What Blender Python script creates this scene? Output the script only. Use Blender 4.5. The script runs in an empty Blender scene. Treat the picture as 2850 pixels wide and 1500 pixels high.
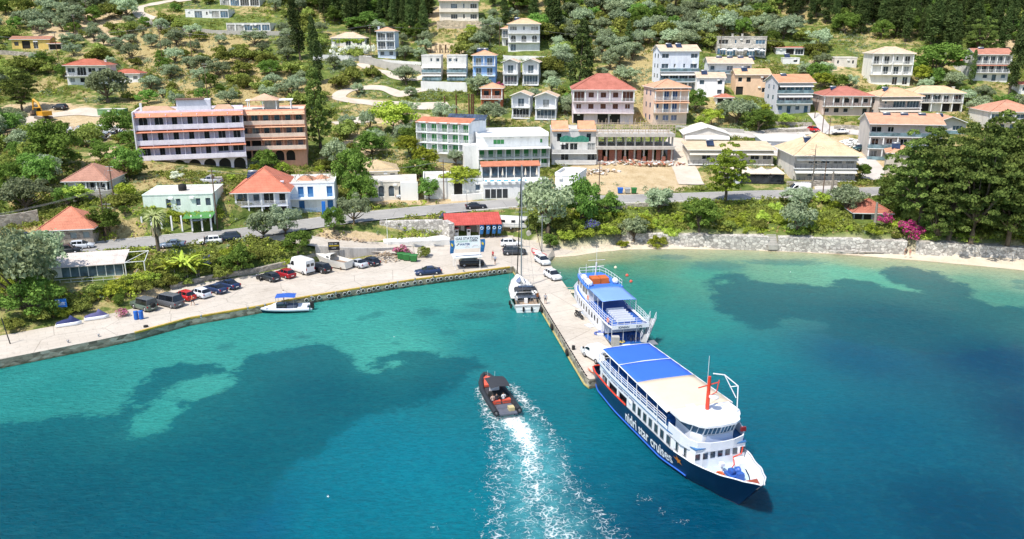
import bpy,bmesh,math,random
import numpy as np
from mathutils import Vector,Matrix,Euler
R = math.radians
rnd = random.Random(7)
rng = np.random.default_rng(7)
scene = bpy.context.scene
COL = scene.collection
# ------------------------------------------------------------------ camera, sky, sun
F = 2217.0; CU = 1425.0; CV = 750.0; H = 40.0; PITCH = R(16.34)
SP,CP = math.sin(PITCH),math.cos(PITCH)
cam_d = bpy.data.cameras.new("camera"); cam = bpy.data.objects.new("camera",cam_d); COL.objects.link(cam)
cam.location = (0,0,H); cam.rotation_euler = (R(90) - PITCH,0,0)
cam_d.sensor_width = 36; cam_d.lens = 36 * F / 2850; cam_d.clip_start = 0.5; cam_d.clip_end = 3000
scene.camera = cam
SUN_EL = R(60); SUN_DIR = Vector((-0.67,-0.74,0)).normalized()     # towards the sun, on the ground
world = bpy.data.worlds.new("World"); scene.world = world; world.use_nodes = True
wn = world.node_tree.nodes; wl = world.node_tree.links
bg = wn["Background"]; sky = wn.new("ShaderNodeTexSky"); sky.sky_type = 'NISHITA'; sky.sun_disc = False
sky.sun_elevation = SUN_EL; sky.sun_rotation = math.atan2(SUN_DIR.x,SUN_DIR.y)
sky.air_density = 1.0; sky.dust_density = 1.2; sky.altitude = 40
wl.new(sky.outputs[0],bg.inputs[0]); bg.inputs[1].default_value = 0.15
sun_d = bpy.data.lights.new("sun",'SUN'); sun = bpy.data.objects.new("sun",sun_d); COL.objects.link(sun)
sun_d.energy = 4.0; sun_d.angle = R(0.5); sun_d.color = (1.0,0.95,0.87)
sv = Vector((SUN_DIR.x * math.cos(SUN_EL),SUN_DIR.y * math.cos(SUN_EL),math.sin(SUN_EL)))
sun.rotation_euler = sv.to_track_quat('Z','Y').to_euler()
vs = scene.view_settings; vs.view_transform = 'Standard'; vs.look = 'None'; vs.gamma = 1; vs.use_curve_mapping = False
vs.exposure = 0.5
scene.cycles.max_bounces = 5; scene.cycles.diffuse_bounces = 3; scene.cycles.glossy_bounces = 2
scene.cycles.transparent_max_bounces = 8; scene.cycles.transmission_bounces = 2
scene.cycles.use_adaptive_sampling = True; scene.cycles.adaptive_threshold = 0.02
# ------------------------------------------------------------------ photo pixel <-> world
def ray(u,v):
 x = (u - CU) / F; y = (CV - v) / F
 return x,CP + y * SP,-SP + y * CP          # direction per metre of depth
def G(u,v,z=0.0):
 dx,dy,dz = ray(u,v); t = (z - H) / dz
 return Vector((dx * t,dy * t,z))
def PROJ(X,Y,Z):                               # numpy ok
 zc = Z - H
 t = Y * CP - zc * SP
 yy = Y * SP + zc * CP
 return CU + F * X / t,CV - F * yy / t,t
def Zt(t,v): return H - t * (SP - (CV - v) / F * CP)
# ------------------------------------------------------------------ materials
MATS = {}
def srgb(c): return tuple(((x / 255) / 12.92 if x / 255 <= .04045 else ((x / 255 + .055) / 1.055) ** 2.4) for x in c)
def nodes_of(name):
 m = bpy.data.materials.new(name); m.use_nodes = True
 nt = m.node_tree; return m,nt,nt.nodes["Principled BSDF"]
def N(nt,kind,**kw):
 n = nt.nodes.new(kind)
 for k,v in kw.items():
  if k in n.inputs: n.inputs[k].default_value = v
  else: setattr(n,k,v)
 return n
def ramp(nt,fac,stops):
 r = nt.nodes.new("ShaderNodeValToRGB"); nt.links.new(fac,r.inputs[0])
 e = r.color_ramp.elements
 while len(e) < len(stops): e.new(0.5)
 for i,(p,c) in enumerate(stops):
  e[i].position = p; e[i].color = (*c,1) if len(c) == 3 else c
 return r.outputs[0]
def mixc(nt,fac,a,b,mode='MIX'):
 n = nt.nodes.new("ShaderNodeMix"); n.data_type = 'RGBA'; n.blend_type = mode
 for s,v in ((n.inputs[0],fac),(n.inputs[6],a),(n.inputs[7],b)):
  if hasattr(v,"links"): nt.links.new(v,s)
  elif isinstance(v,(tuple,list)): s.default_value = (*v,1) if len(v) == 3 else v
  else: s.default_value = v
 return n.outputs[2]
def mathn(nt,op,a,b=None,c=None,clamp=False):
 n = nt.nodes.new("ShaderNodeMath"); n.operation = op; n.use_clamp = clamp
 for i,v in enumerate((a,b,c)):
  if v is None: continue
  if hasattr(v,"links"): nt.links.new(v,n.inputs[i])
  else: n.inputs[i].default_value = v
 return n.outputs[0]
def coords(nt,which="Object",scale=(1,1,1),rot=(0,0,0)):
 t = nt.nodes.new("ShaderNodeTexCoord"); m = nt.nodes.new("ShaderNodeMapping")
 m.inputs["Scale"].default_value = scale; m.inputs["Rotation"].default_value = rot
 nt.links.new(t.outputs[which],m.inputs[0]); return m.outputs[0]
def wcoords(nt,scale=(1,1,1)):
 g = nt.nodes.new("ShaderNodeNewGeometry"); m = nt.nodes.new("ShaderNodeMapping"); m.inputs["Scale"].default_value = scale
 nt.links.new(g.outputs["Position"],m.inputs[0]); return m.outputs[0]
def noise(nt,vec,scale,detail=4,rough=.55,dist=0.0):
 n = N(nt,"ShaderNodeTexNoise",Scale=scale,Detail=detail,Roughness=rough,Distortion=dist); nt.links.new(vec,n.inputs["Vector"])
 return n.outputs["Fac"]
def bump(nt,bs,h,strength=.3,dist=.05):
 b = N(nt,"ShaderNodeBump",Strength=strength,Distance=dist); nt.links.new(h,b.inputs["Height"])
 nt.links.new(b.outputs[0],bs.inputs["Normal"])
def mat(name,col,rough=.7,metal=0.0,var=.12,scale=1.5,spec=.3,bmp=0.0,streak=False):
 """plain painted / plain surface with procedural wear"""
 key = (name,col,rough,metal,var,scale)
 if key in MATS: return MATS[key]
 m,nt,bs = nodes_of(name)
 v = coords(nt,"Object",(1,1,.25) if streak else (1,1,1))
 n1 = noise(nt,v,scale,5,.6)
 n2 = noise(nt,v,scale * 9,3,.6)
 f = mathn(nt,'ADD',mathn(nt,'MULTIPLY',n1,.65),mathn(nt,'MULTIPLY',n2,.35))
 lo = tuple(max(0,c * (1 - var * 1.6)) for c in col); hi = tuple(min(1,c * (1 + var * .8)) for c in col)
 c = ramp(nt,f,[(.3,lo),(.52,col),(.75,hi)])
 nt.links.new(c,bs.inputs["Base Color"])
 bs.inputs["Roughness"].default_value = rough; bs.inputs["Metallic"].default_value = metal
 bs.inputs["Specular IOR Level"].default_value = spec
 if bmp: bump(nt,bs,n2,bmp,.03)
 MATS[key] = m; return m
def paint(name,col,rough=.28):
 return mat(name,col,rough,0.0,.04,.8,.5)
def glass(name="window_glass",col=(.03,.045,.06)):
 key = (name,col,'g')
 if key in MATS: return MATS[key]
 m,nt,bs = nodes_of(name)
 n1 = noise(nt,coords(nt,"Object"),.7,2)
 nt.links.new(ramp(nt,n1,[(.35,tuple(c * .55 for c in col)),(.7,tuple(min(1,c * 1.5) for c in col))]),bs.inputs["Base Color"])
 bs.inputs["Roughness"].default_value = .08; bs.inputs["Specular IOR Level"].default_value = .7
 MATS[key] = m; return m
def tiles(name,col,pitch=.26):
 key = (name,col,'t')
 if key in MATS: return MATS[key]
 m,nt,bs = nodes_of(name)
 v = coords(nt,"Object")
 w = N(nt,"ShaderNodeTexWave",Scale=.5 / pitch / 1.6,Distortion=.3); w.bands_direction = 'X'; nt.links.new(v,w.inputs["Vector"])
 w2 = N(nt,"ShaderNodeTexWave",Scale=.55,Distortion=.6); w2.bands_direction = 'Y'; w2.wave_profile = 'SAW'; nt.links.new(v,w2.inputs["Vector"])
 n1 = noise(nt,v,.55,5,.65); n2 = noise(nt,v,6,2)
 f = mathn(nt,'ADD',mathn(nt,'MULTIPLY',n1,.6),mathn(nt,'MULTIPLY',n2,.4))
 c = ramp(nt,f,[(.3,tuple(x * .62 for x in col)),(.5,col),(.72,tuple(min(1,x * 1.22 + .03) for x in col))])
 c = mixc(nt,mathn(nt,'MULTIPLY',w2.outputs["Fac"],.28),c,tuple(x * .45 for x in col))
 nt.links.new(c,bs.inputs["Base Color"]); bs.inputs["Roughness"].default_value = .85
 bs.inputs["Specular IOR Level"].default_value = .2
 bump(nt,bs,w.outputs["Fac"],.55,.05)
 MATS[key] = m; return m
def stone(name,col,scale=1.8,mortar=(.62,.58,.5),contrast=.5,world_space=True):
 key = (name,col,'s',scale)
 if key in MATS: return MATS[key]
 m,nt,bs = nodes_of(name)
 v = wcoords(nt,(1,1,1.35)) if world_space else coords(nt)
 vo = N(nt,"ShaderNodeTexVoronoi",Scale=scale); nt.links.new(v,vo.inputs["Vector"])
 ve = N(nt,"ShaderNodeTexVoronoi",Scale=scale); ve.feature = 'DISTANCE_TO_EDGE'; nt.links.new(v,ve.inputs["Vector"])
 sep = nt.nodes.new("ShaderNodeSeparateColor"); nt.links.new(vo.outputs["Color"],sep.inputs[0])
 n1 = noise(nt,v,4,4)
 f = mathn(nt,'ADD',mathn(nt,'MULTIPLY',sep.outputs[0],.6),mathn(nt,'MULTIPLY',n1,.4))
 c = ramp(nt,f,[(.2,tuple(x * (1 - contrast) for x in col)),(.5,col),(.8,tuple(min(1,x * 1.25) for x in col))])
 edge = ramp(nt,ve.outputs["Distance"],[(.02,(0,0,0)),(.09,(1,1,1))])
 c = mixc(nt,edge,mortar,c)
 big = noise(nt,v,.35,3)
 c = mixc(nt,mathn(nt,'MULTIPLY',ramp(nt,big,[(.5,(0,0,0)),(.7,(1,1,1))]),.45),c,tuple(x * .55 for x in col))
 nt.links.new(c,bs.inputs["Base Color"]); bs.inputs["Roughness"].default_value = .9
 bump(nt,bs,edge,.6,.08)
 MATS[key] = m; return m
# ------------------------------------------------------------------ objects
def link(o): COL.objects.link(o); return o
def tag(o,label,cat,group=None,kind=None):
 if label: o["label"] = label
 if cat: o["category"] = cat
 if group: o["group"] = group
 if kind: o["kind"] = kind
 return o
def thing(name,label,cat,loc=(0,0,0),rz=0.0,group=None):
 o = bpy.data.objects.new(name,None); link(o); o.location = loc; o.rotation_euler = (0,0,rz)
 o.empty_display_size = .3
 return tag(o,label,cat,group)
def copy_tree(o,parent=None):
 c = o.copy(); COL.objects.link(c)
 if parent is not None: c.parent = parent
 for ch in list(o.children): copy_tree(ch,c)
 return c
ONES = 'first second third fourth fifth sixth seventh eighth ninth tenth eleventh twelfth thirteenth fourteenth fifteenth sixteenth seventeenth eighteenth nineteenth'.split()
def nth(i):
 if i < 19: return ONES[i]
 t,o = divmod(i + 1,10); T_ = ['','','twent','thirt','fort','fift','sixt','sevent','eight','ninet'][t]
 return T_ + 'ieth' if o == 0 else T_ + 'y-' + ONES[o - 1]
class MB:
 def __init__(s): s.v = []; s.f = []; s.m = []; s.sm = []
 def add(s,vs,fs,mi=0,smooth=False):
  b = len(s.v); s.v.extend([tuple(p) for p in vs])
  for f in fs: s.f.append(tuple(i + b for i in f)); s.m.append(mi); s.sm.append(smooth)
  return s
 def box(s,x0,x1,y0,y1,z0,z1,mi=0):
  return s.add([(x0,y0,z0),(x1,y0,z0),(x1,y1,z0),(x0,y1,z0),(x0,y0,z1),(x1,y0,z1),(x1,y1,z1),(x0,y1,z1)],
      [(0,3,2,1),(4,5,6,7),(0,1,5,4),(1,2,6,5),(2,3,7,6),(3,0,4,7)],mi)
 def obox(s,c,sx,sy,sz,rz=0.0,mi=0,M=None):
  M = M or (Matrix.Translation(c) @ Matrix.Rotation(rz,4,'Z'))
  vs = [M @ Vector((a * sx / 2,b * sy / 2,d * sz / 2)) for d in (-1,1) for a,b in ((-1,-1),(1,-1),(1,1),(-1,1))]
  return s.add(vs,[(0,3,2,1),(4,5,6,7),(0,1,5,4),(1,2,6,5),(2,3,7,6),(3,0,4,7)],mi)
 def tube(s,pts,r,n=6,mi=0,r1=None,caps=True,smooth=True):
  pts = [Vector(p) for p in pts]; k = len(pts); rings = []
  up = Vector((0,0,1))
  for i,p in enumerate(pts):
   d = (pts[min(i + 1,k - 1)] - pts[max(i - 1,0)]).normalized()
   a = d.cross(up)
   if a.length < .05: a = d.cross(Vector((1,0,0)))
   a.normalize(); b = d.cross(a)
   rr = r if r1 is None else r + (r1 - r) * i / (k - 1)
   rings.append([p + a * (math.cos(2 * math.pi * j / n) * rr) + b * (math.sin(2 * math.pi * j / n) * rr) for j in range(n)])
  vs = [q for ring in rings for q in ring]; fs = []
  for i in range(k - 1):
   for j in range(n):
    fs.append((i * n + j,i * n + (j + 1) % n,(i + 1) * n + (j + 1) % n,(i + 1) * n + j))
  s.add(vs,fs,mi,smooth)
  if caps: s.add(rings[0],[tuple(range(n))],mi); s.add(rings[-1],[tuple(range(n))[::-1]],mi)
  return s
 def lathe(s,c,prof,n=12,mi=0,axis='Z',smooth=True,sx=1,sy=1):
  vs = []; fs = []
  for (r,z) in prof:
   for j in range(n):
    a = 2 * math.pi * j / n; p = (r * math.cos(a) * sx,r * math.sin(a) * sy,z)
    if axis == 'X': p = (p[2],p[0],p[1])
    if axis == 'Y': p = (p[0],p[2],p[1])
    vs.append((c[0] + p[0],c[1] + p[1],c[2] + p[2]))
  for i in range(len(prof) - 1):
   for j in range(n):
    fs.append((i * n + j,i * n + (j + 1) % n,(i + 1) * n + (j + 1) % n,(i + 1) * n + j))
  s.add(vs,fs,mi,smooth)
  k = len(prof)
  s.add(vs[:n],[tuple(range(n))],mi); s.add(vs[(k - 1) * n:],[tuple(range(n))],mi)
  return s
 def torus(s,c,R0,r,n=18,k=8,axis='Z',mi=0,M=None):
  vs = []; fs = []
  for i in range(n):
   a = 2 * math.pi * i / n
   for j in range(k):
    b = 2 * math.pi * j / k
    p = ((R0 + r * math.cos(b)) * math.cos(a),(R0 + r * math.cos(b)) * math.sin(a),r * math.sin(b))
    if axis == 'Y': p = (p[0],p[2],p[1])
    if axis == 'X': p = (p[2],p[0],p[1])
    p = Vector(p)
    if M is not None: p = M @ p
    vs.append((c[0] + p[0],c[1] + p[1],c[2] + p[2]))
  for i in range(n):
   for j in range(k):
    fs.append((i * k + j,((i + 1) % n) * k + j,((i + 1) % n) * k + (j + 1) % k,i * k + (j + 1) % k))
  return s.add(vs,fs,mi,True)
 def prism(s,poly,z0,z1,mi=0,mtop=None):
  n = len(poly); vs = [(p[0],p[1],z0) for p in poly] + [(p[0],p[1],z1) for p in poly]
  s.add(vs,[(i,(i + 1) % n,(i + 1) % n + n,i + n) for i in range(n)],mi)
  s.add(vs[n:],[tuple(range(n))],mi if mtop is None else mtop)
  s.add(vs[:n],[tuple(range(n))[::-1]],mi); return s
 def loft(s,secs,mi=0,closed=False,caps=True,smooth=True,mfun=None):
  k = len(secs[0]); vs = [p for sec in secs for p in sec]; b = len(s.v); s.v.extend([tuple(p) for p in vs])
  for i in range(len(secs) - 1):
   for j in range(k if closed else k - 1):
    j2 = (j + 1) % k
    s.f.append((b + i * k + j,b + i * k + j2,b + (i + 1) * k + j2,b + (i + 1) * k + j))
    s.m.append(mfun(i,j) if mfun else mi); s.sm.append(smooth)
  if caps and closed:
   s.f.append(tuple(b + j for j in range(k))); s.m.append(mi); s.sm.append(False)
   s.f.append(tuple(b + (len(secs) - 1) * k + j for j in range(k))[::-1]); s.m.append(mi); s.sm.append(False)
  return s
 def ball(s,c,r,n=10,k=6,mi=0,sx=1,sy=1,sz=1):
  prof = [(max(.001,math.sin(math.pi * i / k)) * r,-math.cos(math.pi * i / k) * r * sz) for i in range(k + 1)]
  return s.lathe(c,prof,n,mi,'Z',True,sx,sy)
 def build(s,name,mats,parent=None,fix=True):
  me = bpy.data.meshes.new(name); me.from_pydata(s.v,[],s.f)
  if not isinstance(mats,(list,tuple)): mats = [mats]
  for m in mats: me.materials.append(m)
  me.polygons.foreach_set("material_index",s.m); me.polygons.foreach_set("use_smooth",s.sm)
  if fix:
   bm = bmesh.new(); bm.from_mesh(me); bmesh.ops.recalc_face_normals(bm,faces=bm.faces); bm.to_mesh(me); bm.free()
  me.update(); o = bpy.data.objects.new(name,me); link(o)
  if parent is not None: o.parent = parent
  return o
def text_mesh(body,size,name,m,parent,fn,depth=.01,bold=0.0,align='LEFT',squeeze=1.0):
 """writing as real mesh; fn maps flat (x, y) -> local 3-D point"""
 c = bpy.data.curves.new(name,'FONT'); c.body = body; c.size = size; c.align_x = align; c.offset = bold; c.resolution_u = 3
 o = bpy.data.objects.new(name,c); link(o)
 dg = bpy.context.evaluated_depsgraph_get(); me = bpy.data.meshes.new_from_object(o.evaluated_get(dg))
 bpy.data.objects.remove(o); bpy.data.curves.remove(c)
 bm = bmesh.new(); bm.from_mesh(me)
 bmesh.ops.triangulate(bm,faces=bm.faces)
 for v in bm.verts: v.co = fn(v.co.x * squeeze,v.co.y)
 bm.to_mesh(me); bm.free(); me.name = name
 me.materials.clear(); me.materials.append(m)
 ob = bpy.data.objects.new(name,me); link(ob)
 if parent is not None: ob.parent = parent
 return ob
WHITE = (.80,.80,.78)
M_white = mat("white_paint",WHITE,.6,0,.05,.6)
M_white_wall = mat("white_render",(.78,.77,.74),.85,0,.08,.35,streak=True)
M_dark_metal = mat("dark_metal",(.05,.05,.05),.45,.3)
M_grey_metal = mat("grey_metal",(.35,.36,.37),.4,.6)
M_wood = mat("weathered_wood",(.16,.10,.065),.85,0,.3,3)
M_black = mat("black_rubber",(.02,.02,.02),.8)
M_glass = glass()
M_blueglass = glass("blue_window_glass",(.06,.13,.20))
M_concrete = mat("concrete",(.42,.40,.36),.9,0,.2,.6,bmp=.15)
# ------------------------------------------------------------------ outlines read as world polygons
def poly_px(pts,z=0.0): return [G(u,v,z) for u,v in pts]
QZ = 1.2
quay_front = [(-420,1100),(0,1000),(275,946),(375,925),(527,884),(717,852),(827,829),(1004,800),(1152,777),(1270,762),(1429,741)]
pier_left = [(1441,757),(1497,830),(1628,1046),(1641,1056)]
pier_right = [(1752,1036),(1740,1010),(1695,955),(1597,827),(1521,720)]
deck_back = [(1506,694),(1470,668),(1425,655),(1385,656),(1330,662),(1280,667),(1140,690),(1060,697),(1049,716),(975,724),(898,726),(813,741),(717,763),
    (588,782),(476,806),(430,832),(364,860),(240,888),(140,909),(62,923),(0,934),(-300,980)]
W_qf = poly_px(quay_front,QZ); W_pl = poly_px(pier_left,QZ); W_pr = poly_px(pier_right,QZ); W_db = poly_px(deck_back,QZ)
deck_poly = W_qf + [W_pr[-1]] + W_db
pier_poly = [W_qf[-1]] + W_pl + W_pr
def inpoly(X,Y,poly):
 ins = np.zeros(X.shape,bool); n = len(poly)
 for i in range(n):
  x1,y1 = poly[i][0],poly[i][1]; x2,y2 = poly[(i + 1) % n][0],poly[(i + 1) % n][1]
  if y1 == y2: continue
  c = ((y1 > Y) != (y2 > Y)) & (X < (x2 - x1) * (Y - y1) / (y2 - y1) + x1)
  ins ^= c
 return ins
def dist_line(X,Y,pts,vals=None):
 """distance to a polyline, and a value interpolated along it"""
 D = np.full(X.shape,1e9); V = np.zeros(X.shape)
 for i in range(len(pts) - 1):
  ax,ay = pts[i][0],pts[i][1]; bx,by = pts[i + 1][0],pts[i + 1][1]
  L = (bx - ax) ** 2 + (by - ay) ** 2 + 1e-9
  t = np.clip(((X - ax) * (bx - ax) + (Y - ay) * (by - ay)) / L,0,1)
  d = np.hypot(X - ax - t * (bx - ax),Y - ay - t * (by - ay)); m = d < D
  D = np.where(m,d,D)
  if vals is not None: V = np.where(m,vals[i] + t * (vals[i + 1] - vals[i]),V)
 return (D,V) if vals is not None else D
# waterline of the beach, wall foot, road centre line
waterline_px = [(1535,716),(1600,712),(1660,702),(1740,694),(1900,692),(2100,696),(2300,705),(2450,716),(2600,728),(2750,742),(2850,752),(3100,785),(3500,860)]
wallfoot_px = [(1730,664),(1800,668),(1900,676),(2030,682),(2160,686),(2300,692),(2450,698),(2600,704),(2850,716),(3150,736)]
W_water = poly_px(waterline_px,0.0); W_wall = poly_px(wallfoot_px,.9); W_wall2 = [p + Vector((-.1,1.5,0)) for p in W_wall]
road_px = [(-520,800,4.2),(-200,762,4.4),(0,735,4.5),(250,694,4.5),(400,678,4.5),(580,660,4.5),(700,646,4.5),(845,625,4.5),(960,609,4.7),(1120,592,4.9),
   (1280,577,5.1),(1440,564,5.4),(1600,558,5.7),(1760,553,6),(1950,547,6.2),(2130,541,6.3),(2290,538,6.4),(2500,530,6.6),(2850,522,7),(3300,515,7.2)]
W_road = [G(u,v,z) for u,v,z in road_px]
ramp_px = [(742,652,4.4),(800,660,4.1),(850,668,3.7),(940,680,2.9),(1050,688,2.0),(1150,693,1.35)]
W_ramp = [G(u,v,z) for u,v,z in ramp_px]
sea_poly = [Vector((-400,-300,0))] + [Vector((-400,W_qf[0].y - 120,0))] + W_qf + [W_pr[-1]] + W_water + [Vector((500,W_water[-1].y - 60,0)),Vector((500,-300,0))]
beach_poly = [W_db[0]] + [W_pr[-1]] + W_water + [W_wall2[-1]] + W_wall2[::-1] + [G(1690,674,.9),G(1630,684,.8),G(1580,690,.8),G(1530,686,1.0),G(1500,668,1.2),W_db[1]]
# ------------------------------------------------------------------ terrain heights
ctl = []
def tc(u,v,t): p = ray(u,v); ctl.append((p[0] * t,p[1] * t,H + p[2] * t))
def zc(u,v,z): p = G(u,v,z); ctl.append(tuple(p))
for u in (1000,1425,1900,2400,2900,3400):
 for v,t in ((500,192),(450,203),(400,216),(350,229),(300,243),(230,263),(150,287),(60,318),(0,340)): tc(u,v,t)
for u in (-600,-150,250,620):
 for v,t in ((560,153),(500,165),(400,193),(330,224),(240,254),(150,285),(60,318),(0,340)): tc(u,v,t)
for v,t in ((600,151),): tc(-400,v,t); tc(0,v,t); tc(250,v,t)
for v,t in ((500,182),(440,196)): tc(620,v,t); tc(820,v + 20,t)
tc(1300,555,176); tc(1100,560,172); tc(900,580,168); tc(700,560,166)
for u in (-600,300,1425,2400,3400):
 for t,z in ((400,82),(520,130),(700,190)): x = (u - CU) / F * t; ctl.append((x,t * 1.04,z))
for u,v,z in ((0,860,2.6),(0,800,3.6),(150,880,2),(150,820,3.2),(-200,900,2.4),(400,800,2.6),(400,745,4.2),(600,740,2.6),(600,700,4.2),(750,705,2.6),(500,760,3),(700,680,4.2),(1450,640,2.6),(1500,600,4.4),
    (1600,650,2.4),(1700,640,2.8),(1900,645,3.0),(2200,655,3.0),(2500,668,3.1),(2850,680,3.1),(3100,690,3),(1700,600,4),(2000,600,4.4),(2300,605,4.5),(2600,605,4.6),(2850,605,5),
    (1100,640,2.4),(1250,640,2.2),(1000,640,4.2),(1380,640,2),(900,645,4.3),(1420,600,4.2)): zc(u,v,z)
ctl = np.array(ctl)
def tps(P,V,lam=2.0):
 n = len(P); d = np.hypot(P[:,None,0] - P[None,:,0],P[:,None,1] - P[None,:,1])
 K = np.where(d > 0,d * d * np.log(d + 1e-9),0) / 1e4 + np.eye(n) * lam * 1e-2
 Q = np.c_[np.ones(n),P / 100]; A = np.block([[K,Q],[Q.T,np.zeros((3,3))]])
 w = np.linalg.solve(A,np.r_[V,np.zeros(3)]); return w[:n],w[n:]
tw,ta = tps(ctl[:,:2],ctl[:,2])
def rbf(X,Y):
 out = ta[0] + ta[1] * X / 100 + ta[2] * Y / 100
 for i in range(len(ctl)):
  d2 = (X - ctl[i,0]) ** 2 + (Y - ctl[i,1]) ** 2
  out = out + tw[i] * .5 * d2 * np.log(d2 + 1e-9) / 1e4
 return out
def vnoise(X,Y,s,seed=0):
 r = np.random.default_rng(seed); T = r.random((256,256))
 x = X / s; y = Y / s; xi = np.floor(x).astype(int); yi = np.floor(y).astype(int); fx = x - xi; fy = y - yi
 fx = fx * fx * (3 - 2 * fx); fy = fy * fy * (3 - 2 * fy)
 g = lambda a,b: T[a % 256,b % 256]
 return (g(xi,yi) * (1 - fx) + g(xi + 1,yi) * fx) * (1 - fy) + (g(xi,yi + 1) * (1 - fx) + g(xi + 1,yi + 1) * fx) * fy
GX0,GX1,GY0,GY1,GS = -270.0,300.0,88.0,520.0,1.5
gx = np.arange(GX0,GX1 + .1,GS); gy = np.arange(GY0,GY1 + .1,GS)
TX,TY = np.meshgrid(gx,gy)
TZ = rbf(TX,TY)
TZ += (vnoise(TX,TY,14,1) - .5) * 1.3 + (vnoise(TX,TY,5,2) - .5) * .5
# low dry-stone terrace steps on the slopes
ter = np.clip((TY - 185) / 30,0,1); st = 2.6
frac = (TZ / st) - np.floor(TZ / st); TZ = TZ + ter * .32 * st * (np.clip((frac - .5) * 2.4 + .5,0,1) - frac)
D,V = dist_line(TX,TY,W_road,[p.z for p in W_road])
k = np.clip((D - 5.2) / 5.0,0,1); k = k * k * (3 - 2 * k); TZ = np.where(D < 10.2,V * (1 - k) + TZ * k,TZ) - np.where(D < 5.2,.12,0)
D,V = dist_line(TX,TY,W_ramp,[p.z for p in W_ramp])
k = np.clip((D - 3.6) / 2.5,0,1); TZ = np.where(D < 6,V * (1 - k) + TZ * k,TZ) - np.where(D < 3.6,.12,0)
ind = inpoly(TX,TY,deck_poly); Ddk = dist_line(TX,TY,W_db)
TZ = np.where(ind,np.minimum(TZ,1.0),TZ)
TZ = np.where((~ind) & (Ddk < 4) & (TY > 90),np.minimum(TZ,1.05 + Ddk * .75),TZ)
inb = inpoly(TX,TY,beach_poly); Dw = dist_line(TX,TY,W_water)
TZ = np.where(inb,np.minimum(.02 + .11 * Dw,.95),TZ)
Dwall = dist_line(TX,TY,W_wall)
ins = inpoly(TX,TY,sea_poly)
TZ = np.where(ins,np.where(Dw < 30,np.maximum(-.12 * Dw,-3),-3.0),TZ)
TZ = np.where(ins & (dist_line(TX,TY,W_qf) < 500) & (Dw >= 30),-3.0,TZ)
def Z(x,y):
 i = min(max((x - GX0) / GS,0),len(gx) - 1.001); j = min(max((y - GY0) / GS,0),len(gy) - 1.001)
 a,b = int(i),int(j); fx,fy = i - a,j - b
 return (TZ[b,a] * (1 - fx) + TZ[b,a + 1] * fx) * (1 - fy) + (TZ[b + 1,a] * (1 - fx) + TZ[b + 1,a + 1] * fx) * fy
def T(u,v,zmin=0.0):
 """where the sight line through a pixel of the photograph meets the ground"""
 dx,dy,dz = ray(u,v); t = 95.0
 while t < 620:
  x,y,z = dx * t,dy * t,H + dz * t
  if y > GY0 and z <= max(Z(x,y),zmin):
   lo,hi = t - 1.0,t
   for _ in range(12):
    m = (lo + hi) / 2
    if H + dz * m <= max(Z(dx * m,dy * m),zmin): hi = m
    else: lo = m
   return Vector((dx * hi,dy * hi,H + dz * hi))
  t += 1.0
 return Vector((dx * 400,dy * 400,Z(dx * 400,dy * 400)))
def depth(p): return p.y * CP - (p.z - H) * SP
# ------------------------------------------------------------------ terrain cover (where the soil is bare, pale or green)
PU,PV,_ = PROJ(TX,TY,TZ)
bare = np.zeros(TX.shape); pale = np.zeros(TX.shape); lush = np.zeros(TX.shape)
def ell(a,u,v,ru,rv,k=1.0):
 d = np.sqrt(((PU - u) / ru) ** 2 + ((PV - v) / rv) ** 2); np.maximum(a,np.clip(1.6 - d * 1.3,0,1) * k,out=a)
for q in ((230,60,110,45),(150,85,70,30),(300,95,80,35),(330,40,40,20),(120,310,150,30),(40,350,90,30),(230,340,130,28),(260,360,90,40),(300,430,60,30),(60,455,60,14),
   (1760,500,190,55,1),(1900,440,60,60),(1640,470,60,30),(1720,515,220,22),(1200,360,130,32),(1120,330,90,22),(1010,400,60,40),(1240,140,60,25),(2300,180,60,22),(2440,420,60,70),(2470,460,60,50),
   (2340,395,40,20),(950,655,80,18),(1030,660,60,14),(1430,630,40,18),(420,700,60,10),(420,820,50,25),(1250,40,100,40,.6),(2800,90,60,60),(1180,560,160,12),(1240,545,60,20),(2560,620,60,16,.6)):
 ell(bare,*q)
for q in ((550,130,110,60,.8),(760,250,90,70,.8),(480,265,120,30,.7),(650,180,80,25,.7),(1720,215,90,30,.8),(1760,250,60,25,.8),(1780,300,60,40,.8),(2000,310,60,40,.6),(930,250,60,30,.6),(1750,130,80,20,.5),(2540,225,50,12,.7),(330,645,70,22,.7),(460,150,120,70,.6),(700,280,110,30,.7),(400,230,60,40,.5),(90,640,60,30,.6)):
 ell(pale,*q)
for q in ((330,560,130,16),(600,60,140,18,.9),(500,62,60,14,.8),(1900,620,420,45,.9),(2400,640,260,40,.9),(560,740,130,45,.9),(720,710,80,30,.9),(2180,360,90,10)):
 ell(lush,*q)
lanes = []
def lane(pts,w): lanes.append((pts,w))
D = np.where(inb,1,0)
me = bpy.data.meshes.new("hillside")
ny,nx = TX.shape; vs_ = np.stack([TX,TY,TZ],-1).reshape(-1,3)
idx = np.arange(nx * ny).reshape(ny,nx); q = np.stack([idx[:-1,:-1],idx[:-1,1:],idx[1:,1:],idx[1:,:-1]],-1).reshape(-1,4)
def mesh_np(name,V_,Q_,smooth=True):
 me = bpy.data.meshes.new(name); me.vertices.add(len(V_)); me.vertices.foreach_set("co",np.ascontiguousarray(V_,np.float32).ravel())
 k = Q_.shape[1]; me.loops.add(Q_.size); me.loops.foreach_set("vertex_index",np.ascontiguousarray(Q_,np.int32).ravel())
 me.polygons.add(len(Q_)); me.polygons.foreach_set("loop_start",np.arange(0,Q_.size,k,dtype=np.int32))
 me.polygons.foreach_set("use_smooth",np.full(len(Q_),smooth)); me.update(calc_edges=True); return me
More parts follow.
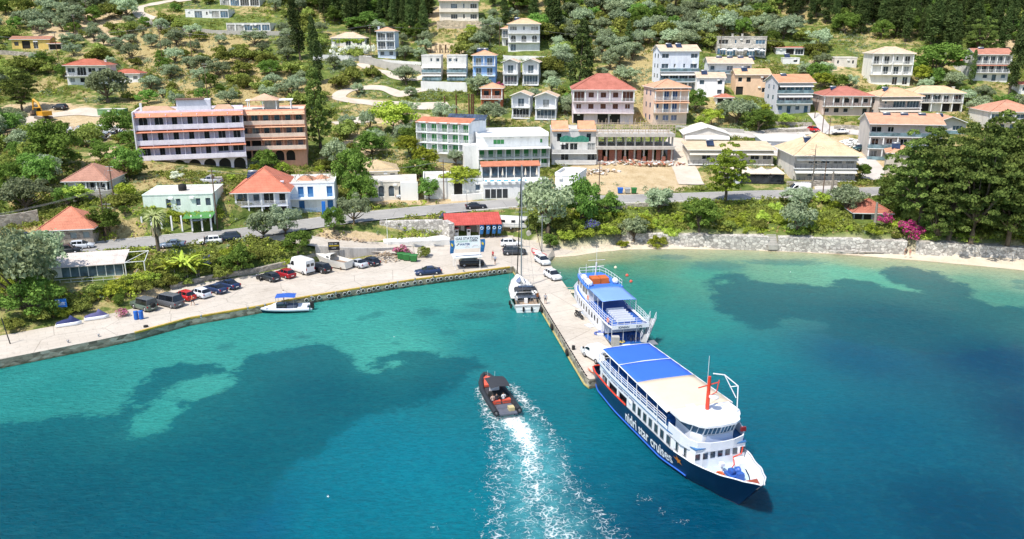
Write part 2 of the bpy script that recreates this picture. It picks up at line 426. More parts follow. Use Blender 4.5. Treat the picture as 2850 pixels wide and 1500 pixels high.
me = mesh_np("hillside",vs_,q)
def attr(me,name,arr):
 a = me.attributes.new(name,'FLOAT','POINT'); a.data.foreach_set("value",np.ascontiguousarray(arr,np.float32).ravel())
def attr_col(me,name,arr):
 a = me.attributes.new(name,'FLOAT_COLOR','POINT'); a.data.foreach_set("color",np.ascontiguousarray(np.concatenate([arr,np.ones((len(arr),1))],1),np.float32).ravel())
attr(me,"bare",bare); attr(me,"pale",pale); attr(me,"lush",lush); attr(me,"sand",np.where(inb | ins,1.0,0.0))
ter_o = bpy.data.objects.new("hillside",me); link(ter_o); tag(ter_o,"dry grassy hillside of soil and scrub rising behind the bay","hillside",kind="structure")
m,nt,bs = nodes_of("hillside_ground")
w = wcoords(nt)
def A(n):
 a = nt.nodes.new("ShaderNodeAttribute"); a.attribute_name = n; return a.outputs["Fac"]
n1 = noise(nt,w,.035,6,.62); n2 = noise(nt,w,.35,5,.65); n3 = noise(nt,w,2.6,3,.6)
green = ramp(nt,n2,[(.32,(.06,.095,.02)),(.52,(.125,.165,.04)),(.72,(.24,.26,.075))])
dry = ramp(nt,n3,[(.3,(.24,.19,.08)),(.55,(.40,.32,.15)),(.75,(.50,.42,.22))])
soil = ramp(nt,mathn(nt,'ADD',mathn(nt,'MULTIPLY',n2,.6),mathn(nt,'MULTIPLY',n3,.4)),[(.3,(.32,.23,.12)),(.5,(.47,.365,.22)),(.72,(.58,.49,.34))])
sand = ramp(nt,n2,[(.3,(.52,.44,.33)),(.7,(.66,.58,.46))])
f = mathn(nt,'ADD',mathn(nt,'MULTIPLY',n1,1.1),mathn(nt,'MULTIPLY',n2,.7))
f = mathn(nt,'ADD',f,mathn(nt,'MULTIPLY',A("pale"),.75)); f = mathn(nt,'SUBTRACT',f,mathn(nt,'MULTIPLY',A("lush"),.8))
c = mixc(nt,ramp(nt,f,[(.0,(0,0,0)),(.88,(0,0,0)),(1.12,(1,1,1))]),green,dry)
fb = mathn(nt,'ADD',mathn(nt,'MULTIPLY',A("bare"),1.0),mathn(nt,'MULTIPLY',mathn(nt,'SUBTRACT',n2,.5),.9))
c = mixc(nt,ramp(nt,fb,[(.38,(0,0,0)),(.52,(1,1,1))]),c,soil)
c = mixc(nt,A("sand"),c,sand)
nt.links.new(c,bs.inputs["Base Color"]); bs.inputs["Roughness"].default_value = 1; bs.inputs["Specular IOR Level"].default_value = .1
bump(nt,bs,mathn(nt,'ADD',n3,n2),.8,.35)
me.materials.append(m)
# ------------------------------------------------------------------ roads, ramp, quay, pier, lanes
def strip(name,pts,w,m,label,off=.06,step=1.2,zs=None,across=4,kind="structure"):
 pts = [Vector(p) for p in pts]; P = []
 for i in range(len(pts) - 1):
  p0 = pts[max(i - 1,0)]; p1 = pts[i]; p2 = pts[i + 1]; p3 = pts[min(i + 2,len(pts) - 1)]
  n = max(2,int((p2 - p1).length / step))
  for j in range(n):
   t = j / n
   P.append(.5 * ((2 * p1) + (p2 - p0) * t + (2 * p0 - 5 * p1 + 4 * p2 - p3) * t * t + (3 * p1 - p0 - 3 * p2 + p3) * t ** 3))
 P.append(pts[-1]); mb = MB(); vs = []; n = len(P)
 for i,p in enumerate(P):
  d = P[min(i + 1,n - 1)] - P[max(i - 1,0)]; d.z = 0; d.normalize(); a = Vector((d.y,-d.x,0))
  ww = w if not callable(w) else w(i / n)
  for j in range(across + 1):
   q = p + a * ww * (j / across - .5)
   z = (p.z if zs else Z(q.x,q.y)) + off; vs.append((q.x,q.y,z))
 k = across + 1
 fs = [(i * k + j,i * k + j + 1,(i + 1) * k + j + 1,(i + 1) * k + j) for i in range(n - 1) for j in range(across)]
 mb.add(vs,fs,0,True); o = mb.build(name,m);
 if label: tag(o,label,name.replace('_',' '),kind=kind)
 return o,P
def ground_mat(name,lo,mid,hi,s=.25,cracks=0.0,stain=.3,bmp=.25):
 m,nt,bs = nodes_of(name); w = wcoords(nt)
 a = noise(nt,w,s,6,.65); b = noise(nt,w,5,4,.6)
 c = ramp(nt,mathn(nt,'ADD',mathn(nt,'MULTIPLY',a,.7),mathn(nt,'MULTIPLY',b,.3)),[(.3,lo),(.5,mid),(.7,hi)])
 d = noise(nt,w,.9,5,.7,1.2)
 c = mixc(nt,mathn(nt,'MULTIPLY',ramp(nt,d,[(.56,(0,0,0)),(.75,(1,1,1))]),stain),c,tuple(x * .55 for x in lo))
 if cracks:
  ve = N(nt,"ShaderNodeTexVoronoi",Scale=.16); ve.feature = 'DISTANCE_TO_EDGE'; ve.voronoi_dimensions = '2D'; nt.links.new(w,ve.inputs["Vector"])
  c = mixc(nt,mathn(nt,'MULTIPLY',ramp(nt,ve.outputs["Distance"],[(.004,(1,1,1)),(.012,(0,0,0))]),cracks),c,tuple(x * .4 for x in lo))
 if name == 'quay_concrete':                                    # slab joints and tyre marks
  g_ = nt.nodes.new('ShaderNodeMapping'); g_.inputs['Rotation'].default_value = (0,0,R(-32)); nt.links.new(w,g_.inputs[0])
  br = N(nt,'ShaderNodeTexBrick',Scale=.22); br.offset = .37; br.inputs['Mortar Size'].default_value = .008; br.inputs['Color1'].default_value = (1,1,1,1); br.inputs['Color2'].default_value = (.86,.86,.86,1); br.inputs['Mortar'].default_value = (.55,.55,.55,1); nt.links.new(g_.outputs[0],br.inputs['Vector'])
  c = mixc(nt,.4,c,br.outputs['Color'],'MULTIPLY')
  sm_ = noise(nt,w,.45,4,.75,2.5); c = mixc(nt,mathn(nt,'MULTIPLY',ramp(nt,sm_,[(.62,(0,0,0)),(.70,(1,1,1))]),.25),c,(.2,.18,.15))
 nt.links.new(c,bs.inputs["Base Color"]); bs.inputs["Roughness"].default_value = .95; bs.inputs["Specular IOR Level"].default_value = .15
 bump(nt,bs,b,bmp,.03); return m
M_asph = ground_mat("asphalt",(.22,.21,.20),(.30,.29,.275),(.37,.355,.33),.12,.5,.25)
M_quay = ground_mat("quay_concrete",(.40,.35,.29),(.50,.45,.385),(.57,.52,.455),.12,.5,.55)
M_lane = ground_mat("pale_gravel",(.40,.34,.27),(.50,.44,.365),(.57,.51,.44),.3)
M_kerb = mat("kerb_concrete",(.55,.53,.48),.9,0,.15,1)
road,RP = strip("coast_road",W_road,9.0,M_asph,"grey asphalt coast road winding between the houses and the bay",.05,1.2,True)
mb = MB()
for sgn in (-1,1):                                                  # faded edge lines
 for i in range(0,len(RP) - 1):
  p,q = RP[i],RP[i + 1]; d = (q - p).normalized(); a = Vector((d.y,-d.x,0)) * sgn
  if sgn == 1 and -75 < p.x < -40: continue
  mb.add([p + a * 3.9 + Vector((0,0,.062)),q + a * 3.9 + Vector((0,0,.062)),q + a * 4.05 + Vector((0,0,.062)),p + a * 4.05 + Vector((0,0,.062))],[(0,1,2,3)])
mb.build("edge_line",mat("road_paint",(.62,.61,.57),.8,0,.25,2),road)
def kerb(name,label,side,i0,i1,m=M_kerb,w=.35,h=.16,off=4.55):
 mb = MB()
 for i in range(i0,i1):
  p,q = RP[i],RP[i + 1]; d = (q - p).normalized(); a = Vector((d.y,-d.x,0)) * side
  z0 = p.z - .3; z1 = p.z + h; z2 = q.z + h
  A_,B_,C_,D_ = p + a * off,q + a * off,q + a * (off + w),p + a * (off + w)
  mb.add([(A_.x,A_.y,z0),(B_.x,B_.y,z0),(C_.x,C_.y,z0),(D_.x,D_.y,z0),(A_.x,A_.y,z1),(B_.x,B_.y,z2),(C_.x,C_.y,z2),(D_.x,D_.y,z1)],
    [(4,5,6,7),(0,1,5,4),(1,2,6,5),(2,3,7,6),(3,0,4,7)])
 return tag(mb.build(name,m),label,"kerb",kind="structure")
nR = len(RP); iat = lambda x: min(range(nR),key=lambda i: abs(RP[i].x - x))
kerb("kerb","low pale kerb on the sea side of the coast road",1,iat(-10),iat(100))
kerb("kerb","low pale kerb on the hill side of the coast road by the old houses",-1,iat(-100),iat(-58))
strip("harbour_ramp",W_ramp,lambda t: 5.6 + 3.0 * t,M_quay,"pale concrete ramp running down from the coast road to the quay",.07,1.2,True)
def deck(name,poly,label):
 m2,nt2,bs2 = nodes_of(name + "_side"); w2 = wcoords(nt2,(1,1,2.2))
 vo = N(nt2,"ShaderNodeTexVoronoi",Scale=1.1); nt2.links.new(w2,vo.inputs["Vector"]); sp = nt2.nodes.new("ShaderNodeSeparateColor"); nt2.links.new(vo.outputs["Color"],sp.inputs[0])
 a2 = noise(nt2,w2,1.2,5,.7)
 c2 = ramp(nt2,mathn(nt2,'ADD',mathn(nt2,'MULTIPLY',sp.outputs[0],.4),mathn(nt2,'MULTIPLY',a2,.6)),[(.3,(.13,.11,.08)),(.5,(.30,.26,.19)),(.7,(.46,.41,.32))])
 sx = nt2.nodes.new("ShaderNodeSeparateXYZ"); nt2.links.new(wcoords(nt2),sx.inputs[0])
 wet = ramp(nt2,mathn(nt2,'ADD',sx.outputs[2],mathn(nt2,'MULTIPLY',a2,.5)),[(.22,(1,1,1)),(.62,(0,0,0))])
 c2 = mixc(nt2,wet,c2,(.085,.075,.03))
 nt2.links.new(c2,bs2.inputs["Base Color"]); bs2.inputs["Roughness"].default_value = .85; bump(nt2,bs2,a2,.7,.12)
 o = MB().prism([tuple(p)[:2] for p in poly],-3.2,QZ,0,1).build(name,[m2,M_quay])
 return tag(o,label,name.replace("_"," "),kind="structure")
deck("quay",deck_poly,"pale concrete quay along the bay with parked cars on it")
pier_o = deck("pier",pier_poly,"long straight concrete pier running out between the moored boats")
lane_specs = [
 ("gravel_track",[(930,345),(1000,336),(1035,330)],4.5,"short pale track bending beside the tall conifer"),
 ("gravel_track",[(1225,238),(1160,252),(1110,262),(1060,246),(990,248),(948,262),(950,276),(1010,283),(1090,290),(1190,296),(1250,293)],4.4,"wide pale hairpin track below the white twin houses"),
 ("gravel_track",[(1180,215),(1130,222),(1080,203),(1040,196),(1000,176)],3.4,"pale track along the long retaining wall above the hairpin"),
 ("gravel_track",[(0,335),(70,345),(130,322),(230,312),(300,318)],6.5,"pale dirt track past the yellow excavator"),
 ("driveway",[(385,20),(388,38),(430,52),(480,58)],4.5,"pale driveway curving down to the flat white villas"),
 ("driveway",[(385,22),(430,12),(500,2),(560,-4)],3.0,"narrow lane climbing behind the upper white villa"),
 ("side_street",[(2300,530),(2290,480),(2255,440),(2170,430),(2160,395)],5,"concrete side street beside the sandy-roofed guest house"),
 ("side_street",[(2000,378),(2130,374),(2260,366),(2400,366)],6.0,"asphalt side street behind the stone walled gardens"),
 ("side_street",[(2295,362),(2280,335),(2262,315)],3.5,"steep concrete lane climbing to the red-roofed house"),
 ("dirt_ramp",[(1925,515),(1905,470),(1880,420),(1890,385)],6,"steep sandy ramp beside the building site"),
 ("side_street",[(2420,500),(2430,470),(2400,440)],5,"dusty lot track beside the round green bush"),
]
for nm,pts,w_,lb in lane_specs:
 strip(nm,[T(u,v) for u,v in pts],w_,M_lane if 'street' not in nm else ground_mat("side_street",(.36,.34,.31),(.46,.43,.40),(.53,.50,.46)),lb,.14,1.0)
# patch of concrete yard between quay and gas station / slipway
slip = [(1506,694),(1470,668),(1500,664),(1535,672),(1575,690),(1610,704),(1600,716),(1545,712),(1521,720)]
zz = [1.2,1.25,1.3,1.2,.7,.06,-.25,.1,1.2]
mb = MB(); P_ = [G(u,v,z) for (u,v),z in zip(slip,zz)]
cx = sum(p.x for p in P_) / len(P_); cy = sum(p.y for p in P_) / len(P_)
mb.add(P_ + [(p.x,p.y,-2) for p in P_] + [(cx,cy,.85)],[(i,(i + 1) % 9,18) for i in range(9)] + [(i,i + 9,(i + 1) % 9 + 9,(i + 1) % 9) for i in range(9)])
tag(mb.build("slipway",M_quay),"pale concrete slipway sloping into the water beside the pier root","slipway",kind="structure")
# ------------------------------------------------------------------ the sea
wx = np.concatenate([[-1500,-700,-350,-200],np.arange(-120,150,.9),[200,350,700,1500]])
wy = np.concatenate([[-900,-400,-150,-40,10,30],np.arange(44,168,.7),[190,240]])
WX,WY = np.meshgrid(wx,wy)
pu,pv,pt = PROJ(WX,WY,np.zeros(WX.shape)); pt = np.where(pt < 5,5,pt)
pts_c = [(560,1072,70,178,165),(430,1165,58,170,160),(1090,1005,80,188,172),(1095,960,80,188,172),(-100,1100,40,150,145),(50,1060,55,165,158),(300,985,60,168,158),(520,960,70,178,165),(700,920,62,174,162),(1000,880,75,186,172),(1200,830,66,176,162),(1380,790,55,165,155),(1300,900,45,160,155),
 (1380,960,22,138,145),(150,1080,45,155,150),(900,1100,12,110,125),(1250,1100,14,128,142),(1000,1220,12,132,152),(1150,1300,8,138,160),(600,1300,4,112,132),(200,1400,2,88,110),(-100,1400,2,80,102),(400,1480,2,98,122),(900,1450,4,128,150),(1300,1400,10,138,158),
 (1550,1000,22,140,148),(1600,1150,14,128,142),(1650,1350,8,108,132),(1850,1450,4,84,115),(2250,1450,2,92,122),(2700,1450,2,76,108),(2450,1200,3,104,132),(2200,1080,10,120,142),(2050,1000,18,138,150),(1900,900,42,158,150),
 (1780,800,50,160,142),(1700,745,62,160,130),(1690,716,150,165,115),(1640,722,150,150,80),(1900,706,165,185,140),(1850,735,105,165,130),(1950,760,70,175,150),(2200,745,120,190,155),(2350,760,120,205,170),(2450,778,100,195,165),(2150,712,165,190,145),(2400,728,165,195,150),(2600,748,170,205,165),
 (2700,780,120,180,150),(2800,830,85,165,145),(2850,790,160,200,165),(2500,900,10,100,120),(2750,1000,4,76,112),(2400,1000,8,98,128),(2100,1250,6,112,140),(3000,1200,3,70,105),(3000,850,60,130,130),(1560,800,45,150,138),(1500,1300,10,135,155),(1480,900,30,148,150),(700,1480,8,105,138),(2000,1500,4,80,112)]
Pc = np.array([tuple(G(u,v,0))[:2] for u,v,*_ in pts_c]); Cc = np.array([srgb(c[2:]) for c in pts_c])
num = np.zeros(WX.shape + (3,)); den = np.zeros(WX.shape)
for p,c,q_ in zip(Pc,Cc,pts_c):
 sc = 1.0 + 0 * den; d2 = (WX - p[0]) ** 2 + ((WY - p[1]) * .9) ** 2 + 6
 wgt = 1 / d2 ** 1.6; num += wgt[...,None] * c; den += wgt
WC = num / den[...,None]
def sd(poly):
 P = [G(u,v,0) for u,v in poly]; d = dist_line(WX,WY,P + [P[0]]); return np.where(inpoly(WX,WY,P),d,-d)
grass_polys = [
 [(1962,775),(1990,764),(2060,762),(2090,774),(2160,788),(2240,792),(2300,800),(2330,792),(2290,780),(2350,778),(2420,786),(2470,800),(2560,812),(2480,790),(2448,756),(2480,741),(2540,742),(2610,758),(2680,790),(2720,812),(2700,830),(2760,846),(2850,850),(3300,900),(3200,1050),(2850,960),(2600,990),(2420,960),(2300,930),(2200,915),(2080,915),(2010,870),(1975,830)],
 [(-300,1230),(-100,1190),(60,1160),(180,1158),(330,1152),(345,1100),(400,1060),(480,1012),(600,1008),(640,1040),(700,995),(760,985),(830,966),(900,955),(960,960),(975,990),(990,1025),(1030,1028),(1035,1000),(1090,985),(1130,975),(1180,982),(1260,990),(1330,992),(1350,1020),(1300,1060),(1200,1110),(1000,1180),(800,1300),(700,1520),(-300,1560)],
]
gr = np.maximum.reduce([sd(p) for p in grass_polys])
for u,v,ru,rv in ((560,1072,80,34),(500,1084,30,16),(430,1165,75,44),(400,1190,40,22),(1100,1008,16,6),(2010,788,14,5),(2240,905,70,16),(620,1050,20,14)):
 c_ = G(u,v,0); rx = ru / F * depth(c_); ry = abs(G(u,v - rv,0).y - c_.y)
 gr = np.minimum(gr,(np.sqrt(((WX - c_.x) / rx) ** 2 + ((WY - c_.y) / ry) ** 2) - 1) * min(rx,ry))
spots = np.zeros(WX.shape)
for u,v,ru,rv in ((1010,885,22,8),(1050,875,25,10),(1190,868,40,13),(1250,925,28,10),(1320,880,70,14),(1100,955,16,6),(840,938,30,6),(630,965,30,12),(1350,850,60,10),(2000,740,90,16),(1870,715,60,8),(2850,785,40,10),(2840,800,25,8),(2180,730,120,10)):
 c_ = G(u,v,0); rx = ru / F * depth(c_); ry = abs(G(u,v - rv,0).y - c_.y)
 spots = np.maximum(spots,np.clip(1.5 - np.sqrt(((WX - c_.x) / rx) ** 2 + ((WY - c_.y) / ry) ** 2),0,1))
foam = np.zeros(WX.shape); churn = np.zeros(WX.shape)
def band(pts,ws,ks,a):
 P = [G(u,v,0) for u,v in pts]; d,w_ = dist_line(WX,WY,P,ws); _,k_ = dist_line(WX,WY,P,ks)
 np.maximum(a,np.clip(1.25 - d / w_,0,1) * k_,out=a)
band([(1412,1155),(1450,1195),(1475,1250),(1478,1330),(1500,1400),(1570,1500),(1600,1560)],[1.2,1.4,1.5,1.8,2.2,2.6,3.0],[1.9,1.6,1.1,.8,.72,.74,.7],foam)
band([(1338,1080),(1362,1150),(1376,1210),(1385,1290),(1372,1330),(1385,1400),(1378,1470),(1390,1560)],[.9,1.3,1.0,1.0,1.1,1.1,1.2,1.3],[1.0,.85,.64,.68,.6,.64,.68,.62],foam)
band([(1420,1070),(1450,1110),(1500,1160),(1540,1210),(1565,1280),(1580,1340),(1640,1410),(1700,1480),(1740,1560)],[.7,1.3,1.1,1.0,1.1,1.4,1.7,1.8,2.1],[.95,.9,.7,.6,.62,.62,.58,.58,.54],foam)
band([(1400,1165),(1440,1230),(1480,1330),(1520,1500)],[2.5,4.5,6.5,8.0],[.55,.48,.46,.46],foam)
for u,v,r_,k_ in ((1795,1395,.8,.8),(1788,1380,.8,.6),(1240,1338,.45,.6),(1215,1470,.7,.7),(1222,1450,.4,.6),(1605,1200,.4,.5),(1590,1230,.7,.45),(1680,1350,.7,.5),(1900,1455,.9,.55),(1850,1425,.8,.5),(1520,1140,.5,.55),(1320,1360,.9,.4),(1460,880,1.2,.5),(700,1490,.3,.6)):
 c_ = G(u,v,0); np.maximum(foam,np.clip(1.3 - np.hypot(WX - c_.x,WY - c_.y) / r_,0,1) * k_,out=foam)
band([(1412,1155),(1450,1195),(1480,1260),(1490,1380),(1540,1500)],[2.0,2.4,3.0,3.4,4.0],[1,1,.85,.7,.6],churn)
ny,nx = WX.shape; idx = np.arange(nx * ny).reshape(ny,nx); q = np.stack([idx[:-1,:-1],idx[:-1,1:],idx[1:,1:],idx[1:,:-1]],-1).reshape(-1,4)
wme = mesh_np("sea",np.stack([WX,WY,np.zeros(WX.shape)],-1).reshape(-1,3),q)
attr_col(wme,"tint",WC.reshape(-1,3)); attr(wme,"weed",gr); attr(wme,"spots",spots); attr(wme,"wfade",np.clip(np.where(WX > 20,(WY - 86) / 24,(WY - 50) / 20),0,1)); attr(wme,"foam",foam); attr(wme,"churn",churn)
shore = np.minimum(dist_line(WX,WY,W_water),60); attr(wme,"shore",shore)
sea = bpy.data.objects.new("sea",wme); link(sea); tag(sea,"clear turquoise sea with dark seagrass beds and a white wake","sea",kind="structure")
m,nt,bs = nodes_of("sea_water"); w = wcoords(nt)
def A(n,col=False):
 a = nt.nodes.new("ShaderNodeAttribute"); a.attribute_name = n; return a.outputs["Color" if col else "Fac"]
nb = noise(nt,w,.16,5,.6); nm = noise(nt,w,.7,5,.62,.6); nf = noise(nt,wcoords(nt,(.7,1.9,1)),1.7,5,.68,.9)
tint = A("tint",True)
gain = N(nt,"ShaderNodeVectorMath"); gain.operation = 'SCALE'; nt.links.new(tint,gain.inputs[0]); gain.inputs["Scale"].default_value = .56
c = mixc(nt,ramp(nt,mathn(nt,'MULTIPLY',mathn(nt,'ADD',A('shore'),mathn(nt,'MULTIPLY',mathn(nt,'SUBTRACT',nm,.5),3)),.1),[(.02,(.9,.9,.9)),(.35,(.45,.45,.45)),(.9,(0,0,0))]),gain.outputs[0],(.36,.35,.20))
wd = mathn(nt,'ADD',A("weed"),mathn(nt,'MULTIPLY',mathn(nt,'SUBTRACT',nb,.5),7.5)); wd = mathn(nt,'ADD',wd,mathn(nt,'MULTIPLY',mathn(nt,'SUBTRACT',nm,.5),4.2)); wd = mathn(nt,'ADD',wd,mathn(nt,'MULTIPLY',mathn(nt,'SUBTRACT',nf,.5),4.5))
wf = ramp(nt,mathn(nt,'ADD',mathn(nt,'MULTIPLY',wd,.22),.45),[(.38,(0,0,0)),(.60,(1,1,1))])
c = mixc(nt,mathn(nt,'MULTIPLY',mathn(nt,'MULTIPLY',wf,A('wfade')),.78),c,(0,.068,.092))
sf = mathn(nt,'ADD',A("spots"),mathn(nt,'MULTIPLY',mathn(nt,'SUBTRACT',nm,.5),1.5)); sf = ramp(nt,sf,[(.35,(0,0,0)),(.9,(1,1,1))])
c = mixc(nt,mathn(nt,'MULTIPLY',sf,.5),c,(.012,.11,.12))
c = mixc(nt,mathn(nt,'MULTIPLY',ramp(nt,nf,[(.38,(1,1,1)),(.58,(0,0,0))]),.34),c,(0,.04,.065))  # ripple shading put into the water colour as dark streaks
c = mixc(nt,mathn(nt,'MULTIPLY',ramp(nt,nm,[(.5,(0,0,0)),(.8,(1,1,1))]),.05),c,(.06,.42,.38))
c = mixc(nt,mathn(nt,'MULTIPLY',A("churn"),ramp(nt,nm,[(.3,(.1,.1,.1)),(.7,(.75,.75,.75))])),c,(.14,.48,.50))
# foam lace: thin bright lines between cells, thresholded by how foamy the place is
wp = N(nt,"ShaderNodeTexNoise",Scale=.9,Detail=3); nt.links.new(w,wp.inputs["Vector"])
va = N(nt,"ShaderNodeVectorMath"); va.operation = 'MULTIPLY_ADD'; nt.links.new(wp.outputs["Color"],va.inputs[0]); va.inputs[1].default_value = (1.5,1.5,0); nt.links.new(w,va.inputs[2])
v1 = N(nt,"ShaderNodeTexVoronoi",Scale=1.9); v1.feature = 'DISTANCE_TO_EDGE'; v1.voronoi_dimensions = '2D'; nt.links.new(va.outputs[0],v1.inputs["Vector"])
v2 = N(nt,"ShaderNodeTexVoronoi",Scale=5.2); v2.feature = 'DISTANCE_TO_EDGE'; v2.voronoi_dimensions = '2D'; nt.links.new(va.outputs[0],v2.inputs["Vector"])
n4 = noise(nt,w,1.1,5,.7); n5 = noise(nt,w,6,3,.7)
lace = mathn(nt,'MINIMUM',mathn(nt,'MULTIPLY',v1.outputs["Distance"],1.1),mathn(nt,'ADD',mathn(nt,'MULTIPLY',v2.outputs["Distance"],2.0),.06))
fa = mathn(nt,'SUBTRACT',mathn(nt,'ADD',A("foam"),mathn(nt,'MULTIPLY',mathn(nt,'SUBTRACT',n4,.5),2.0)),mathn(nt,'MULTIPLY',lace,2.3))
fa = mathn(nt,'ADD',fa,mathn(nt,'MULTIPLY',mathn(nt,'SUBTRACT',n5,.5),.5))
fo = ramp(nt,fa,[(.30,(0,0,0)),(.50,(.30,.30,.30)),(.85,(.95,.95,.95))])
fo = mathn(nt,'MULTIPLY',fo,ramp(nt,A("foam"),[(.05,(0,0,0)),(.25,(1,1,1))]))
# stray whitecap flecks
v3 = N(nt,"ShaderNodeTexVoronoi",Scale=.32); nt.links.new(va.outputs[0],v3.inputs["Vector"])
s3 = nt.nodes.new("ShaderNodeSeparateColor"); nt.links.new(v3.outputs["Color"],s3.inputs[0])
fl = mathn(nt,'MULTIPLY',mathn(nt,'LESS_THAN',v3.outputs["Distance"],.04),mathn(nt,'GREATER_THAN',s3.outputs[0],.86))
fo = mathn(nt,'MAXIMUM',fo,mathn(nt,'MULTIPLY',fl,mathn(nt,'GREATER_THAN',n5,.5)))
c = mixc(nt,fo,c,(.80,.84,.84))
nt.links.new(c,bs.inputs["Base Color"])
nt.links.new(mathn(nt,'ADD',mathn(nt,'MULTIPLY',fo,.6),.2),bs.inputs["Roughness"]); bs.inputs["Specular IOR Level"].default_value = .12; bs.inputs["IOR"].default_value = 1.33
wv = noise(nt,wcoords(nt,(1,1.8,1)),1.0,6,.62,.5); wv2 = noise(nt,wcoords(nt,(1,1.3,1)),.22,3,.5)
hgt = mathn(nt,'ADD',mathn(nt,'ADD',wv,mathn(nt,'MULTIPLY',wv2,1.4)),mathn(nt,'MULTIPLY',fo,.6))
bump(nt,bs,hgt,.9,.34)
bs.inputs['Subsurface Weight'].default_value = .8; bs.inputs['Subsurface Radius'].default_value = (.6,1.0,1.0); bs.inputs['Subsurface Scale'].default_value = 2.5   # light scatters under the surface and softens shadows on it
wme.materials.append(m)
# ------------------------------------------------------------------ house kit
RECTS = []      # where buildings show in the photograph: (u0, v0, u1, v1, depth) so that no random tree is put in front
LAND = []       # landmarks for describing trees: (x, y, phrase)
def wallm(c,name="render_wall"): return mat(name,c,.88,0,.17,.7,.2,streak=True)
CURT = [glass('curtained_glass',(.28,.28,.27)),glass('sky_glass',(.10,.15,.20)),glass('deep_glass',(.02,.025,.03))]; CURT_OK = [M_glass,M_blueglass]
def opening(kind,x0,x1,za,zb,T_,wc,gc,parent,shut=None):
 """a recessed window or glazed door as ONE mesh"""
 w = x1 - x0; mb = MB(); y = T_ - .10; f = .07
 if kind in 'wdgnbE':
  if gc in CURT_OK and rnd.random() < .35: gc = CURT[rnd.randrange(3)]
  mb.add([(x0,y + .04,za),(x1,y + .04,za),(x1,y + .04,zb),(x0,y + .04,zb)],[(0,1,2,3)],1)
  mb.box(x0,x0 + f,y - .02,y + .03,za,zb); mb.box(x1 - f,x1,y - .02,y + .03,za,zb)
  mb.box(x0 + f,x1 - f,y - .02,y + .03,za,za + f); mb.box(x0 + f,x1 - f,y - .02,y + .03,zb - f,zb)
  n = max(1,int(round(w / (1.0 if kind != 'n' else 2))))
  for i in range(1,n): xx = x0 + w * i / n; mb.box(xx - .03,xx + .03,y - .015,y + .028,za + f,zb - f)
  nm = "window" if kind in 'wnE' else "glass_door"
  o = mb.build(nm,[wc,gc],parent,False)
 elif kind in 'sS':
  for a,b in ((x0,(x0 + x1) / 2 - .01),((x0 + x1) / 2 + .01,x1)):
   mb.box(a,b,y - .03,y + .02,za,zb)
   k = int((zb - za) / .3)
   for i in range(k): zz = za + (i + .5) * (zb - za) / k; mb.box(a + .06,b - .06,y - .055,y - .03,zz - .05,zz + .05)
  o = mb.build("shutter",[gc],parent,False)
 else: return None
 if shut is not None and kind in 'wd':
  for a,b in ((x0 - w * .48,x0 - .02),(x1 + .02,x1 + w * .48)):
   MB().box(a,b,-.06,-.003,za,zb).build("shutter",shut,parent,False)
 return o
RMATS = {}
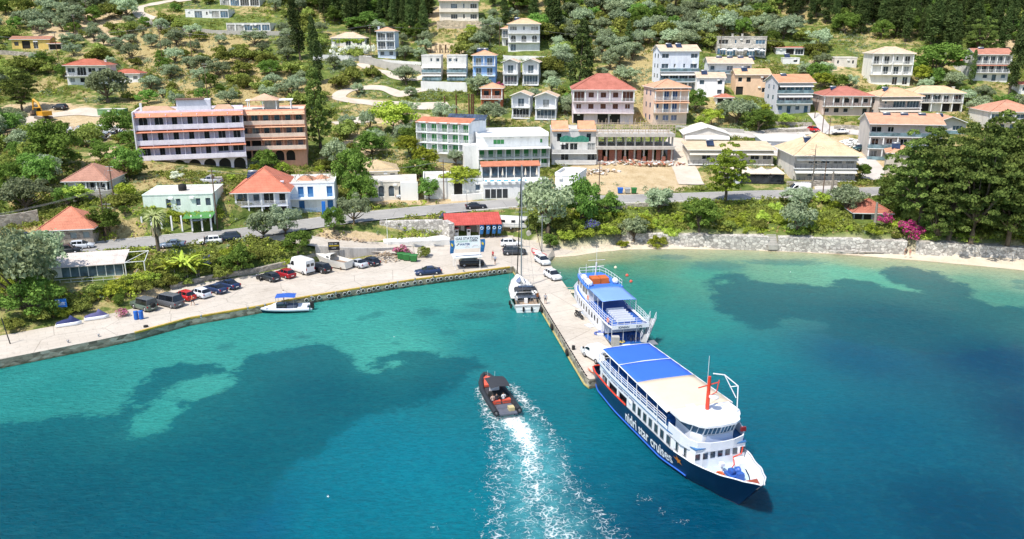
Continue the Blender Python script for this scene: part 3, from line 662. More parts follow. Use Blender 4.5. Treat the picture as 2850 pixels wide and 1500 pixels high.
def house(name,label,cat,u,v,wpx,storey,floors,roof='hip',depth_m=None,yaw=0,wall=(.76,.75,.72),roofc=(.50,.24,.14),rise=None,gc=None,wc=None,shut=None,over=.5,group=None,
   chim=None,solar=0,zoff=0.0,rail='white',railc=None,parapet=.35,base=3.5,awnc=(.80,.78,.72),side='',land=None,wmat=None,bd=1.15,tilec=None,at=None,wm=None,sm=None,colc=None,rect=True,shiftv=0):
 """floors: top first, each 'flags:openings'; flags B balcony, R its railing only when B, A awning, T tiled canopy, C columns, P partitions, L deep loggia, F fascia
       storey is in photo pixels; u, v is the middle of the foot of the front"""
 P = at or T(u,v); t = depth(P); mpp = t / F
 W = wm or wpx * mpp / max(.5,math.cos(R(yaw))); h = sm or storey * mpp * 1.03
 D = depth_m or min(11,W * .75)
 root = thing(name,label,cat,(P.x,P.y,P.z + zoff),R(yaw),group)
 nfl = len(floors); Ht = nfl * h
 m_wall = wmat or wallm(wall); gc = gc or M_glass; wc = wc or M_white
 RECTS.append((u - wpx * .55,v - storey * nfl * 1.0 - 16,u + wpx * .55,v + 2,t)) if rect else None
 if land: LAND.append((P.x,P.y,W,D,land))
 T_ = .25; wb = MB(); hw = W / 2
 wb.box(-hw,hw,T_,D,-base,Ht)
 wb.box(-hw,hw,0,T_ ,-base,0)
 mt = tilec or tiles("clay_tiles",roofc)
 for fi,spec in enumerate(floors):
  z0 = (nfl - 1 - fi) * h; flags,ops = spec.split(':') if ':' in spec else ('',spec)
  n = len(ops); bw = W / n
  for i,k in enumerate(ops):
   a,b = -hw + i * bw,-hw + (i + 1) * bw; c = (a + b) / 2
   if k == '.': wb.box(a,b,0,T_,z0,z0 + h); continue
   ww = {'w': min(1.5,bw * .5),'W': bw * .78,'d': min(1.9,bw * .5),'n': min(.7,bw * .3),'s': min(1.5,bw * .5),'S': min(1.5,bw * .48),'g': bw * .88,'b': min(1.9,bw * .6),'a': min(1.9,bw * .6),'A': bw * .8,'o': bw * .86,'E': min(2.6,bw * .72),'D': min(1.1,bw * .4)}.get(k,bw * .5)
   zs = {'w': .34,'W': .3,'n': .36,'s': .34,'E': .32}.get(k,.02) * h; ze = {'g': .86,'o': .88,'A': .86}.get(k,.78) * h
   x0,x1 = c - ww / 2,c + ww / 2; za,zb = z0 + zs,z0 + ze
   wb.box(a,x0,0,T_,z0,z0 + h); wb.box(x1,b,0,T_,z0,z0 + h); wb.box(x0,x1,0,T_,zb,z0 + h)
   if za > z0 + .03: wb.box(x0,x1,0,T_,z0,za)
   if k in 'aA':
    r = ww / 2; zc_ = zb - min(r,(ze - zs) * .5); seg = 6; rz = zb - zc_
    for s_ in (-1,1):
     vs = [(c + s_ * r,yy,zb) for yy in (0,T_)]; pts = []
     for q in range(seg + 1):
      an = math.pi / 2 * q / seg; pts.append((c + s_ * r * math.cos(an),zc_ + rz * math.sin(an)))
     fv = [(c + s_ * r,0,zb - .001)] + [(px,0,pz - .001) for px,pz in pts]; bv = [(px,T_,pz) for px,_,pz in fv]
     k0 = len(fv); wb.add(fv + bv,[tuple(range(k0))] + [(q,q + 1,q + 1 + k0,q + k0) for q in range(1,k0 - 1)])
   kk = {'W': 'E','a': 'd','A': None,'o': None,'D': 'S'}.get(k,k)
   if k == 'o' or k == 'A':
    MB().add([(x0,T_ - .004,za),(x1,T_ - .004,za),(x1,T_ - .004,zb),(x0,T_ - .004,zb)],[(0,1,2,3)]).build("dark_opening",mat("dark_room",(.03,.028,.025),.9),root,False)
   elif kk: opening(kk,x0,x1,za,zb,T_,wc,gc,root,shut)
  if 'B' in flags or 'C' in flags or 'P' in flags:
   d = bd * (1.5 if 'L' in flags else 1)
   if z0 > .2 or 'G' in flags: MB().box(-hw - .05,hw + .05,-d,-.003,z0 - .16,z0 + .04).build("balcony",wc if wall[0] < .7 else m_wall,root,False)
   if 'B' in flags:
    hr = 1.0; rm = railc or {'white': M_white,'dark': M_dark_metal,'glass': glass("railing_glass",(.16,.24,.27)),'solid': m_wall}[rail]; rb = MB()
    ex = hw
    if rail == 'solid':
     rb.box(-ex,ex,-d,-d + .14,z0 + .045,z0 + hr - .05); rb.box(-ex,-ex + .14,-d + .145,-.004,z0 + .045,z0 + hr - .05); rb.box(ex - .14,ex,-d + .145,-.004,z0 + .045,z0 + hr - .05)
    elif rail == 'glass':
     rb.box(-ex,ex,-d,-d + .03,z0 + .045,z0 + hr); rb.box(-ex,-ex + .03,-d + .035,-.004,z0 + .045,z0 + hr)
    else:
     for zz in (.25,.5,.75,1.0): rb.box(-ex,ex,-d,-d + .05,z0 + zz * hr - .035,z0 + zz * hr + .01); rb.box(-ex,-ex + .05,-d + .06,-.004,z0 + zz * hr - .035,z0 + zz * hr + .01)
     q = max(2,int(W / 1.2))
     for i in range(q + 1): xx = -ex + .03 + (2 * ex - .06) * i / q; rb.box(xx - .03,xx + .03,-d + .055,-d + .10,z0 + .045,z0 + hr)
    rb.build("railing",rm,root,False)
   if 'C' in flags:
    for i in range(n + 1):
     xx = min(max(-hw + i * bw,-hw + .16),hw - .16)
     MB().box(xx - .13,xx + .13,-d + .15,-d + .4,z0 + .045,z0 + h - .17).build("column",colc or wc,root,False)
   if 'P' in flags:
    for i in range(n + 1):
     xx = min(max(-hw + i * bw,-hw + .1),hw - .1)
     MB().box(xx - .09,xx + .09,-d + .16,-.005,z0 + .045,z0 + h - .17).build("partition",m_wall,root,False)
   if ('C' in flags or 'P' in flags) and 'T' not in flags and fi == 0 and roof == 'flat':
    MB().box(-hw - .1,hw + .1,-d - .1,-.004,z0 + h - .165,z0 + h + .03).build("porch_roof",wc,root,False)
  if 'T' in flags:
   dd = bd + .35; z_ = z0 + h
   MB().add([(-hw - .15,-dd,z_ - .2 * h),(hw + .15,-dd,z_ - .2 * h),(hw + .15,-.004,z_ + .12),(-hw - .15,-.004,z_ + .12),(-hw - .15,-dd,z_ - .2 * h - .1),(hw + .15,-dd,z_ - .2 * h - .1),(hw + .15,-.004,z_),(-hw - .15,-.004,z_)],
      [(0,1,2,3),(4,7,6,5),(0,4,5,1),(1,5,6,2),(3,2,6,7),(0,3,7,4)]).build("tiled_canopy",mt,root,False)
  if 'A' in flags:
   dd = bd + .2; z_ = z0 + h * .93
   MB().add([(-hw + .1,-dd,z_ - .75),(hw - .1,-dd,z_ - .75),(hw - .1,-.01,z_),(-hw + .1,-.01,z_),(-hw + .1,-dd,z_ - .95),(hw - .1,-dd,z_ - .95)],[(0,1,2,3),(0,4,5,1)]).build("awning",mat("awning_cloth",awnc,.8,0,.05,1),root,False)
 for i in range(int(W / 5)):                                # air conditioners on the wall
  xx = rnd.uniform(-hw + .6,hw - .6); zz = rnd.randrange(nfl) * h + h * .84; MB().box(xx - .4,xx + .4,-.34,-.004,zz - .28,zz + .1).build('air_conditioner',M_white,root,False)
 for s_ in side:                                            # small side windows, 'L' left and 'R' right
  for fi in range(nfl):
   z0 = fi * h; sx = -hw - .02 if s_ == 'L' else hw + .02
   for yy in (D * .3,D * .68):
    MB().box(min(sx,sx + (.03 if s_ == 'R' else -.03)),max(sx,sx + (.03 if s_ == 'R' else -.03)),yy - .45,yy + .45,z0 + .36 * h,z0 + .76 * h).build("side_window",gc,root,False)
 wb.build("wall",m_wall,root,False)
 # roof
 yf = -over - (bd * .8 if floors[0].split(':')[0].strip() != floors[0] and any(q in floors[0].split(':')[0] for q in 'BCP') and ':' in floors[0] else 0); yb = D + over; xf = -hw - over; xb = hw + over
 if roof == 'flat':
  rb = MB().box(-hw - .02,hw + .02,-.02,D + .02,Ht + .002,Ht + .14,1)
  if parapet:
   p = parapet + .14
   rb.box(-hw - .08,hw + .08,-.08,.12,Ht + .001,Ht + p); rb.box(-hw - .08,hw + .08,D - .12,D + .08,Ht + .001,Ht + p); rb.box(-hw - .08,-hw + .12,.121,D - .121,Ht + .001,Ht + p); rb.box(hw - .12,hw + .08,.121,D - .121,Ht + .001,Ht + p)
  rf = rb.build("roof",[m_wall,mat("roof_slab",(.55,.52,.47),.9,0,.18,.4)],root,False)
 else:
  Wd,Dd = xb - xf,yb - yf; rs = rise if rise is not None else min(Wd,Dd) * .19
  e = .16; zt = Ht + e; ym = (yf + yb) / 2
  if roof == 'hip':
   if Wd >= Dd: r0,r1 = (xf + Dd / 2,ym),(xb - Dd / 2,ym)
   else: r0,r1 = (0,yf + Wd / 2),(0,yb - Wd / 2)
   if abs(r0[0] - r1[0]) + abs(r0[1] - r1[1]) < .05: r1 = (r0[0] + .06,r0[1])
   vs = [(xf,yf,zt),(xb,yf,zt),(xb,yb,zt),(xf,yb,zt),(r0[0],r0[1],zt + rs),(r1[0],r1[1],zt + rs),(xf,yf,Ht + .01),(xb,yf,Ht + .01),(xb,yb,Ht + .01),(xf,yb,Ht + .01)]
   if Wd >= Dd: fs = [(0,1,5,4),(1,2,5),(2,3,4,5),(3,0,4)]
   else: fs = [(0,1,4),(1,2,5,4),(2,3,5),(3,0,4,5)]
   rb = MB().add(vs,fs); rb.add(vs,[(0,6,7,1),(1,7,8,2),(2,8,9,3),(3,9,6,0),(6,9,8,7)],1)
   for a_,b_ in (((xf,yf),r0 if Wd >= Dd else r0),((xb,yf),r1 if Wd >= Dd else r0)): rb.tube([(a_[0],a_[1],zt + .02),(b_[0],b_[1],zt + rs + .03)],.11,5,0)
  elif roof == 'gable':      # ridge left-right
   vs = [(xf,yf,zt),(xb,yf,zt),(xb,ym,zt + rs),(xf,ym,zt + rs),(xb,yb,zt),(xf,yb,zt),(xf,yf,Ht),(xb,yf,Ht),(xb,yb,Ht),(xf,yb,Ht),(xf,ym,zt + rs - .16),(xb,ym,zt + rs - .16)]
   rb = MB().add(vs,[(0,1,2,3),(3,2,4,5)]); rb.add(vs,[(0,6,7,1),(4,8,9,5),(6,10,11,7),(9,8,11,10),(0,3,10,6),(3,5,9,10),(1,7,11,2),(2,11,8,4)],1)
   zz = Ht + .01
   for xx in (-hw + .01,hw - .01): MB().add([(xx,yf + .3,zz),(xx,yb - .3,zz),(xx,ym,zz + rs - .05)],[(0,1,2)]).build("gable",m_wall,root,False)
  else:                       # 'gabley' ridge front-back; 'shed' slopes to the front
   if roof == 'shed':
    vs = [(xf,yf,zt),(xb,yf,zt),(xb,yb,zt + rs),(xf,yb,zt + rs),(xf,yf,Ht),(xb,yf,Ht),(xb,yb,zt + rs - .16),(xf,yb,zt + rs - .16)]
    rb = MB().add(vs,[(0,1,2,3)]); rb.add(vs,[(4,7,6,5),(0,4,5,1),(1,5,6,2),(2,6,7,3),(3,7,4,0)],1)
   else:
    vs = [(xf,yf,zt),(0,yf,zt + rs),(xb,yf,zt),(xf,yb,zt),(0,yb,zt + rs),(xb,yb,zt),(xf,yf,Ht),(0,yf,zt + rs - .16),(xb,yf,Ht),(xf,yb,Ht),(0,yb,zt + rs - .16),(xb,yb,Ht)]
    rb = MB().add(vs,[(0,1,4,3),(1,2,5,4)]); rb.add(vs,[(0,6,7,1),(1,7,8,2),(6,9,10,7),(7,10,11,8),(3,9,6,0),(2,8,11,5),(3,4,10,9),(4,5,11,10)],1)
    MB().add([(-hw,-.004,Ht),(hw,-.004,Ht),(0,-.004,Ht + rs - .1)],[(0,1,2)]).build("gable",m_wall,root,False)
  rf = rb.build("roof",[mt,M_white],root,False)
  rf["h"] = 0; del rf["h"]
 if chim:
  for cx,cy in (chim if isinstance(chim,list) else [chim]):
   z1 = Ht + (1.6 if roof != 'flat' else 1.2)
   MB().box(cx * hw - .3,cx * hw + .3,cy * D - .3,cy * D + .3,Ht,z1).box(cx * hw - .38,cx * hw + .38,cy * D - .38,cy * D + .38,z1 + .001,z1 + .15).build("chimney",m_wall,root,False)
 for i in range(solar):
  sx_ = (-.45 + .5 * i) * hw; sz = Ht + (.45 + (rise or min(W,D) * .19) * .45 if roof != 'flat' else .35); sy = D * .22
  s_ = MB(); tl = .55
  s_.add([(sx_ - .95,sy,sz),(sx_ + .95,sy,sz),(sx_ + .95,sy + 1.7,sz + 1.0),(sx_ - .95,sy + 1.7,sz + 1.0),(sx_ - .95,sy,sz - .1),(sx_ + .95,sy,sz - .1),(sx_ + .95,sy + 1.7,sz + .9),(sx_ - .95,sy + 1.7,sz + .9)],
    [(0,1,2,3),(4,7,6,5),(0,4,5,1),(1,5,6,2),(2,6,7,3),(3,7,4,0)],0)
  s_.lathe((sx_,sy + 1.95,sz + 1.05),[(.08,-.95),(.27,-.9),(.27,.9),(.08,.95)],10,1,'X')
  s_.build("solar_heater",[glass("solar_panel",(.02,.03,.06)),M_grey_metal],root,False)
 root["_H"] = 0; del root["_H"]
 return root,W,D,h,Ht
OR = (.50,.22,.12); SANDY = (.60,.42,.24); RED = (.42,.13,.08); PEACH = (.58,.34,.21); BROWNR = (.36,.17,.11)
LAV = (.80,.72,.82); TERRA = (.80,.42,.28)
DARKG = glass("dark_glass",(.02,.025,.03)); GREY_B = glass("grey_blue_glass",(.07,.10,.13))
GREENS = mat("green_shutter",(.06,.30,.09),.6,0,.15,2); CURT_OK += [DARKG,GREY_B]; BROWNS = mat("brown_shutter",(.13,.05,.03),.6,0,.2,2); DARKS = mat("dark_shutter",(.025,.03,.03),.6); BLUES = mat("blue_shutter",(.03,.14,.34),.6)
# far upper left villas
house("villa","upper flat white villa with a row of blue glass doors at the top edge","villa",668,17,112,20,["gggg"],'flat',7,-4,gc=M_blueglass,parapet=.1,land="the upper flat white villa")
house("villa","flat white villa with a dark entrance above the bright green lawn","villa",577,50,122,21,[".gngg"],'flat',7,-3,gc=M_blueglass,parapet=.1,land="the flat white villa above the lawn")
house("villa","flat white villa below the terraced grass beside the hedge","villa",692,86,124,19,["ggggg"],'flat',7,-4,gc=M_blueglass,parapet=.1,land="the flat white villa below the terraced grass")
house("old_house","low yellow ruined house behind an olive tree at the left edge","house",88,136,100,24,["sod."],'gable',5,6,(0.71,0.51,0.16),BROWNR,land="the low yellow house")
house("shed","small open shed with a red tin roof beside the yellow house","shed",155,138,36,15,["o"],'shed',4,4,(0.46,0.41,0.34),RED,rise=.3)
house("house","two-storey white house with a red hipped roof and a dark glazed veranda","house",247,238,108,26,["BG:EgEE","wsd."],'hip',8,6,roofc=RED,gc=DARKG,shut=None,rail='dark',chim=(.7,.6),bd=1.2,land="the white house with the dark glazed veranda")
house("cottage","small white cottage with a red hipped roof beside the larger white house","cottage",353,231,74,24,["wsw"],'hip',6,4,roofc=RED,land="the small white cottage")
# top centre
house("villa","cream hilltop villa with stepped terraces and an orange roof","villa",1278,62,108,27,["B:.EnE","B:.EnE"],'hip',9,2,(0.82,0.75,0.63),PEACH,bd=.8,rail='solid',land="the cream hilltop villa")
house("bungalow","low house with a sandy hipped roof above a flowering white hedge","bungalow",970,130,92,22,["dbd"],'hip',10,3,roofc=(.62,.47,.34),land="the sandy-roofed bungalow")
house("tower_house","narrow pale blue three-storey house with draped balcony curtains","house",1077,162,50,23,["BC:gg","BC:gg","ww"],'hip',7,-3,(0.63,0.71,0.84),PEACH,gc=GREY_B,chim=(-.9,.3),bd=1,land="the narrow pale blue house")
house("guest_house","white three-storey guest house with three ground arches and an orange hipped roof","guest house",1458,142,88,23,["B:EnE","B:aaa","d.."],'hip',9,-2,roofc=(.62,.42,.26),solar=1,land="the white arched guest house")
house("house","white house half hidden at the left of the arched guest house","house",1415,128,36,22,["B:g","d"],'hip',7,-2,roofc=PEACH)
for i,(u,lb) in enumerate(((1202,"left cream block of the modern pair with white awnings, below the wooden pergolas"),(1272,"right cream block of the modern pair with white awnings, below the wooden pergolas"))):
 house("modern_house",lb,"house",u,224,54,21,[".nw" if i == 0 else "wn.","BA:E","BA:g"],'flat',8,0,(.68,.66,.62),gc=GREY_B,rail='glass',bd=1.2,zoff=0,group=None,land="the cream modern pair")
 # tiled strip under the parapet
house("blue_house","sky blue three-storey house with white balconies and roof panels","house",1348,238,62,26,["BC:dd","B:db","o."],'hip',8,-3,(0.27,0.48,0.84),PEACH,gc=GREY_B,solar=2,bd=1.1,land="the sky blue house")
for u,v,w_,lb in ((1421,236,40,"upper left white gabled cottage of the four"),(1477,236,44,"upper right white gabled cottage of the four"),(1450,328,50,"lower left white gabled cottage of the four"),(1519,331,58,"lower right white gabled cottage of the four, beside a small pool")):
 house("gabled_cottage",lb,"cottage",u,v,w_,29,["BC:d","BG:g"],'gabley',7,-8,(.74,.75,.77),(.62,.47,.34),gc=GREY_B,bd=1.3,group="white gabled cottages on the slope",land=lb.split(" of")[0] + (" of the four"),side='L')
house("small_house","small rust-red two-storey house with a white balcony","house",1369,303,60,27,["BC:ss","dd"],'hip',7,-3,(0.46,0.14,0.07),PEACH,gc=DARKG,bd=1.2,land="the rust-red house")
house("apartment_house","large pink two-storey apartment house with red hipped roof and dormers","apartment house",1677,345,168,30,["BC:gsssg","B:wsssw","o.oo."],'hip',13,-2,(0.75,0.63,0.64),(.42,.15,.11),gc=BROWNS,bd=1.5,chim=(-.2,.7),land="the large pink apartment house",rise=4.2)
house("apartment_house","tall peach house with two tiled balcony storeys and blue doors","apartment house",1863,346,96,32,["BCT:.bb.","BCT:nbb.","nEE."],'hip',10,8,(0.75,0.57,0.46),(.58,.33,.21),gc=glass("blue_doors",(.05,.10,.24)),chim=(-.1,.3),side='L',land="the tall peach house")
house("apartment_house","big white four-storey block with a sandy gable roof and glass balconies","apartment house",1887,254,108,26,["E..E","B:EnnE","BA:gggg","o.gg"],'gable',9,6,(0.71,0.75,0.82),(.62,.47,.34),gc=GREY_B,rail='glass',solar=2,side='L',land="the big white four-storey block")
house("terraced_house","rear white terraced house with dormers and four roof panels","terraced house",2028,232,118,26,["B:w.E.E","BC:.E.gE"],'gable',8,-4,(0.82,0.84,0.84),(.60,.44,.32),gc=GREY_B,rail='glass',solar=4,bd=1,land="the rear white terraced house")
house("terraced_house","front white terraced house with a dormer below the rear one","terraced house",1976,270,74,25,["s.s","s.s"],'gable',7,-4,(0.84,0.84,0.84),(.60,.44,.32),gc=GREY_B,solar=1,land="the front white terraced house")
house("townhouse","peach townhouse with a dormer and brown windows","townhouse",2092,266,92,27,["ws.E","o..E"],'gable',8,-4,(0.78,0.54,0.36),(.62,.40,.24),gc=DARKG,solar=1,land="the peach townhouse")
house("hotel","long stone building with blue windows and white parasols on its terrace","hotel",2062,156,134,24,["WnwW","ggggg"],'flat',9,-4,(0.57,0.54,0.48),gc=M_blueglass,chim=[(-.3,.5),(.1,.5)],wmat=stone("pale_stone",(.50,.46,.40),1.2,(.45,.42,.37),.3),land="the long stone building")
house("shed","small white building with a red awning roof near the conifers","shed",2198,152,76,17,[".og"],'shed',5,-4,roofc=RED,rise=.4,land="the small white building with the red roof")
house("shed","tiny white utility building below the red-roofed shed","shed",2202,178,44,15,[".w"],'flat',4,-6,solar=1,parapet=.05)
house("bungalow","low beige wing with dark windows beside the white columned house","bungalow",2352,186,60,22,["n.n"],'flat',7,-6,(0.68,0.64,0.57),gc=DARKG)
house("apartment_house","white three-storey house with columned balconies and a sandy roof","apartment house",2474,236,108,27,["BC:ddnd","BC:.ddd","..dd"],'hip',9,-7,(0.82,0.79,0.71),(.62,.47,.34),gc=DARKG,land="the white columned house")
house("apartment_house","right-hand white house with two glazed galleries under a red tiled roof","apartment house",2752,226,96,23,["BC:ggggg","BCT:ggggg",".wdw"],'gable',8,-5,(0.80,0.78,0.75),(.45,.20,.14),gc=GREY_B,solar=1,land="the house with glazed galleries")
house("cottage","plain white cottage with a red roof behind the cypress on the right","cottage",2692,198,44,22,["."],'hip',6,-5,roofc=RED)
house("house","white house cut by the right edge with an orange roof","house",2850,262,30,24,["w"],'hip',6,-5,roofc=RED)
house("apartment_house","grey house with an orange gable roof and white roller awnings","apartment house",2206,316,98,27,["BA:gggg","BA:gggg","wdwd"],'gable',10,4,(0.57,0.57,0.60),(.55,.28,.16),gc=M_blueglass,rail='glass',solar=1,side='L',awnc=(.70,.68,.66),land="the grey house with roller awnings")
house("apartment_house","two-storey house with a wide red hipped roof and wrap balcony","apartment house",2352,322,128,26,["BC:.sssw","wsw.d"],'hip',11,-4,(0.64,0.50,0.43),(.42,.16,.12),gc=DARKS,rail='dark',solar=1,chim=(.35,.7),land="the wide red-hipped house")
house("apartment_house","beige house with a sandy hipped roof and striped awnings","apartment house",2498,330,118,29,["BA:ngg","BA:ngg"],'hip',10,4,(0.62,0.52,0.46),(.64,.40,.24),gc=GREY_B,rail='dark',solar=1,side='L',awnc=(.62,.55,.47),land="the beige house with striped awnings")
house("house","low cream house on stilts with a brick chimney behind the beige house","house",2600,310,140,24,["BC:.ggdg","C:oo.oo"],'hip',8,-3,(0.75,0.71,0.63),(.62,.45,.28),gc=DARKG,chim=(.8,.4),land="the cream house on stilts")
house("apartment_house","cream house with a big orange hipped roof and outside stair at the right edge","apartment house",2815,366,132,26,["BC:EEEE","wddwd"],'hip',13,-6,(0.75,0.71,0.64),(.55,.27,.18),gc=GREY_B,rail='white',land="the big orange-hipped house")
house("townhouse","grey townhouse row with three orange gables and white framed balconies","townhouse",2508,446,184,32,["B:Ew..E","BC:dwdwg","BC:dwdwg"],'gable',10,-9,(0.57,0.52,0.48),(.58,.31,.20),gc=DARKG,rail='glass',solar=3,land="the grey townhouse row",colc=M_white)
house("townhouse","smaller gabled grey townhouse with a glass balcony behind the row","townhouse",2640,372,84,28,["B:.E"],'gabley',9,-9,(0.59,0.56,0.52),(.58,.31,.20),gc=GREY_B,rail='glass',solar=1)
house("annex","small grey annex with an orange roof at the end of the dusty lot","annex",2504,490,72,30,["..E","..o"],'hip',7,-22,(0.52,0.48,0.41),(.60,.32,.20),gc=M_blueglass,side='L',land="the small grey annex",solar=1)
house("guest_house","two-storey guest house with a broad yellow-sand hipped roof","guest house",2292,502,170,34,["BA:.EEEE","BGA:.EEEE"],'hip',14,-2,(0.64,0.60,0.55),(.64,.48,.31),gc=GREY_B,rail='dark',solar=1,chim=[(-.7,.3),(-.1,.5)],rise=4.6,land="the guest house with the yellow-sand roof",over=1.0)
house("bungalow","low white building with a pale sheet roof behind the guest house","bungalow",2190,424,134,30,["..w..o"],'shed',9,-3,(0.71,0.72,0.73),(.62,.60,.54),rise=.6,land="the low white sheet-roofed building",gc=GREY_B)
house("bungalow","long low beige bungalow row with cream awnings","bungalow",2032,456,234,38,["BGA:.Ew..EE"],'shed',9,-2,(0.64,0.58,0.50),(.62,.48,.33),gc=DARKG,rail='dark',rise=.9,solar=1,land="the long low bungalow row",awnc=(.74,.68,.58))
house("workshop","pale building with a low cream gable roof and awning","building",1966,402,122,26,["A:..gg"],'gabley',12,-5,(0.68,0.63,0.57),(.72,.67,.60),rise=2.0,gc=DARKG,land="the pale gabled building",tilec=mat("cream_sheet_roof",(.72,.68,.60),.7,0,.1,.5))
# restaurant of tent roofs
Pr = T(2100,512); mpp = depth(Pr) / F
rt = thing("restaurant","restaurant with a row of pyramid tent roofs beside the coast road","restaurant",Pr,R(-2)); LAND.append((Pr.x,Pr.y,14,6,"the tent-roofed restaurant"))
RECTS.append((2018,460,2190,520,depth(Pr)))
mb = MB(); cw = 160 * mpp / 4; x0 = -2 * cw
mb.box(x0,-x0,3.0,7.5,-1.5,2.4); mb.build("wall",wallm((.40,.37,.33)),rt)
for i in range(4):
 a = x0 + i * cw; z = 2.5
 MB().add([(a - .15,-.4,z),(a + cw + .15,-.4,z),(a + cw + .15,3.2,z),(a - .15,3.2,z),(a + cw / 2,1.4,z + 1.35),(a - .15,-.4,z - .14),(a + cw + .15,-.4,z - .14),(a + cw + .15,3.2,z - .14),(a - .15,3.2,z - .14)],
    [(0,1,4),(1,2,4),(2,3,4),(3,0,4),(0,5,6,1),(1,6,7,2),(2,7,8,3),(3,8,5,0),(5,8,7,6)]).build("tent_roof",mat("sand_canvas",(.62,.52,.42),.85),rt)
 mb = MB().box(a + .02,a + .12,0,.1,-1.5,2.36).box(a + .12,a + cw,.04,.07,.0,2.2,1); mb.build("glazing",[M_dark_metal,DARKG if i else mat("white_awning",(.6,.62,.66),.7)],rt)
# hotels in the middle
hl,W,D_,h_,Ht = house("hotel","green-shuttered white hotel wing with a zigzag red tiled roof","hotel",1240,452,150,27,["BP:bbbbb","BP:bbbbb","BP:bbbbb","....."],'flat',9,-22,(0.82,0.84,0.84),gc=GREENS,wc=M_white,bd=1.6,land="the green-shuttered hotel wing",parapet=.1)
sb = MB(); mt = tiles("clay_tiles",(.50,.19,.11))
n_ = 5; bw = W / n_
for i in range(n_):
 a = -W / 2 + i * bw; z = Ht - .05
 sb.add([(a,-1.9,z),(a + bw,-1.2,z),(a + bw,2.4,z + 1.0),(a,2.4,z + 1.0),(a,-1.9,z - .15),(a + bw,-1.2,z - .15)],[(0,1,2,3),(0,4,5,1)])
sb.build("tiled_roof_edge",mt,hl)
pn = MB()
for i in range(11):
 a = -1 + i * .98; pn.add([(a,3.2,Ht + .5),(a + .9,3.2,Ht + .5),(a + .9,4.9,Ht + 1.7),(a,4.9,Ht + 1.7),(a,3.2,Ht + .4),(a + .9,3.2,Ht + .4),(a + .9,4.9,Ht + 1.6),(a,4.9,Ht + 1.6)],[(0,1,2,3),(4,7,6,5),(0,4,5,1),(1,5,6,2),(2,6,7,3),(3,7,4,0)])
pn.build("solar_panel_row",glass("solar_panel",(.05,.07,.11)),hl)
hr_,W,D_,h_,Ht = house("hotel","long white hotel wing with green doors and criss-cross balcony rails","hotel",1428,465,196,27,["BL:.W..n","BP:bbbbbbbb","BP:bbdbwEEW"],'flat',12,9,(0.84,0.84,0.82),gc=GREENS,wc=M_white,bd=2.0,land="the long white hotel wing",parapet=.9)
MB().box(-W * .42,W * .49,-1.2,D_ * .8,Ht + .2,Ht + .42).build("roof_slab",M_white,hr_)
sw = MB(); sw.box(-W / 2 - 3.5,-W / 2 - .01,-1.0,8,-3,Ht * .78); sw.build("stair_tower",wallm((.76,.76,.74)),hr_)
# pool terrace with glass hall below the hotel
Pp = T(1440,552); mpp = depth(Pp) / F; pw = 190 * mpp
pb = thing("pool_terrace","white hotel building with a blue pool, glass hall and red tiled roof","building",Pp,R(7)); LAND.append((Pp.x,Pp.y,16,10,"the pool building")); RECTS.append((1340,440,1600,556,depth(Pp)))
hw = pw / 2; wm_ = wallm((.74,.74,.72))
mb = MB().box(-hw,hw,0,6.2,-1.5,3.6).box(-hw - .1,hw + .1,-.25,-.02,3.2,3.75).box(-hw,hw,-.019,.15,3.601,3.9)
mb.build("wall",wm_,pb)
MB().box(-hw + .6,hw - 5.2,.7,3.2,3.61,3.68).build("pool",mat("pool_water",(.05,.42,.75),.15,0,.12,1.5),pb)
mb = MB().box(-hw + .3,hw - 2,6.2,6.25,3.7,6.4,1)
for i in range(8): xx = -hw + .3 + i * (pw - 2.3) / 7; mb.box(xx - .08,xx + .08,6.1,6.19,3.61,6.4)
mb.build("glass_hall",[M_white,glass("hall_glass",(.05,.07,.09))],pb)
MB().add([(-hw,5.6,6.4),(hw - 1.6,5.6,6.4),(hw - 1.6,8.0,7.2),(-hw,8.0,7.2),(-hw,5.6,6.25),(hw - 1.6,5.6,6.25),(hw - 1.6,8,7.05),(-hw,8,7.05)],[(0,1,2,3),(0,4,5,1),(4,7,6,5),(1,5,6,2),(2,6,7,3),(3,7,4,0)]).build("tiled_roof",mt,pb)
MB().box(-hw,hw - 1.6,6.3,8.2,3.6,6.39).build("hall_wall",wm_,pb)
for i in range(4): MB().box(-hw + .4 + i * 1.3,-hw + 1.5 + i * 1.3,-.03,-.004,.2,2.2).build("shop_window",DARKG,pb)
MB().box(2,7,-.03,-.004,.1,1.9).build("shop_panel",mat("grey_blue_panel",(.42,.47,.52),.7),pb)
for i in range(5):      # closed parasols by the pool
 q = (-hw + 2.2 + i * 2.6,4.4,3.61); pr = thing("parasol",f"{['leftmost', 'second', 'third', 'fourth', 'rightmost'][i]} of the closed cream parasols by the hotel pool","parasol",pb.matrix_basis @ Vector(q),0,"closed parasols by the pool")
 MB().tube([(0,0,0),(0,0,2.5)],.04,6).build("pole",M_white,pr); MB().lathe((0,0,.9),[(.26,0),(.2,.5),(.05,1.5)],8).build("canopy",mat("cream_cloth",(.68,.58,.46),.8),pr)
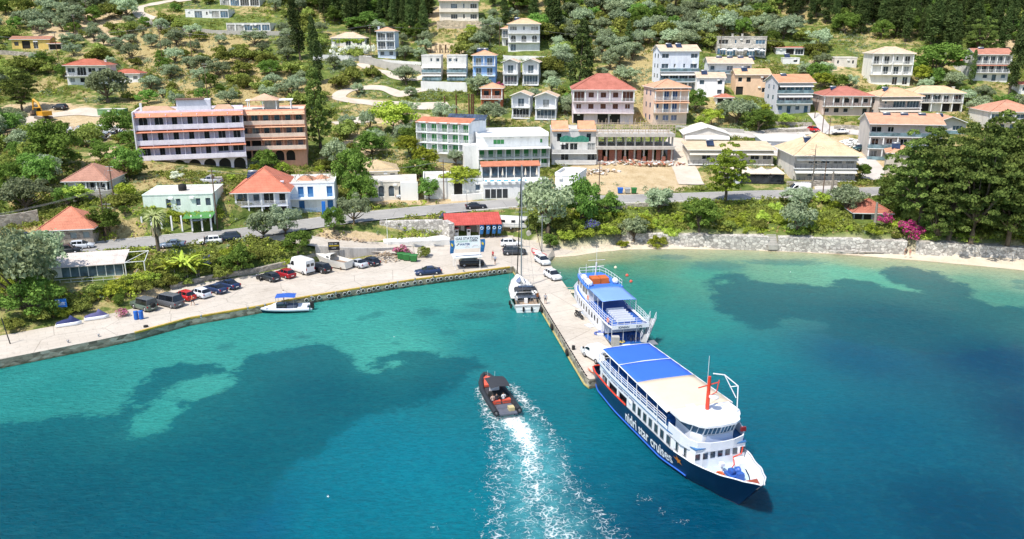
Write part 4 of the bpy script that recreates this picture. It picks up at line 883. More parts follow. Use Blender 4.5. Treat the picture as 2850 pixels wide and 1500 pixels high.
for i in range(8):
 q = (-hw + 1.2 + i * 1.55,.35,3.61)
 lg = tag(MB().box(-.3,.3,-.9,.2,.25,.33).add([(-.3,.2,.33),(.3,.2,.33),(.3,.75,.75),(-.3,.75,.75),(-.3,.2,.25),(.3,.2,.25),(.3,.75,.67),(-.3,.75,.67)],[(0,1,2,3),(4,7,6,5),(0,3,7,4),(1,5,6,2),(2,6,7,3)]).box(-.3,-.24,-.85,-.8,0,.25).box(.24,.3,-.85,-.8,0,.25).box(-.3,-.24,.1,.15,0,.25).box(.24,.3,.1,.15,0,.25).build("sun_lounger",M_white),"%s white sun lounger from the left along the hotel pool" % ["first","second","third","fourth","fifth","sixth","seventh","eighth"][i],"sun lounger","sun loungers by the hotel pool")
 lg.location = pb.matrix_basis @ Vector(q)
# the stair terrace right of the pool
house("terrace_block","white stepped terrace with a small pergola right of the pool","terrace",1576,552,62,30,["..",".o"],'flat',8,-18,(0.84,0.84,0.82),parapet=.6,group=None)
# building sites
ha,W,D_,h_,Ht = house("unfinished_building","half finished grey block with two orange roofs and green netting","building",1596,452,122,28,["D.D","BL:.gg.g" ,"BGL:.g..g"],'flat',10,0,(0.57,0.56,0.54),gc=DARKG,rail='solid',bd=1.6,land="the half finished grey block")
for s_,a,b in ((0,-W / 2,-.12 * W),(1,.1 * W,W / 2)):
 MB().add([(a,-.6,Ht + .1),(b,-.6,Ht + .1),(b,4.5,Ht + 2.2),(a,4.5,Ht + 2.2),(a,-.6,Ht - .05),(b,-.6,Ht - .05),(b,4.5,Ht),(a,4.5,Ht)],[(0,1,2,3),(0,4,5,1),(1,5,6,2),(0,3,7,4),(3,2,6,7)]).build("orange_roof",tiles("clay_tiles",(.64,.33,.19)),ha)
mb = MB()
for i in range(12):
 a = -W / 2 + 2 + i * (W - 4) / 12; mb.add([(a,-1.66,h_ * 2 + .1),(a + (W - 4) / 12,-1.66,h_ * 2 + .1),(a + (W - 4) / 12,-1.72 + .1 * (i % 2),h_ * 2 + 1.5 + .25 * math.sin(i)),(a,-1.72 + .1 * ((i + 1) % 2),h_ * 2 + 1.5 + .25 * math.sin(i - 1))],[(0,1,2,3)])
mb.build("netting",mat("green_netting",(.05,.22,.16),.9,0,.3,3),ha)
Pb = T(1765,448); mpp = depth(Pb) / F; W = 216 * mpp; hs = 35 * mpp
ub = thing("building_shell","long concrete building shell with red brick infill and timber scaffold on top","building",Pb,0); RECTS.append((1655,345,1878,450,depth(Pb))); LAND.append((Pb.x,Pb.y,W,9,"the brick-filled building shell"))
Mc = mat("raw_concrete",(.46,.43,.39),.9,0,.22,.8,bmp=.2); Mbk = mat("red_brick",(.28,.11,.075),.9,0,.3,3)
mb = MB()
for z in (-.9,hs - .15,2 * hs - .2): mb.box(-W / 2,W / 2,-1.1,9,z,z + .75 if z > 0 else 0)
mb.build("floor_slab",Mc,ub)
for fl in (0,1):
 for i in range(9):
  xx = -W / 2 + .2 + i * (W - .8) / 8
  for yy in ((0,) if fl == 0 else (0,4.5)): MB().box(xx,xx + .42,yy,yy + .42,fl * hs + (.601 if fl else 0.001),fl * hs + hs - .151 - (.05 if fl else 0)).build("pillar",Mc,ub,False)
for i in range(4):
 a = -W / 2 + .62 + i * W / 4; b = a + W / 4 - .6
 for (p,q) in ((a,a + (b - a) * .26),(b - (b - a) * .34,b)): MB().box(p,q,.25,.5,.002,hs - .152).build("brick_wall",Mbk,ub,False)
 MB().box(a + (b - a) * .34,a + (b - a) * .52,-.6,.1,.003,1.2).build("brick_stack",Mbk,ub,False)
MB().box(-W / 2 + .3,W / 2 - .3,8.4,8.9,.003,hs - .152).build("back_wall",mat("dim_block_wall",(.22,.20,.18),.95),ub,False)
sc = MB(); r_ = random.Random(3)
for i in range(14):
 xx = -W / 2 + i * W / 13
 for yy in (-.9,3,7): sc.tube([(xx + r_.uniform(-.2,.2),yy,2 * hs + .5),(xx + r_.uniform(-.3,.3),yy + r_.uniform(-.2,.2),2 * hs + 3.2 + r_.uniform(-.4,.5))],.07,4)
for z in (1.2,2.1,2.9):
 for yy in (-.9,3): sc.tube([(-W / 2,yy,2 * hs + z + r_.uniform(-.1,.1)),(W / 2,yy,2 * hs + z + r_.uniform(-.1,.1))],.06,4)
for i in range(10): xx = -W / 2 + r_.uniform(0,W); sc.tube([(xx,-.9,2 * hs + .5),(xx + r_.uniform(-2,2),-.9,2 * hs + 2.9)],.05,4)
sc.build("scaffold",mat("raw_timber",(.50,.40,.30),.9,0,.3,2),ub)
# left side hotels
hp,W,D_,h_,Ht = house("hotel","lavender four-storey hotel with red tiled balcony canopies and ground arches","hotel",545,476,262,39.5,["BPT:aaDDDaa","BPT:DDDDDdd","BPT:dDDDDEE","AAAAAAA"],'flat',11,18,LAV,(0.66,0.26,0.16),gc=DARKS,wc=M_white,rail='solid',railc=wallm((.84,.79,.86)),bd=1.6,land="the lavender hotel",parapet=.4,at=G(545,478,9.6),awnc=(.3,.5,.2))
mb = MB().box(-W * .12,W * .2,3,7,Ht + .3,Ht + 2.6).build("roof_room",wallm((.60,.60,.66)),hp)
MB().box(-W * .13,W * .14,2.6,7.2,Ht + 2.61,Ht + 2.75).build("rusty_roof",mat("rusty_sheet",(.14,.08,.06),.9),hp)
MB().box(-W * .45,-W * .43,1.2,1.9,Ht,Ht + 2.2).build("chimney",M_white,hp)
for a_,b_,lb in ((-W * .49,-W * .14,None),(W * .22,W * .42,None)):
 MB().add([(a_,2.5,Ht + .15),(b_,2.5,Ht + .15),(b_,8,Ht + .15),(a_,8,Ht + .15),(a_ * .8 + b_ * .2,5,Ht + 1.3),(a_ * .2 + b_ * .8,5.2,Ht + 1.2)],[(0,1,5,4),(1,2,5),(2,3,4,5),(3,0,4)]).build("tile_pile",tiles("old_tiles",(.52,.33,.22)),hp)
MB().box(-W / 2 - .28,-W / 2 - .02,-2.0,D_ - .01,-3.5,Ht + .5).build("gable_wall",wallm((.76,.74,.76)),hp)
ht,W,D_,h_,Ht = house("hotel","terracotta four-storey hotel with cream balconies, stepped tiled canopies and a roof pavilion","hotel",762,444,172,33,["BPT:bbddda","BPT:bbdddb","BPT:oobddd","ooaAA."],'flat',12,12,TERRA,(0.68,0.39,0.25),gc=GREY_B,wc=mat("cream_trim",(.80,.72,.58),.8),rail='solid',railc=wallm((.80,.62,.50)),bd=1.5,land="the terracotta hotel",at=G(765,448,10.5),side='')
MB().box(-W / 2 - .25,-W / 2 - .02,-2.2,D_ - .01,-3.5,Ht + .2).build("gable_wall",wallm((.62,.34,.19)),ht)
pvm = MB()
for xx in (-W * .35,-W * .12,W * .08,W * .3):
 for yy in (2,6.5): pvm.box(xx - .1,xx + .1,yy - .1,yy + .1,Ht + .14,Ht + 2.4)
pvm.box(-W * .38,W * .33,1.8,6.9,Ht + 2.401,Ht + 2.52); pvm.build("pergola",M_white,ht)
MB().add([(-W * .32,1.4,Ht + 2.53),(W * .12,1.4,Ht + 2.53),(W * .12,8,Ht + 2.53),(-W * .32,8,Ht + 2.53),(-W * .1,4.5,Ht + 4.0)],[(0,1,4),(1,2,4),(2,3,4),(3,0,4),(0,3,2,1)]).build("pavilion_roof",tiles("clay_tiles",(.60,.38,.26)),ht)
MB().box(-W * .1,W * .1,3.8,7.5,Ht + .15,Ht + 2.38).build("bar_room",wallm((.5,.48,.42)),ht)
house("villa","white-framed house with a broad bright red hipped roof and outside stair","house",734,606,138,35,["BC:gdgd","C:oooo"],'hip',12,8,(0.71,0.73,0.80),(.56,.19,.12),gc=DARKG,bd=2.0,solar=1,chim=(.75,.1),land="the broad red-roofed house",side='L',at=G(736,603,5.2),rise=3.9,over=.8)
hb,W,D_,h_,Ht = house("house","white house with blue doors and a flat roof overgrown with bare vines","house",868,588,128,38,["B:.bb.b","B:.b..b"],'flat',10,8,(0.82,0.84,0.84),gc=BLUES,wc=mat("blue_frame",(.10,.26,.5),.6),railc=mat("blue_rail",(.30,.48,.72),.6),bd=1.6,land="the white house with blue doors",parapet=.12,at=G(868,588,5.2))
bs_ = MB(); r_ = random.Random(5)
for i in range(26): p = Vector((r_.uniform(-W / 2 + 1,W / 2 - 1),r_.uniform(1,8),Ht + .3)); q = p + Vector((r_.uniform(-2,2),r_.uniform(-2,2),r_.uniform(.2,1.5))); bs_.tube([p,(p + q) / 2 + Vector((0,0,.5)),q],.05,4)
bs_.build("bare_vines",mat("dry_twigs",(.25,.19,.13),.95),hb)
MB().lathe((-W * .1,4.5,Ht + .15),[(2.2,0),(1.6,.4),(.3,.8)],9).lathe((W * .2,5.5,Ht + .15),[(1.7,0),(1.0,.4),(.2,.7)],7).build("tile_rubble",tiles("old_tiles",(.55,.28,.18)),hb)
house("cottage","old cottage with a faded brown hipped roof and glazed porch above the orchard","cottage",250,532,112,30,["BGC:.ggg"],'hip',8,5,(0.57,0.57,0.57),(.42,.22,.16),gc=GREY_B,bd=1.6,land="the faded brown-roofed cottage",at=G(250,533,10.2),rise=2.8)
hg,W,D_,h_,Ht = house("house","pale green house with a bare concrete flat roof above a shaded tavern","house",503,640,182,46,["..dw.ws","C:ooooooo"],'flat',10,8,(0.68,0.78,0.68),gc=GREY_B,bd=3.0,land="the pale green flat-roofed house",parapet=.05,at=G(505,636,4.7))
MB().add([(W * .1,-3.6,h_ - .6),(W * .52,-3.6,h_ - .6),(W * .52,-.01,h_ - .1),(W * .1,-.01,h_ - .1)],[(0,1,2,3)]).build("green_awning",mat("bright_green_cloth",(.07,.22,.06),.7),hg)
MB().lathe((W * .0,4,Ht + .15),[(.75,0),(.8,.5),(.75,1.1),(.2,1.3)],12).build("water_tank",M_black,hg)
house("stone_house","old rough stone house with a bright red hipped roof beside the road","house",185,676,128,36,["s.ss"],'hip',8,12,(0.46,0.41,0.34),(.56,.22,.14),gc=mat("grey_shutter",(.3,.34,.33),.8),wmat=stone("rough_stone",(.36,.30,.24),1.5,(.44,.39,.32),.5),land="the old stone house",at=G(190,676,5.0),rise=3.2,over=.6)
house("house","low beige house with a sandy hipped roof and shuttered windows","house",1050,500,112,27,["wd.w"],'hip',9,12,(0.71,0.64,0.50),(.52,.40,.24),gc=DARKG,land="the beige sandy-roofed house",at=G(1050,505,8.0))
hh,W,D_,h_,Ht = house("house","flat-roofed pale house with arched doorways and a parked silver car in front","house",1090,548,138,40,["aaaaW"],'flat',9,7,(0.71,0.66,0.57),gc=GREY_B,parapet=.05,land="the flat-roofed house with arched doorways",at=G(1090,548,6.0))
MB().box(W * .18,W * .5 + .3,-.5,-.004,-1.5,Ht).build("white_front",M_white_wall,hh)
hk,W,D_,h_,Ht = house("house","low white terrace house with a white parapet behind leafy trees","house",1262,545,162,40,["...o.w"],'flat',10,6,(0.80,0.80,0.76),parapet=.5,land="the low white terrace house",at=G(1262,545,5.8))
# beach house
house("old_house","abandoned grey beach house with a red hipped roof and sagging porch","house",2425,622,96,26,["oos."],'hip',7,-6,(0.34,0.38,0.41),(.40,.15,.10),land="the abandoned beach house",at=G(2425,620,3.9),rise=2.2,over=.6)
house("summer_house","small open porch with a red tiled roof below the white terraced houses","porch",2016,290,46,17,["o"],'hip',4,-4,roofc=(.48,.18,.12))
house("container","old green container with a pale roof behind the rubble heap","container",308,320,70,14,["......"],'flat',3.5,3,(0.18,0.34,0.16),parapet=.02)
# -------------------------------------------------- gas station kiosk
Pk = G(1318,668,1.25); mpp = depth(Pk) / F
gk = thing("gas_station_kiosk","gas station kiosk with a red sheet roof, blue flags and stored poles","kiosk",(Pk.x,Pk.y + 1.0,QZ),R(10)); RECTS.append((1225,590,1395,690,depth(Pk))); LAND.append((Pk.x,Pk.y,10,6,"the gas station kiosk"))
kw = wallm((.55,.54,.52))
mb = MB().box(-4.3,1.2,2.2,6.5,-.2,3.0).box(-4.3,-4.1,.3,2.2,-.2,2.9).box(1.2,1.35,1.0,6.5,-.2,3.0).box(1.35,5.2,5.8,6.5,-.2,2.9).box(-5.4,-4.31,2,7,-.2,2.6); mb.build("wall",kw,gk)
rf = MB().add([(-5.6,.0,3.0),(5.6,-.4,3.0),(5.6,3.6,4.6),(-5.6,3.8,4.6),(5.6,7.6,3.3),(-5.6,7.6,3.3),(-5.6,.0,2.88),(5.6,-.4,2.88),(5.6,7.6,3.18),(-5.6,7.6,3.18)],[(0,1,2,3),(3,2,4,5),(0,6,7,1),(6,9,8,7),(1,7,8,4,2),(0,3,5,9,6),(4,8,9,5)])
rf.build("roof",tiles("red_sheet_roof",(.46,.085,.07),.5),gk)
MB().box(-3.9,-2.3,2.15,2.19,0,2.2).box(-1.6,.9,2.15,2.19,.9,2.3).build("dark_window",DARKG,gk)
for x_ in (-3.3,-.9):
 pmp = thing("fuel_pump","%s white fuel pump under the kiosk roof" % ("left" if x_ < -2 else "right"),"fuel pump",gk.matrix_basis @ Vector((x_,1.0,.2)),R(10),"fuel pumps at the kiosk")
 MB().box(-.35,.35,-.25,.25,0,1.7).build("body",M_white,pmp); MB().box(-.25,.25,-.28,-.251,1.1,1.5).build("display",M_dark_metal,pmp); MB().box(-.4,.4,-.27,.27,1.701,2.0).build("head",mat("maroon",(.25,.05,.06),.5),pmp)
def flagpanel(x,y,w,h,zt,m,par,name="flag"):
 mb = MB(); n = 6; vs = []
 for i in range(n + 1):
  for j in (0,1):
   a = i / n; vs.append((x + w * (j - .5) * (1 - .25 * a) + .08 * math.sin(a * 5),y + .07 * math.sin(a * 6 + j * 2),zt - h * a))
 mb.add(vs,[(i * 2,i * 2 + 1,i * 2 + 3,i * 2 + 2) for i in range(n)]); return mb.build(name,m,par,False)
Mfb = mat("blue_flag_cloth",(.03,.15,.36),.7,0,.1,2)
for x_ in (1.6,2.9,4.1,5.2): flagpanel(x_,-.1,.85,1.9,2.85,Mfb,gk); MB().torus((x_,-.22,2.2),.26,.06,14,5,'Y').build("flag_emblem",mat("pale_emblem",(.6,.75,.8),.7),gk)
ps = MB()
for i in range(16): a = r_.uniform(1.6,5.0); ps.tube([(a,.6,0),(a + r_.uniform(-.8,.8),4,2.7)],.04,4)
ps.build("stored_poles",M_grey_metal,gk)
# banner frame: GAS STATION
Pa = G(1267,752,QZ); Pb_ = G(1336,748,QZ)
dv = (Pb_ - Pa); L = Vector((dv.x,dv.y)).length; ang = math.atan2(dv.y,dv.x)
bn = thing("banner_frame","white banner between two poles reading GAS STATION UNLEADED 95 DIESEL WATER","banner",Pa,ang); LAND.append((Pa.x,Pa.y,4,2,"the gas station banner"))
MB().tube([(0,0,0),(0,0,6.0)],.05,6).build("pole",M_white,bn); MB().tube([(L,0,0),(L,0,6.0)],.05,6).build("pole",M_white,bn)
MB().box(.05,L - .05,-.03,.03,3.75,6.0).build("banner",mat("banner_cloth",(.84,.84,.84),.7,0,.04),bn)
dk = mat("dark_lettering",(.05,.05,.08),.7)
for s_,sz,x_,z_,m_ in (("GAS STATION",.62,.15,5.35,dk),("UNLEADED 95",.42,.15,4.93,mat("pale_green_lettering",(.45,.58,.48),.7)),("DIESEL",.42,2.75,5.0,dk),("WATER",.52,.85,4.35,mat("navy_lettering",(.02,.05,.2),.7))):
 text_mesh(s_,sz,"lettering",m_,bn,lambda x,y,x_=x_,z_=z_: (x + x_,-.045,z_ + y),bold=.012)
MB().add([(.3,-.045,4.35),(.4,-.045,4.3),(.68,-.045,4.62),(.58,-.045,4.67),(.48,-.045,4.72),(.76,-.045,4.76),(.76,-.045,4.5)],[(0,1,2,3),(4,5,6)]).build("arrow",dk,bn,False)
ar = MB(); ar.tube([(1.8,-.045,4.0),(2.1,-.045,4.25),(2.5,-.045,3.95)],.03,4).tube([(3.0,-.045,4.0),(3.4,-.045,4.3),(3.9,-.045,4.3),(4.1,-.045,4.0)],.03,4); ar.build("faint_logo",mat("pink_print",(.7,.5,.5),.7),bn)
for s_,x_ in ((-1,-.45),(1,L + .5)): flagpanel(x_,0,.85,2.3,5.3,Mfb,bn,"blue_flag"); MB().add([(x_ - .15,-.12,4.9),(x_ + .2,-.12,4.6),(x_ + .1,-.12,4.2),(x_ - .2,-.12,4.5)],[(0,1,2,3)]).build("yellow_emblem",mat("yellow_print",(.7,.5,.05),.7),bn,False)
cp = MB().box(-.3,L + .4,-.3,2.6,2.15,2.28); cp.build("shade_canopy",mat("canopy_cloth",(.74,.73,.69),.7),bn)
for x_,y_ in ((0,2.4),(L,2.4)): MB().tube([(x_,y_,0),(x_,y_,2.14)],.04,6).build("post",M_white,bn)
# tank slab and stone wall beside the kiosk
def wallseg(name,label,pts,z_tops,thick,m,cat="wall",zb=-1.0,group=None):
 mb = MB(); n = len(pts)
 for i in range(n - 1):
  a,b = Vector(pts[i]),Vector(pts[i + 1]); d = (b - a); d.z = 0; d.normalize(); nrm = Vector((-d.y,d.x,0)) * thick
  za,zb_ = z_tops[i],z_tops[i + 1]
  e = -.0
  vs = [(a.x,a.y,a.z + zb),(b.x,b.y,b.z + zb),(b.x + nrm.x,b.y + nrm.y,b.z + zb),(a.x + nrm.x,a.y + nrm.y,a.z + zb),(a.x,a.y,za),(b.x,b.y,zb_),(b.x + nrm.x,b.y + nrm.y,zb_),(a.x + nrm.x,a.y + nrm.y,za)]
  mb.add(vs,[(4,5,6,7),(0,1,5,4),(2,3,7,6)] + ([(0,4,7,3)] if i == 0 else []) + ([(1,2,6,5)] if i == n - 2 else []))
 o = mb.build(name,m,None,False); bm = bmesh.new(); bm.from_mesh(o.data); bmesh.ops.recalc_face_normals(bm,faces=bm.faces); bm.to_mesh(o.data); bm.free()
 return tag(o,label,cat,group)
M_sw = stone("pale_rubble_stone",(.56,.53,.48),1.5,(.30,.27,.24),.55)
M_sw2 = stone("grey_rubble_stone",(.42,.38,.32),1.6,(.3,.27,.22),.5)
p0,p1 = G(1058,664,1.6),G(1232,664,1.6)
wallseg("retaining_wall","pale crazy-stone retaining wall behind the white tank slab",[p0,p1,p1 + Vector((1.5,-2,0))],[5.0,5.3,5.0],1.2,M_sw,zb=-.6)
ts = MB(); q = [G(1068,690,QZ),G(1252,682,QZ),G(1256,664,QZ),G(1066,668,QZ)]; ts.prism([tuple(p)[:2] for p in q],QZ - .1,QZ + 1.1); tso = tag(ts.build("tank_slab",mat("white_slab",(.66,.65,.62),.9,0,.15,.7)),"low white concrete fuel tank slab with hatches beside the kiosk","tank slab")
for i,(u,v) in enumerate(((1125,676),(1160,673),(1215,671))):
 p = G(u,v,QZ + 1.1); MB().box(p.x - .9,p.x + .9,p.y - .35,p.y + .35,QZ + 1.101,QZ + 1.2).build("hatch",mat("hatch_grey",(.42,.42,.40),.8),tso)
# ramp retaining wall behind the parked cars
rp = [G(880,724,QZ),G(975,722,QZ),G(1050,713,QZ),G(1098,702,QZ)]
wallseg("ramp_wall","stained grey concrete wall holding up the harbour ramp",rp,[3.9,3.3,2.7,2.1],.5,mat("stained_concrete",(.50,.47,.43),.9,0,.3,.5,streak=True),zb=-.3)
# low stone wall behind the cars on the left of the quay
wallseg("stone_wall","low dry stone wall behind the parked cars on the quay",[G(476,806,QZ),G(588,781,QZ),G(717,762,QZ),G(813,740,QZ),G(880,724,QZ)],[1.9,2.1,2.2,2.2,2.4],.6,M_sw2,zb=-.2)
# sea wall on the beach, with a gap of steps
wf = [G(u,v,.9) for u,v in wallfoot_px]
i1 = 4
wallseg("sea_wall","long white-washed stone sea wall left of the beach steps",[G(1730,664,.9),G(1800,668,.9),G(1900,676,.9),G(2030,682,.9),G(2138,685,.9)],[2.0,2.2,2.5,2.7,2.7],3.2,M_sw)
wallseg("sea_wall","whitewashed stone sea wall from the beach steps to the pink bougainvillea",[G(2165,686,.9),G(2300,692,.9),G(2450,697,.9),G(2522,700,.9)],[2.7,2.8,2.8,2.9],3.2,M_sw)
wallseg("sea_wall","shaded stone sea wall under the big pines on the right",[G(2548,701,.9),G(2620,705,.9),G(2740,710,.9),G(2850,717,.9),G(3000,728,.9)],[2.9,2.9,2.7,2.7,2.7],3.2,M_sw)
sp_ = [G(2138,686,.9),G(2165,686,.9)]; mb = MB(); d = sp_[1] - sp_[0]
for i in range(8): mb.box(sp_[0].x + .02,sp_[1].x - .02,sp_[0].y - .2 + i * .3,sp_[0].y + .1 + i * .3 + .001,.3,1.0 + .27 * (i + 1))
tag(mb.build("beach_steps",M_concrete),"narrow stone steps through the sea wall down to the beach","steps")
# retaining and garden walls on the slopes
def gwall(label,px,hgt,m,th=.4,name="garden_wall"):
 P_ = [T(u,v) for u,v in px]; n = 5; Q_ = []
 for i in range(len(P_) - 1):
  for j in range(n): p = P_[i].lerp(P_[i + 1],j / n); p.z = Z(p.x,p.y); Q_.append(p)
 Q_.append(P_[-1]); return wallseg(name,label,Q_,[p.z + hgt for p in Q_],th,m)
M_ww = mat("white_wall",(.74,.73,.70),.85,0,.12,.5,streak=True)
gwall("white garden wall below the flowering white hedge",[(872,170),(960,170),(1036,172)],2.0,M_ww)
gwall("long grey retaining wall above the hairpin track",[(1000,176),(1060,188),(1140,200),(1176,208)],2.6,M_concrete)
gwall("white wall below the cream modern pair",[(1172,252),(1235,254),(1300,256)],3.0,M_ww)
gwall("white wall with a railing right of the narrow pale blue house",[(1050,176),(1110,180),(1172,184)],1.4,M_ww)
gwall("cream stone terrace wall under the cream hilltop villa",[(1216,82),(1285,82),(1352,80)],3.2,stone("cream_stone",(.56,.46,.32),1.2,(.5,.43,.33),.4))
gwall("grey concrete wall below the lower white villa",[(395,62),(450,80),(530,90),(640,97),(820,98)],1.6,M_concrete)
gwall("dry stone wall in front of the citrus gardens on the right",[(2130,350),(2200,352),(2260,352)],1.2,M_sw2)
gwall("low dry stone wall above the asphalt side street",[(2130,372),(2200,370),(2262,366)],1.0,M_sw2)
gwall("dry stone wall beside the white parked car under the beige house",[(2320,360),(2390,364),(2440,362)],1.2,M_sw2)
gwall("stone wall in front of the yellow-sand roofed guest house",[(2190,520),(2250,520),(2330,518)],1.3,M_sw2)
gwall("grey terrace wall beside the brick-filled shell, above the street",[(1880,360),(1990,366),(2070,372)],1.2,M_concrete)
gwall("stone terrace wall below the citrus orchard on the left",[(0,640),(60,632),(110,622)],2.6,M_sw2)
gwall("grey terrace wall under the faded brown-roofed cottage",[(200,562),(280,555),(330,548)],1.6,M_concrete)
gwall("pale wall with dark gates along the road by the leafy trees",[(1255,560),(1300,558),(1352,554)],1.4,M_ww)
gwall("rough stone wall between the coast road and the shrub slope",[(1660,588),(1760,578),(1860,572)],.8,M_sw2)
gwall("stone wall below the abandoned plot at the far left",[(-40,150),(0,152),(60,156),(120,162)],1.5,M_sw2)
gwall("white terrace wall below the arched guest house",[(1400,166),(1460,168),(1530,170)],1.6,M_ww)
# timber pergolas above the cream modern pair
for u,w_,lb in ((1205,9,"left weathered timber pergola above the cream modern pair"),(1262,10,"right weathered timber pergola above the cream modern pair")):
 P = T(u,148); tt = thing("pergola",lb,"pergola",P,0); mb = MB()
 for i in range(6):
  for yy in (0,3.5): mb.tube([(-w_ / 2 + i * w_ / 5,yy,-1),(-w_ / 2 + i * w_ / 5 + r_.uniform(-.1,.1),yy,2.8)],.12,5)
 mb.build("posts",M_wood,tt)["kind"] = "stuff"; mb = MB()
 for i in range(10): mb.tube([(-w_ / 2 + i * w_ / 9,-.6,2.9),(-w_ / 2 + i * w_ / 9 + r_.uniform(-.3,.3),4.2,2.95)],.09,5)
 mb.build("rafters",M_wood,tt);
# outside stone ramp and stair between the pale green house and the red-roofed house
a = G(612,618,4.6); b = G(598,506,10.2)
mb = MB(); n = 26; w_ = 3.0; a.z += .2; b.z += 1.2; d = (b - a); dn = Vector((d.x,d.y,0)).normalized(); sd_ = Vector((dn.y,-dn.x,0))
for i in range(n):
 p = a.lerp(b,i / n); q = a.lerp(b,(i + 1) / n); z = p.z + .15
 A_,B_,C_,D_ = p - sd_ * w_ / 2,p + sd_ * w_ / 2,q + sd_ * w_ / 2,q - sd_ * w_ / 2
 mb.add([(A_.x,A_.y,a.z - 2),(B_.x,B_.y,a.z - 2),(C_.x,C_.y,a.z - 2),(D_.x,D_.y,a.z - 2),(A_.x,A_.y,z),(B_.x,B_.y,z),(C_.x,C_.y,z),(D_.x,D_.y,z)],[(4,5,6,7),(0,1,5,4),(1,2,6,5),(3,0,4,7)])
tag(mb.build("stairway",stone("pale_paving",(.56,.52,.46),1.4,(.4,.37,.33),.25)),"long pale stone stairway climbing beside the broad red-roofed house","stairway")
# glass restaurant on its deck at the left
Pg = G(272,790,2.4); mpp = depth(Pg) / F
gr_ = thing("beach_restaurant","white glazed restaurant with a bleached tiled roof on a railed deck at the left","restaurant",(Pg.x,Pg.y,3.1),R(16)); LAND.append((Pg.x,Pg.y,10,6,"the glazed restaurant")); RECTS.append((150,700,375,812,depth(Pg)))
MB().box(-6.3,6.0,-2.2,6,-.35,0).build("deck",mat("deck_boards",(.42,.38,.33),.9,0,.2,2),gr_)
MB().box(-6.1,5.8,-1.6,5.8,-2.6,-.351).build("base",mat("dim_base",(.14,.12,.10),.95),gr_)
mb = MB().box(-4.9,4.0,0,.05,.3,2.4,1).box(-4.9,4.0,-.02,.06,.0,.3)
for i in range(8): xx = -4.9 + i * 8.8 / 7; mb.box(xx,xx + .12,-.06,-.021,.0,2.5)
mb.build("window_wall",[M_white,glass("restaurant_glass",(.12,.18,.22))],gr_)
MB().box(-6.2,-4.92,-.05,5,0,2.5).box(-4.9,4.1,4.6,4.8,0,2.5).build("wall",M_white_wall,gr_)
MB().add([(-6.5,-.5,2.5),(4.3,-.5,2.5),(4.3,5.4,3.3),(-6.5,5.4,3.3),(-6.5,-.5,2.4),(4.3,-.5,2.4),(4.3,5.4,3.2),(-6.5,5.4,3.2)],[(0,1,2,3),(4,7,6,5),(0,4,5,1),(1,5,6,2),(2,6,7,3),(3,7,4,0)]).build("roof",tiles("bleached_tiles",(.62,.55,.50)),gr_)
mb = MB()
for x_ in (4.4,7.2): mb.tube([(x_,-.5,-.4),(x_,-.5,2.6)],.08,6)
mb.tube([(4.3,-.5,2.6),(7.3,-.5,2.6),(7.3,4.2,3.1),(4.3,4.2,3.1)],.07,6).tube([(4.4,-.5,2.6),(7.2,4.2,3.1)],.05,6); mb.build("white_frame",M_white,gr_)
mb = MB()
for z_ in (.5,1.0): mb.tube([(-6.2,-2.1,z_),(5.9,-2.1,z_),(5.9,4,z_)],.035,5)
for i in range(9): mb.tube([(-6.2 + i * 1.51,-2.1,0),(-6.2 + i * 1.51,-2.1,1.0)],.03,5)
mb.build("railing",M_white,gr_)
# ------------------------------------------------------------------ vegetation
def leaf_mat(name,lo,mid,hi,trans=.25,flower=None,ffrac=0):
 m,nt,bs = nodes_of(name); out = nt.nodes["Material Output"]
 v = coords(nt,"Object"); n1 = noise(nt,v,.9,3,.6); n2 = noise(nt,v,7,2,.6)
 oi = nt.nodes.new("ShaderNodeObjectInfo")
 f = mathn(nt,'ADD',mathn(nt,'ADD',mathn(nt,'MULTIPLY',n1,.5),mathn(nt,'MULTIPLY',n2,.5)),mathn(nt,'MULTIPLY',mathn(nt,'SUBTRACT',oi.outputs["Random"],.5),.22))
 c = ramp(nt,f,[(.3,lo),(.5,mid),(.7,hi)])
 h = N(nt,"ShaderNodeHueSaturation"); nt.links.new(c,h.inputs["Color"])
 nt.links.new(mathn(nt,'ADD',mathn(nt,'MULTIPLY',oi.outputs["Random"],.05),.475),h.inputs["Hue"])
 nt.links.new(mathn(nt,'ADD',mathn(nt,'MULTIPLY',mathn(nt,'FRACT',mathn(nt,'MULTIPLY',oi.outputs["Random"],7.3)),.6),1.2),h.inputs["Value"])
 c = h.outputs[0]
 if flower:
  c = mixc(nt,mathn(nt,'GREATER_THAN',noise(nt,v,3.2,2,.5),1 - ffrac),c,flower)
 d = N(nt,"ShaderNodeBsdfDiffuse"); nt.links.new(c,d.inputs[0]); tr = N(nt,"ShaderNodeBsdfTranslucent"); nt.links.new(c,tr.inputs[0])
 mx = nt.nodes.new("ShaderNodeMixShader"); mx.inputs[0].default_value = trans; nt.links.new(d.outputs[0],mx.inputs[1]); nt.links.new(tr.outputs[0],mx.inputs[2])
 nt.links.new(mx.outputs[0],out.inputs[0]); return m
L_olive = leaf_mat("olive_leaves",(.075,.10,.045),(.20,.245,.14),(.38,.43,.28),.3)
L_bush = leaf_mat("shrub_leaves",(.06,.08,.018),(.16,.19,.042),(.32,.35,.09),.3)
L_dark = leaf_mat("dark_leaves",(.035,.07,.014),(.095,.155,.03),(.20,.29,.065),.3)
L_lime = leaf_mat("bright_leaves",(.09,.125,.015),(.22,.275,.035),(.40,.45,.09))
L_cyp = leaf_mat("cypress_leaves",(.02,.035,.012),(.052,.08,.026),(.115,.145,.045),.15)
L_pine = leaf_mat("pine_needles",(.03,.05,.014),(.085,.12,.03),(.20,.245,.06),.25)
L_dry = leaf_mat("dry_grass_blades",(.22,.17,.07),(.38,.30,.14),(.52,.43,.22))
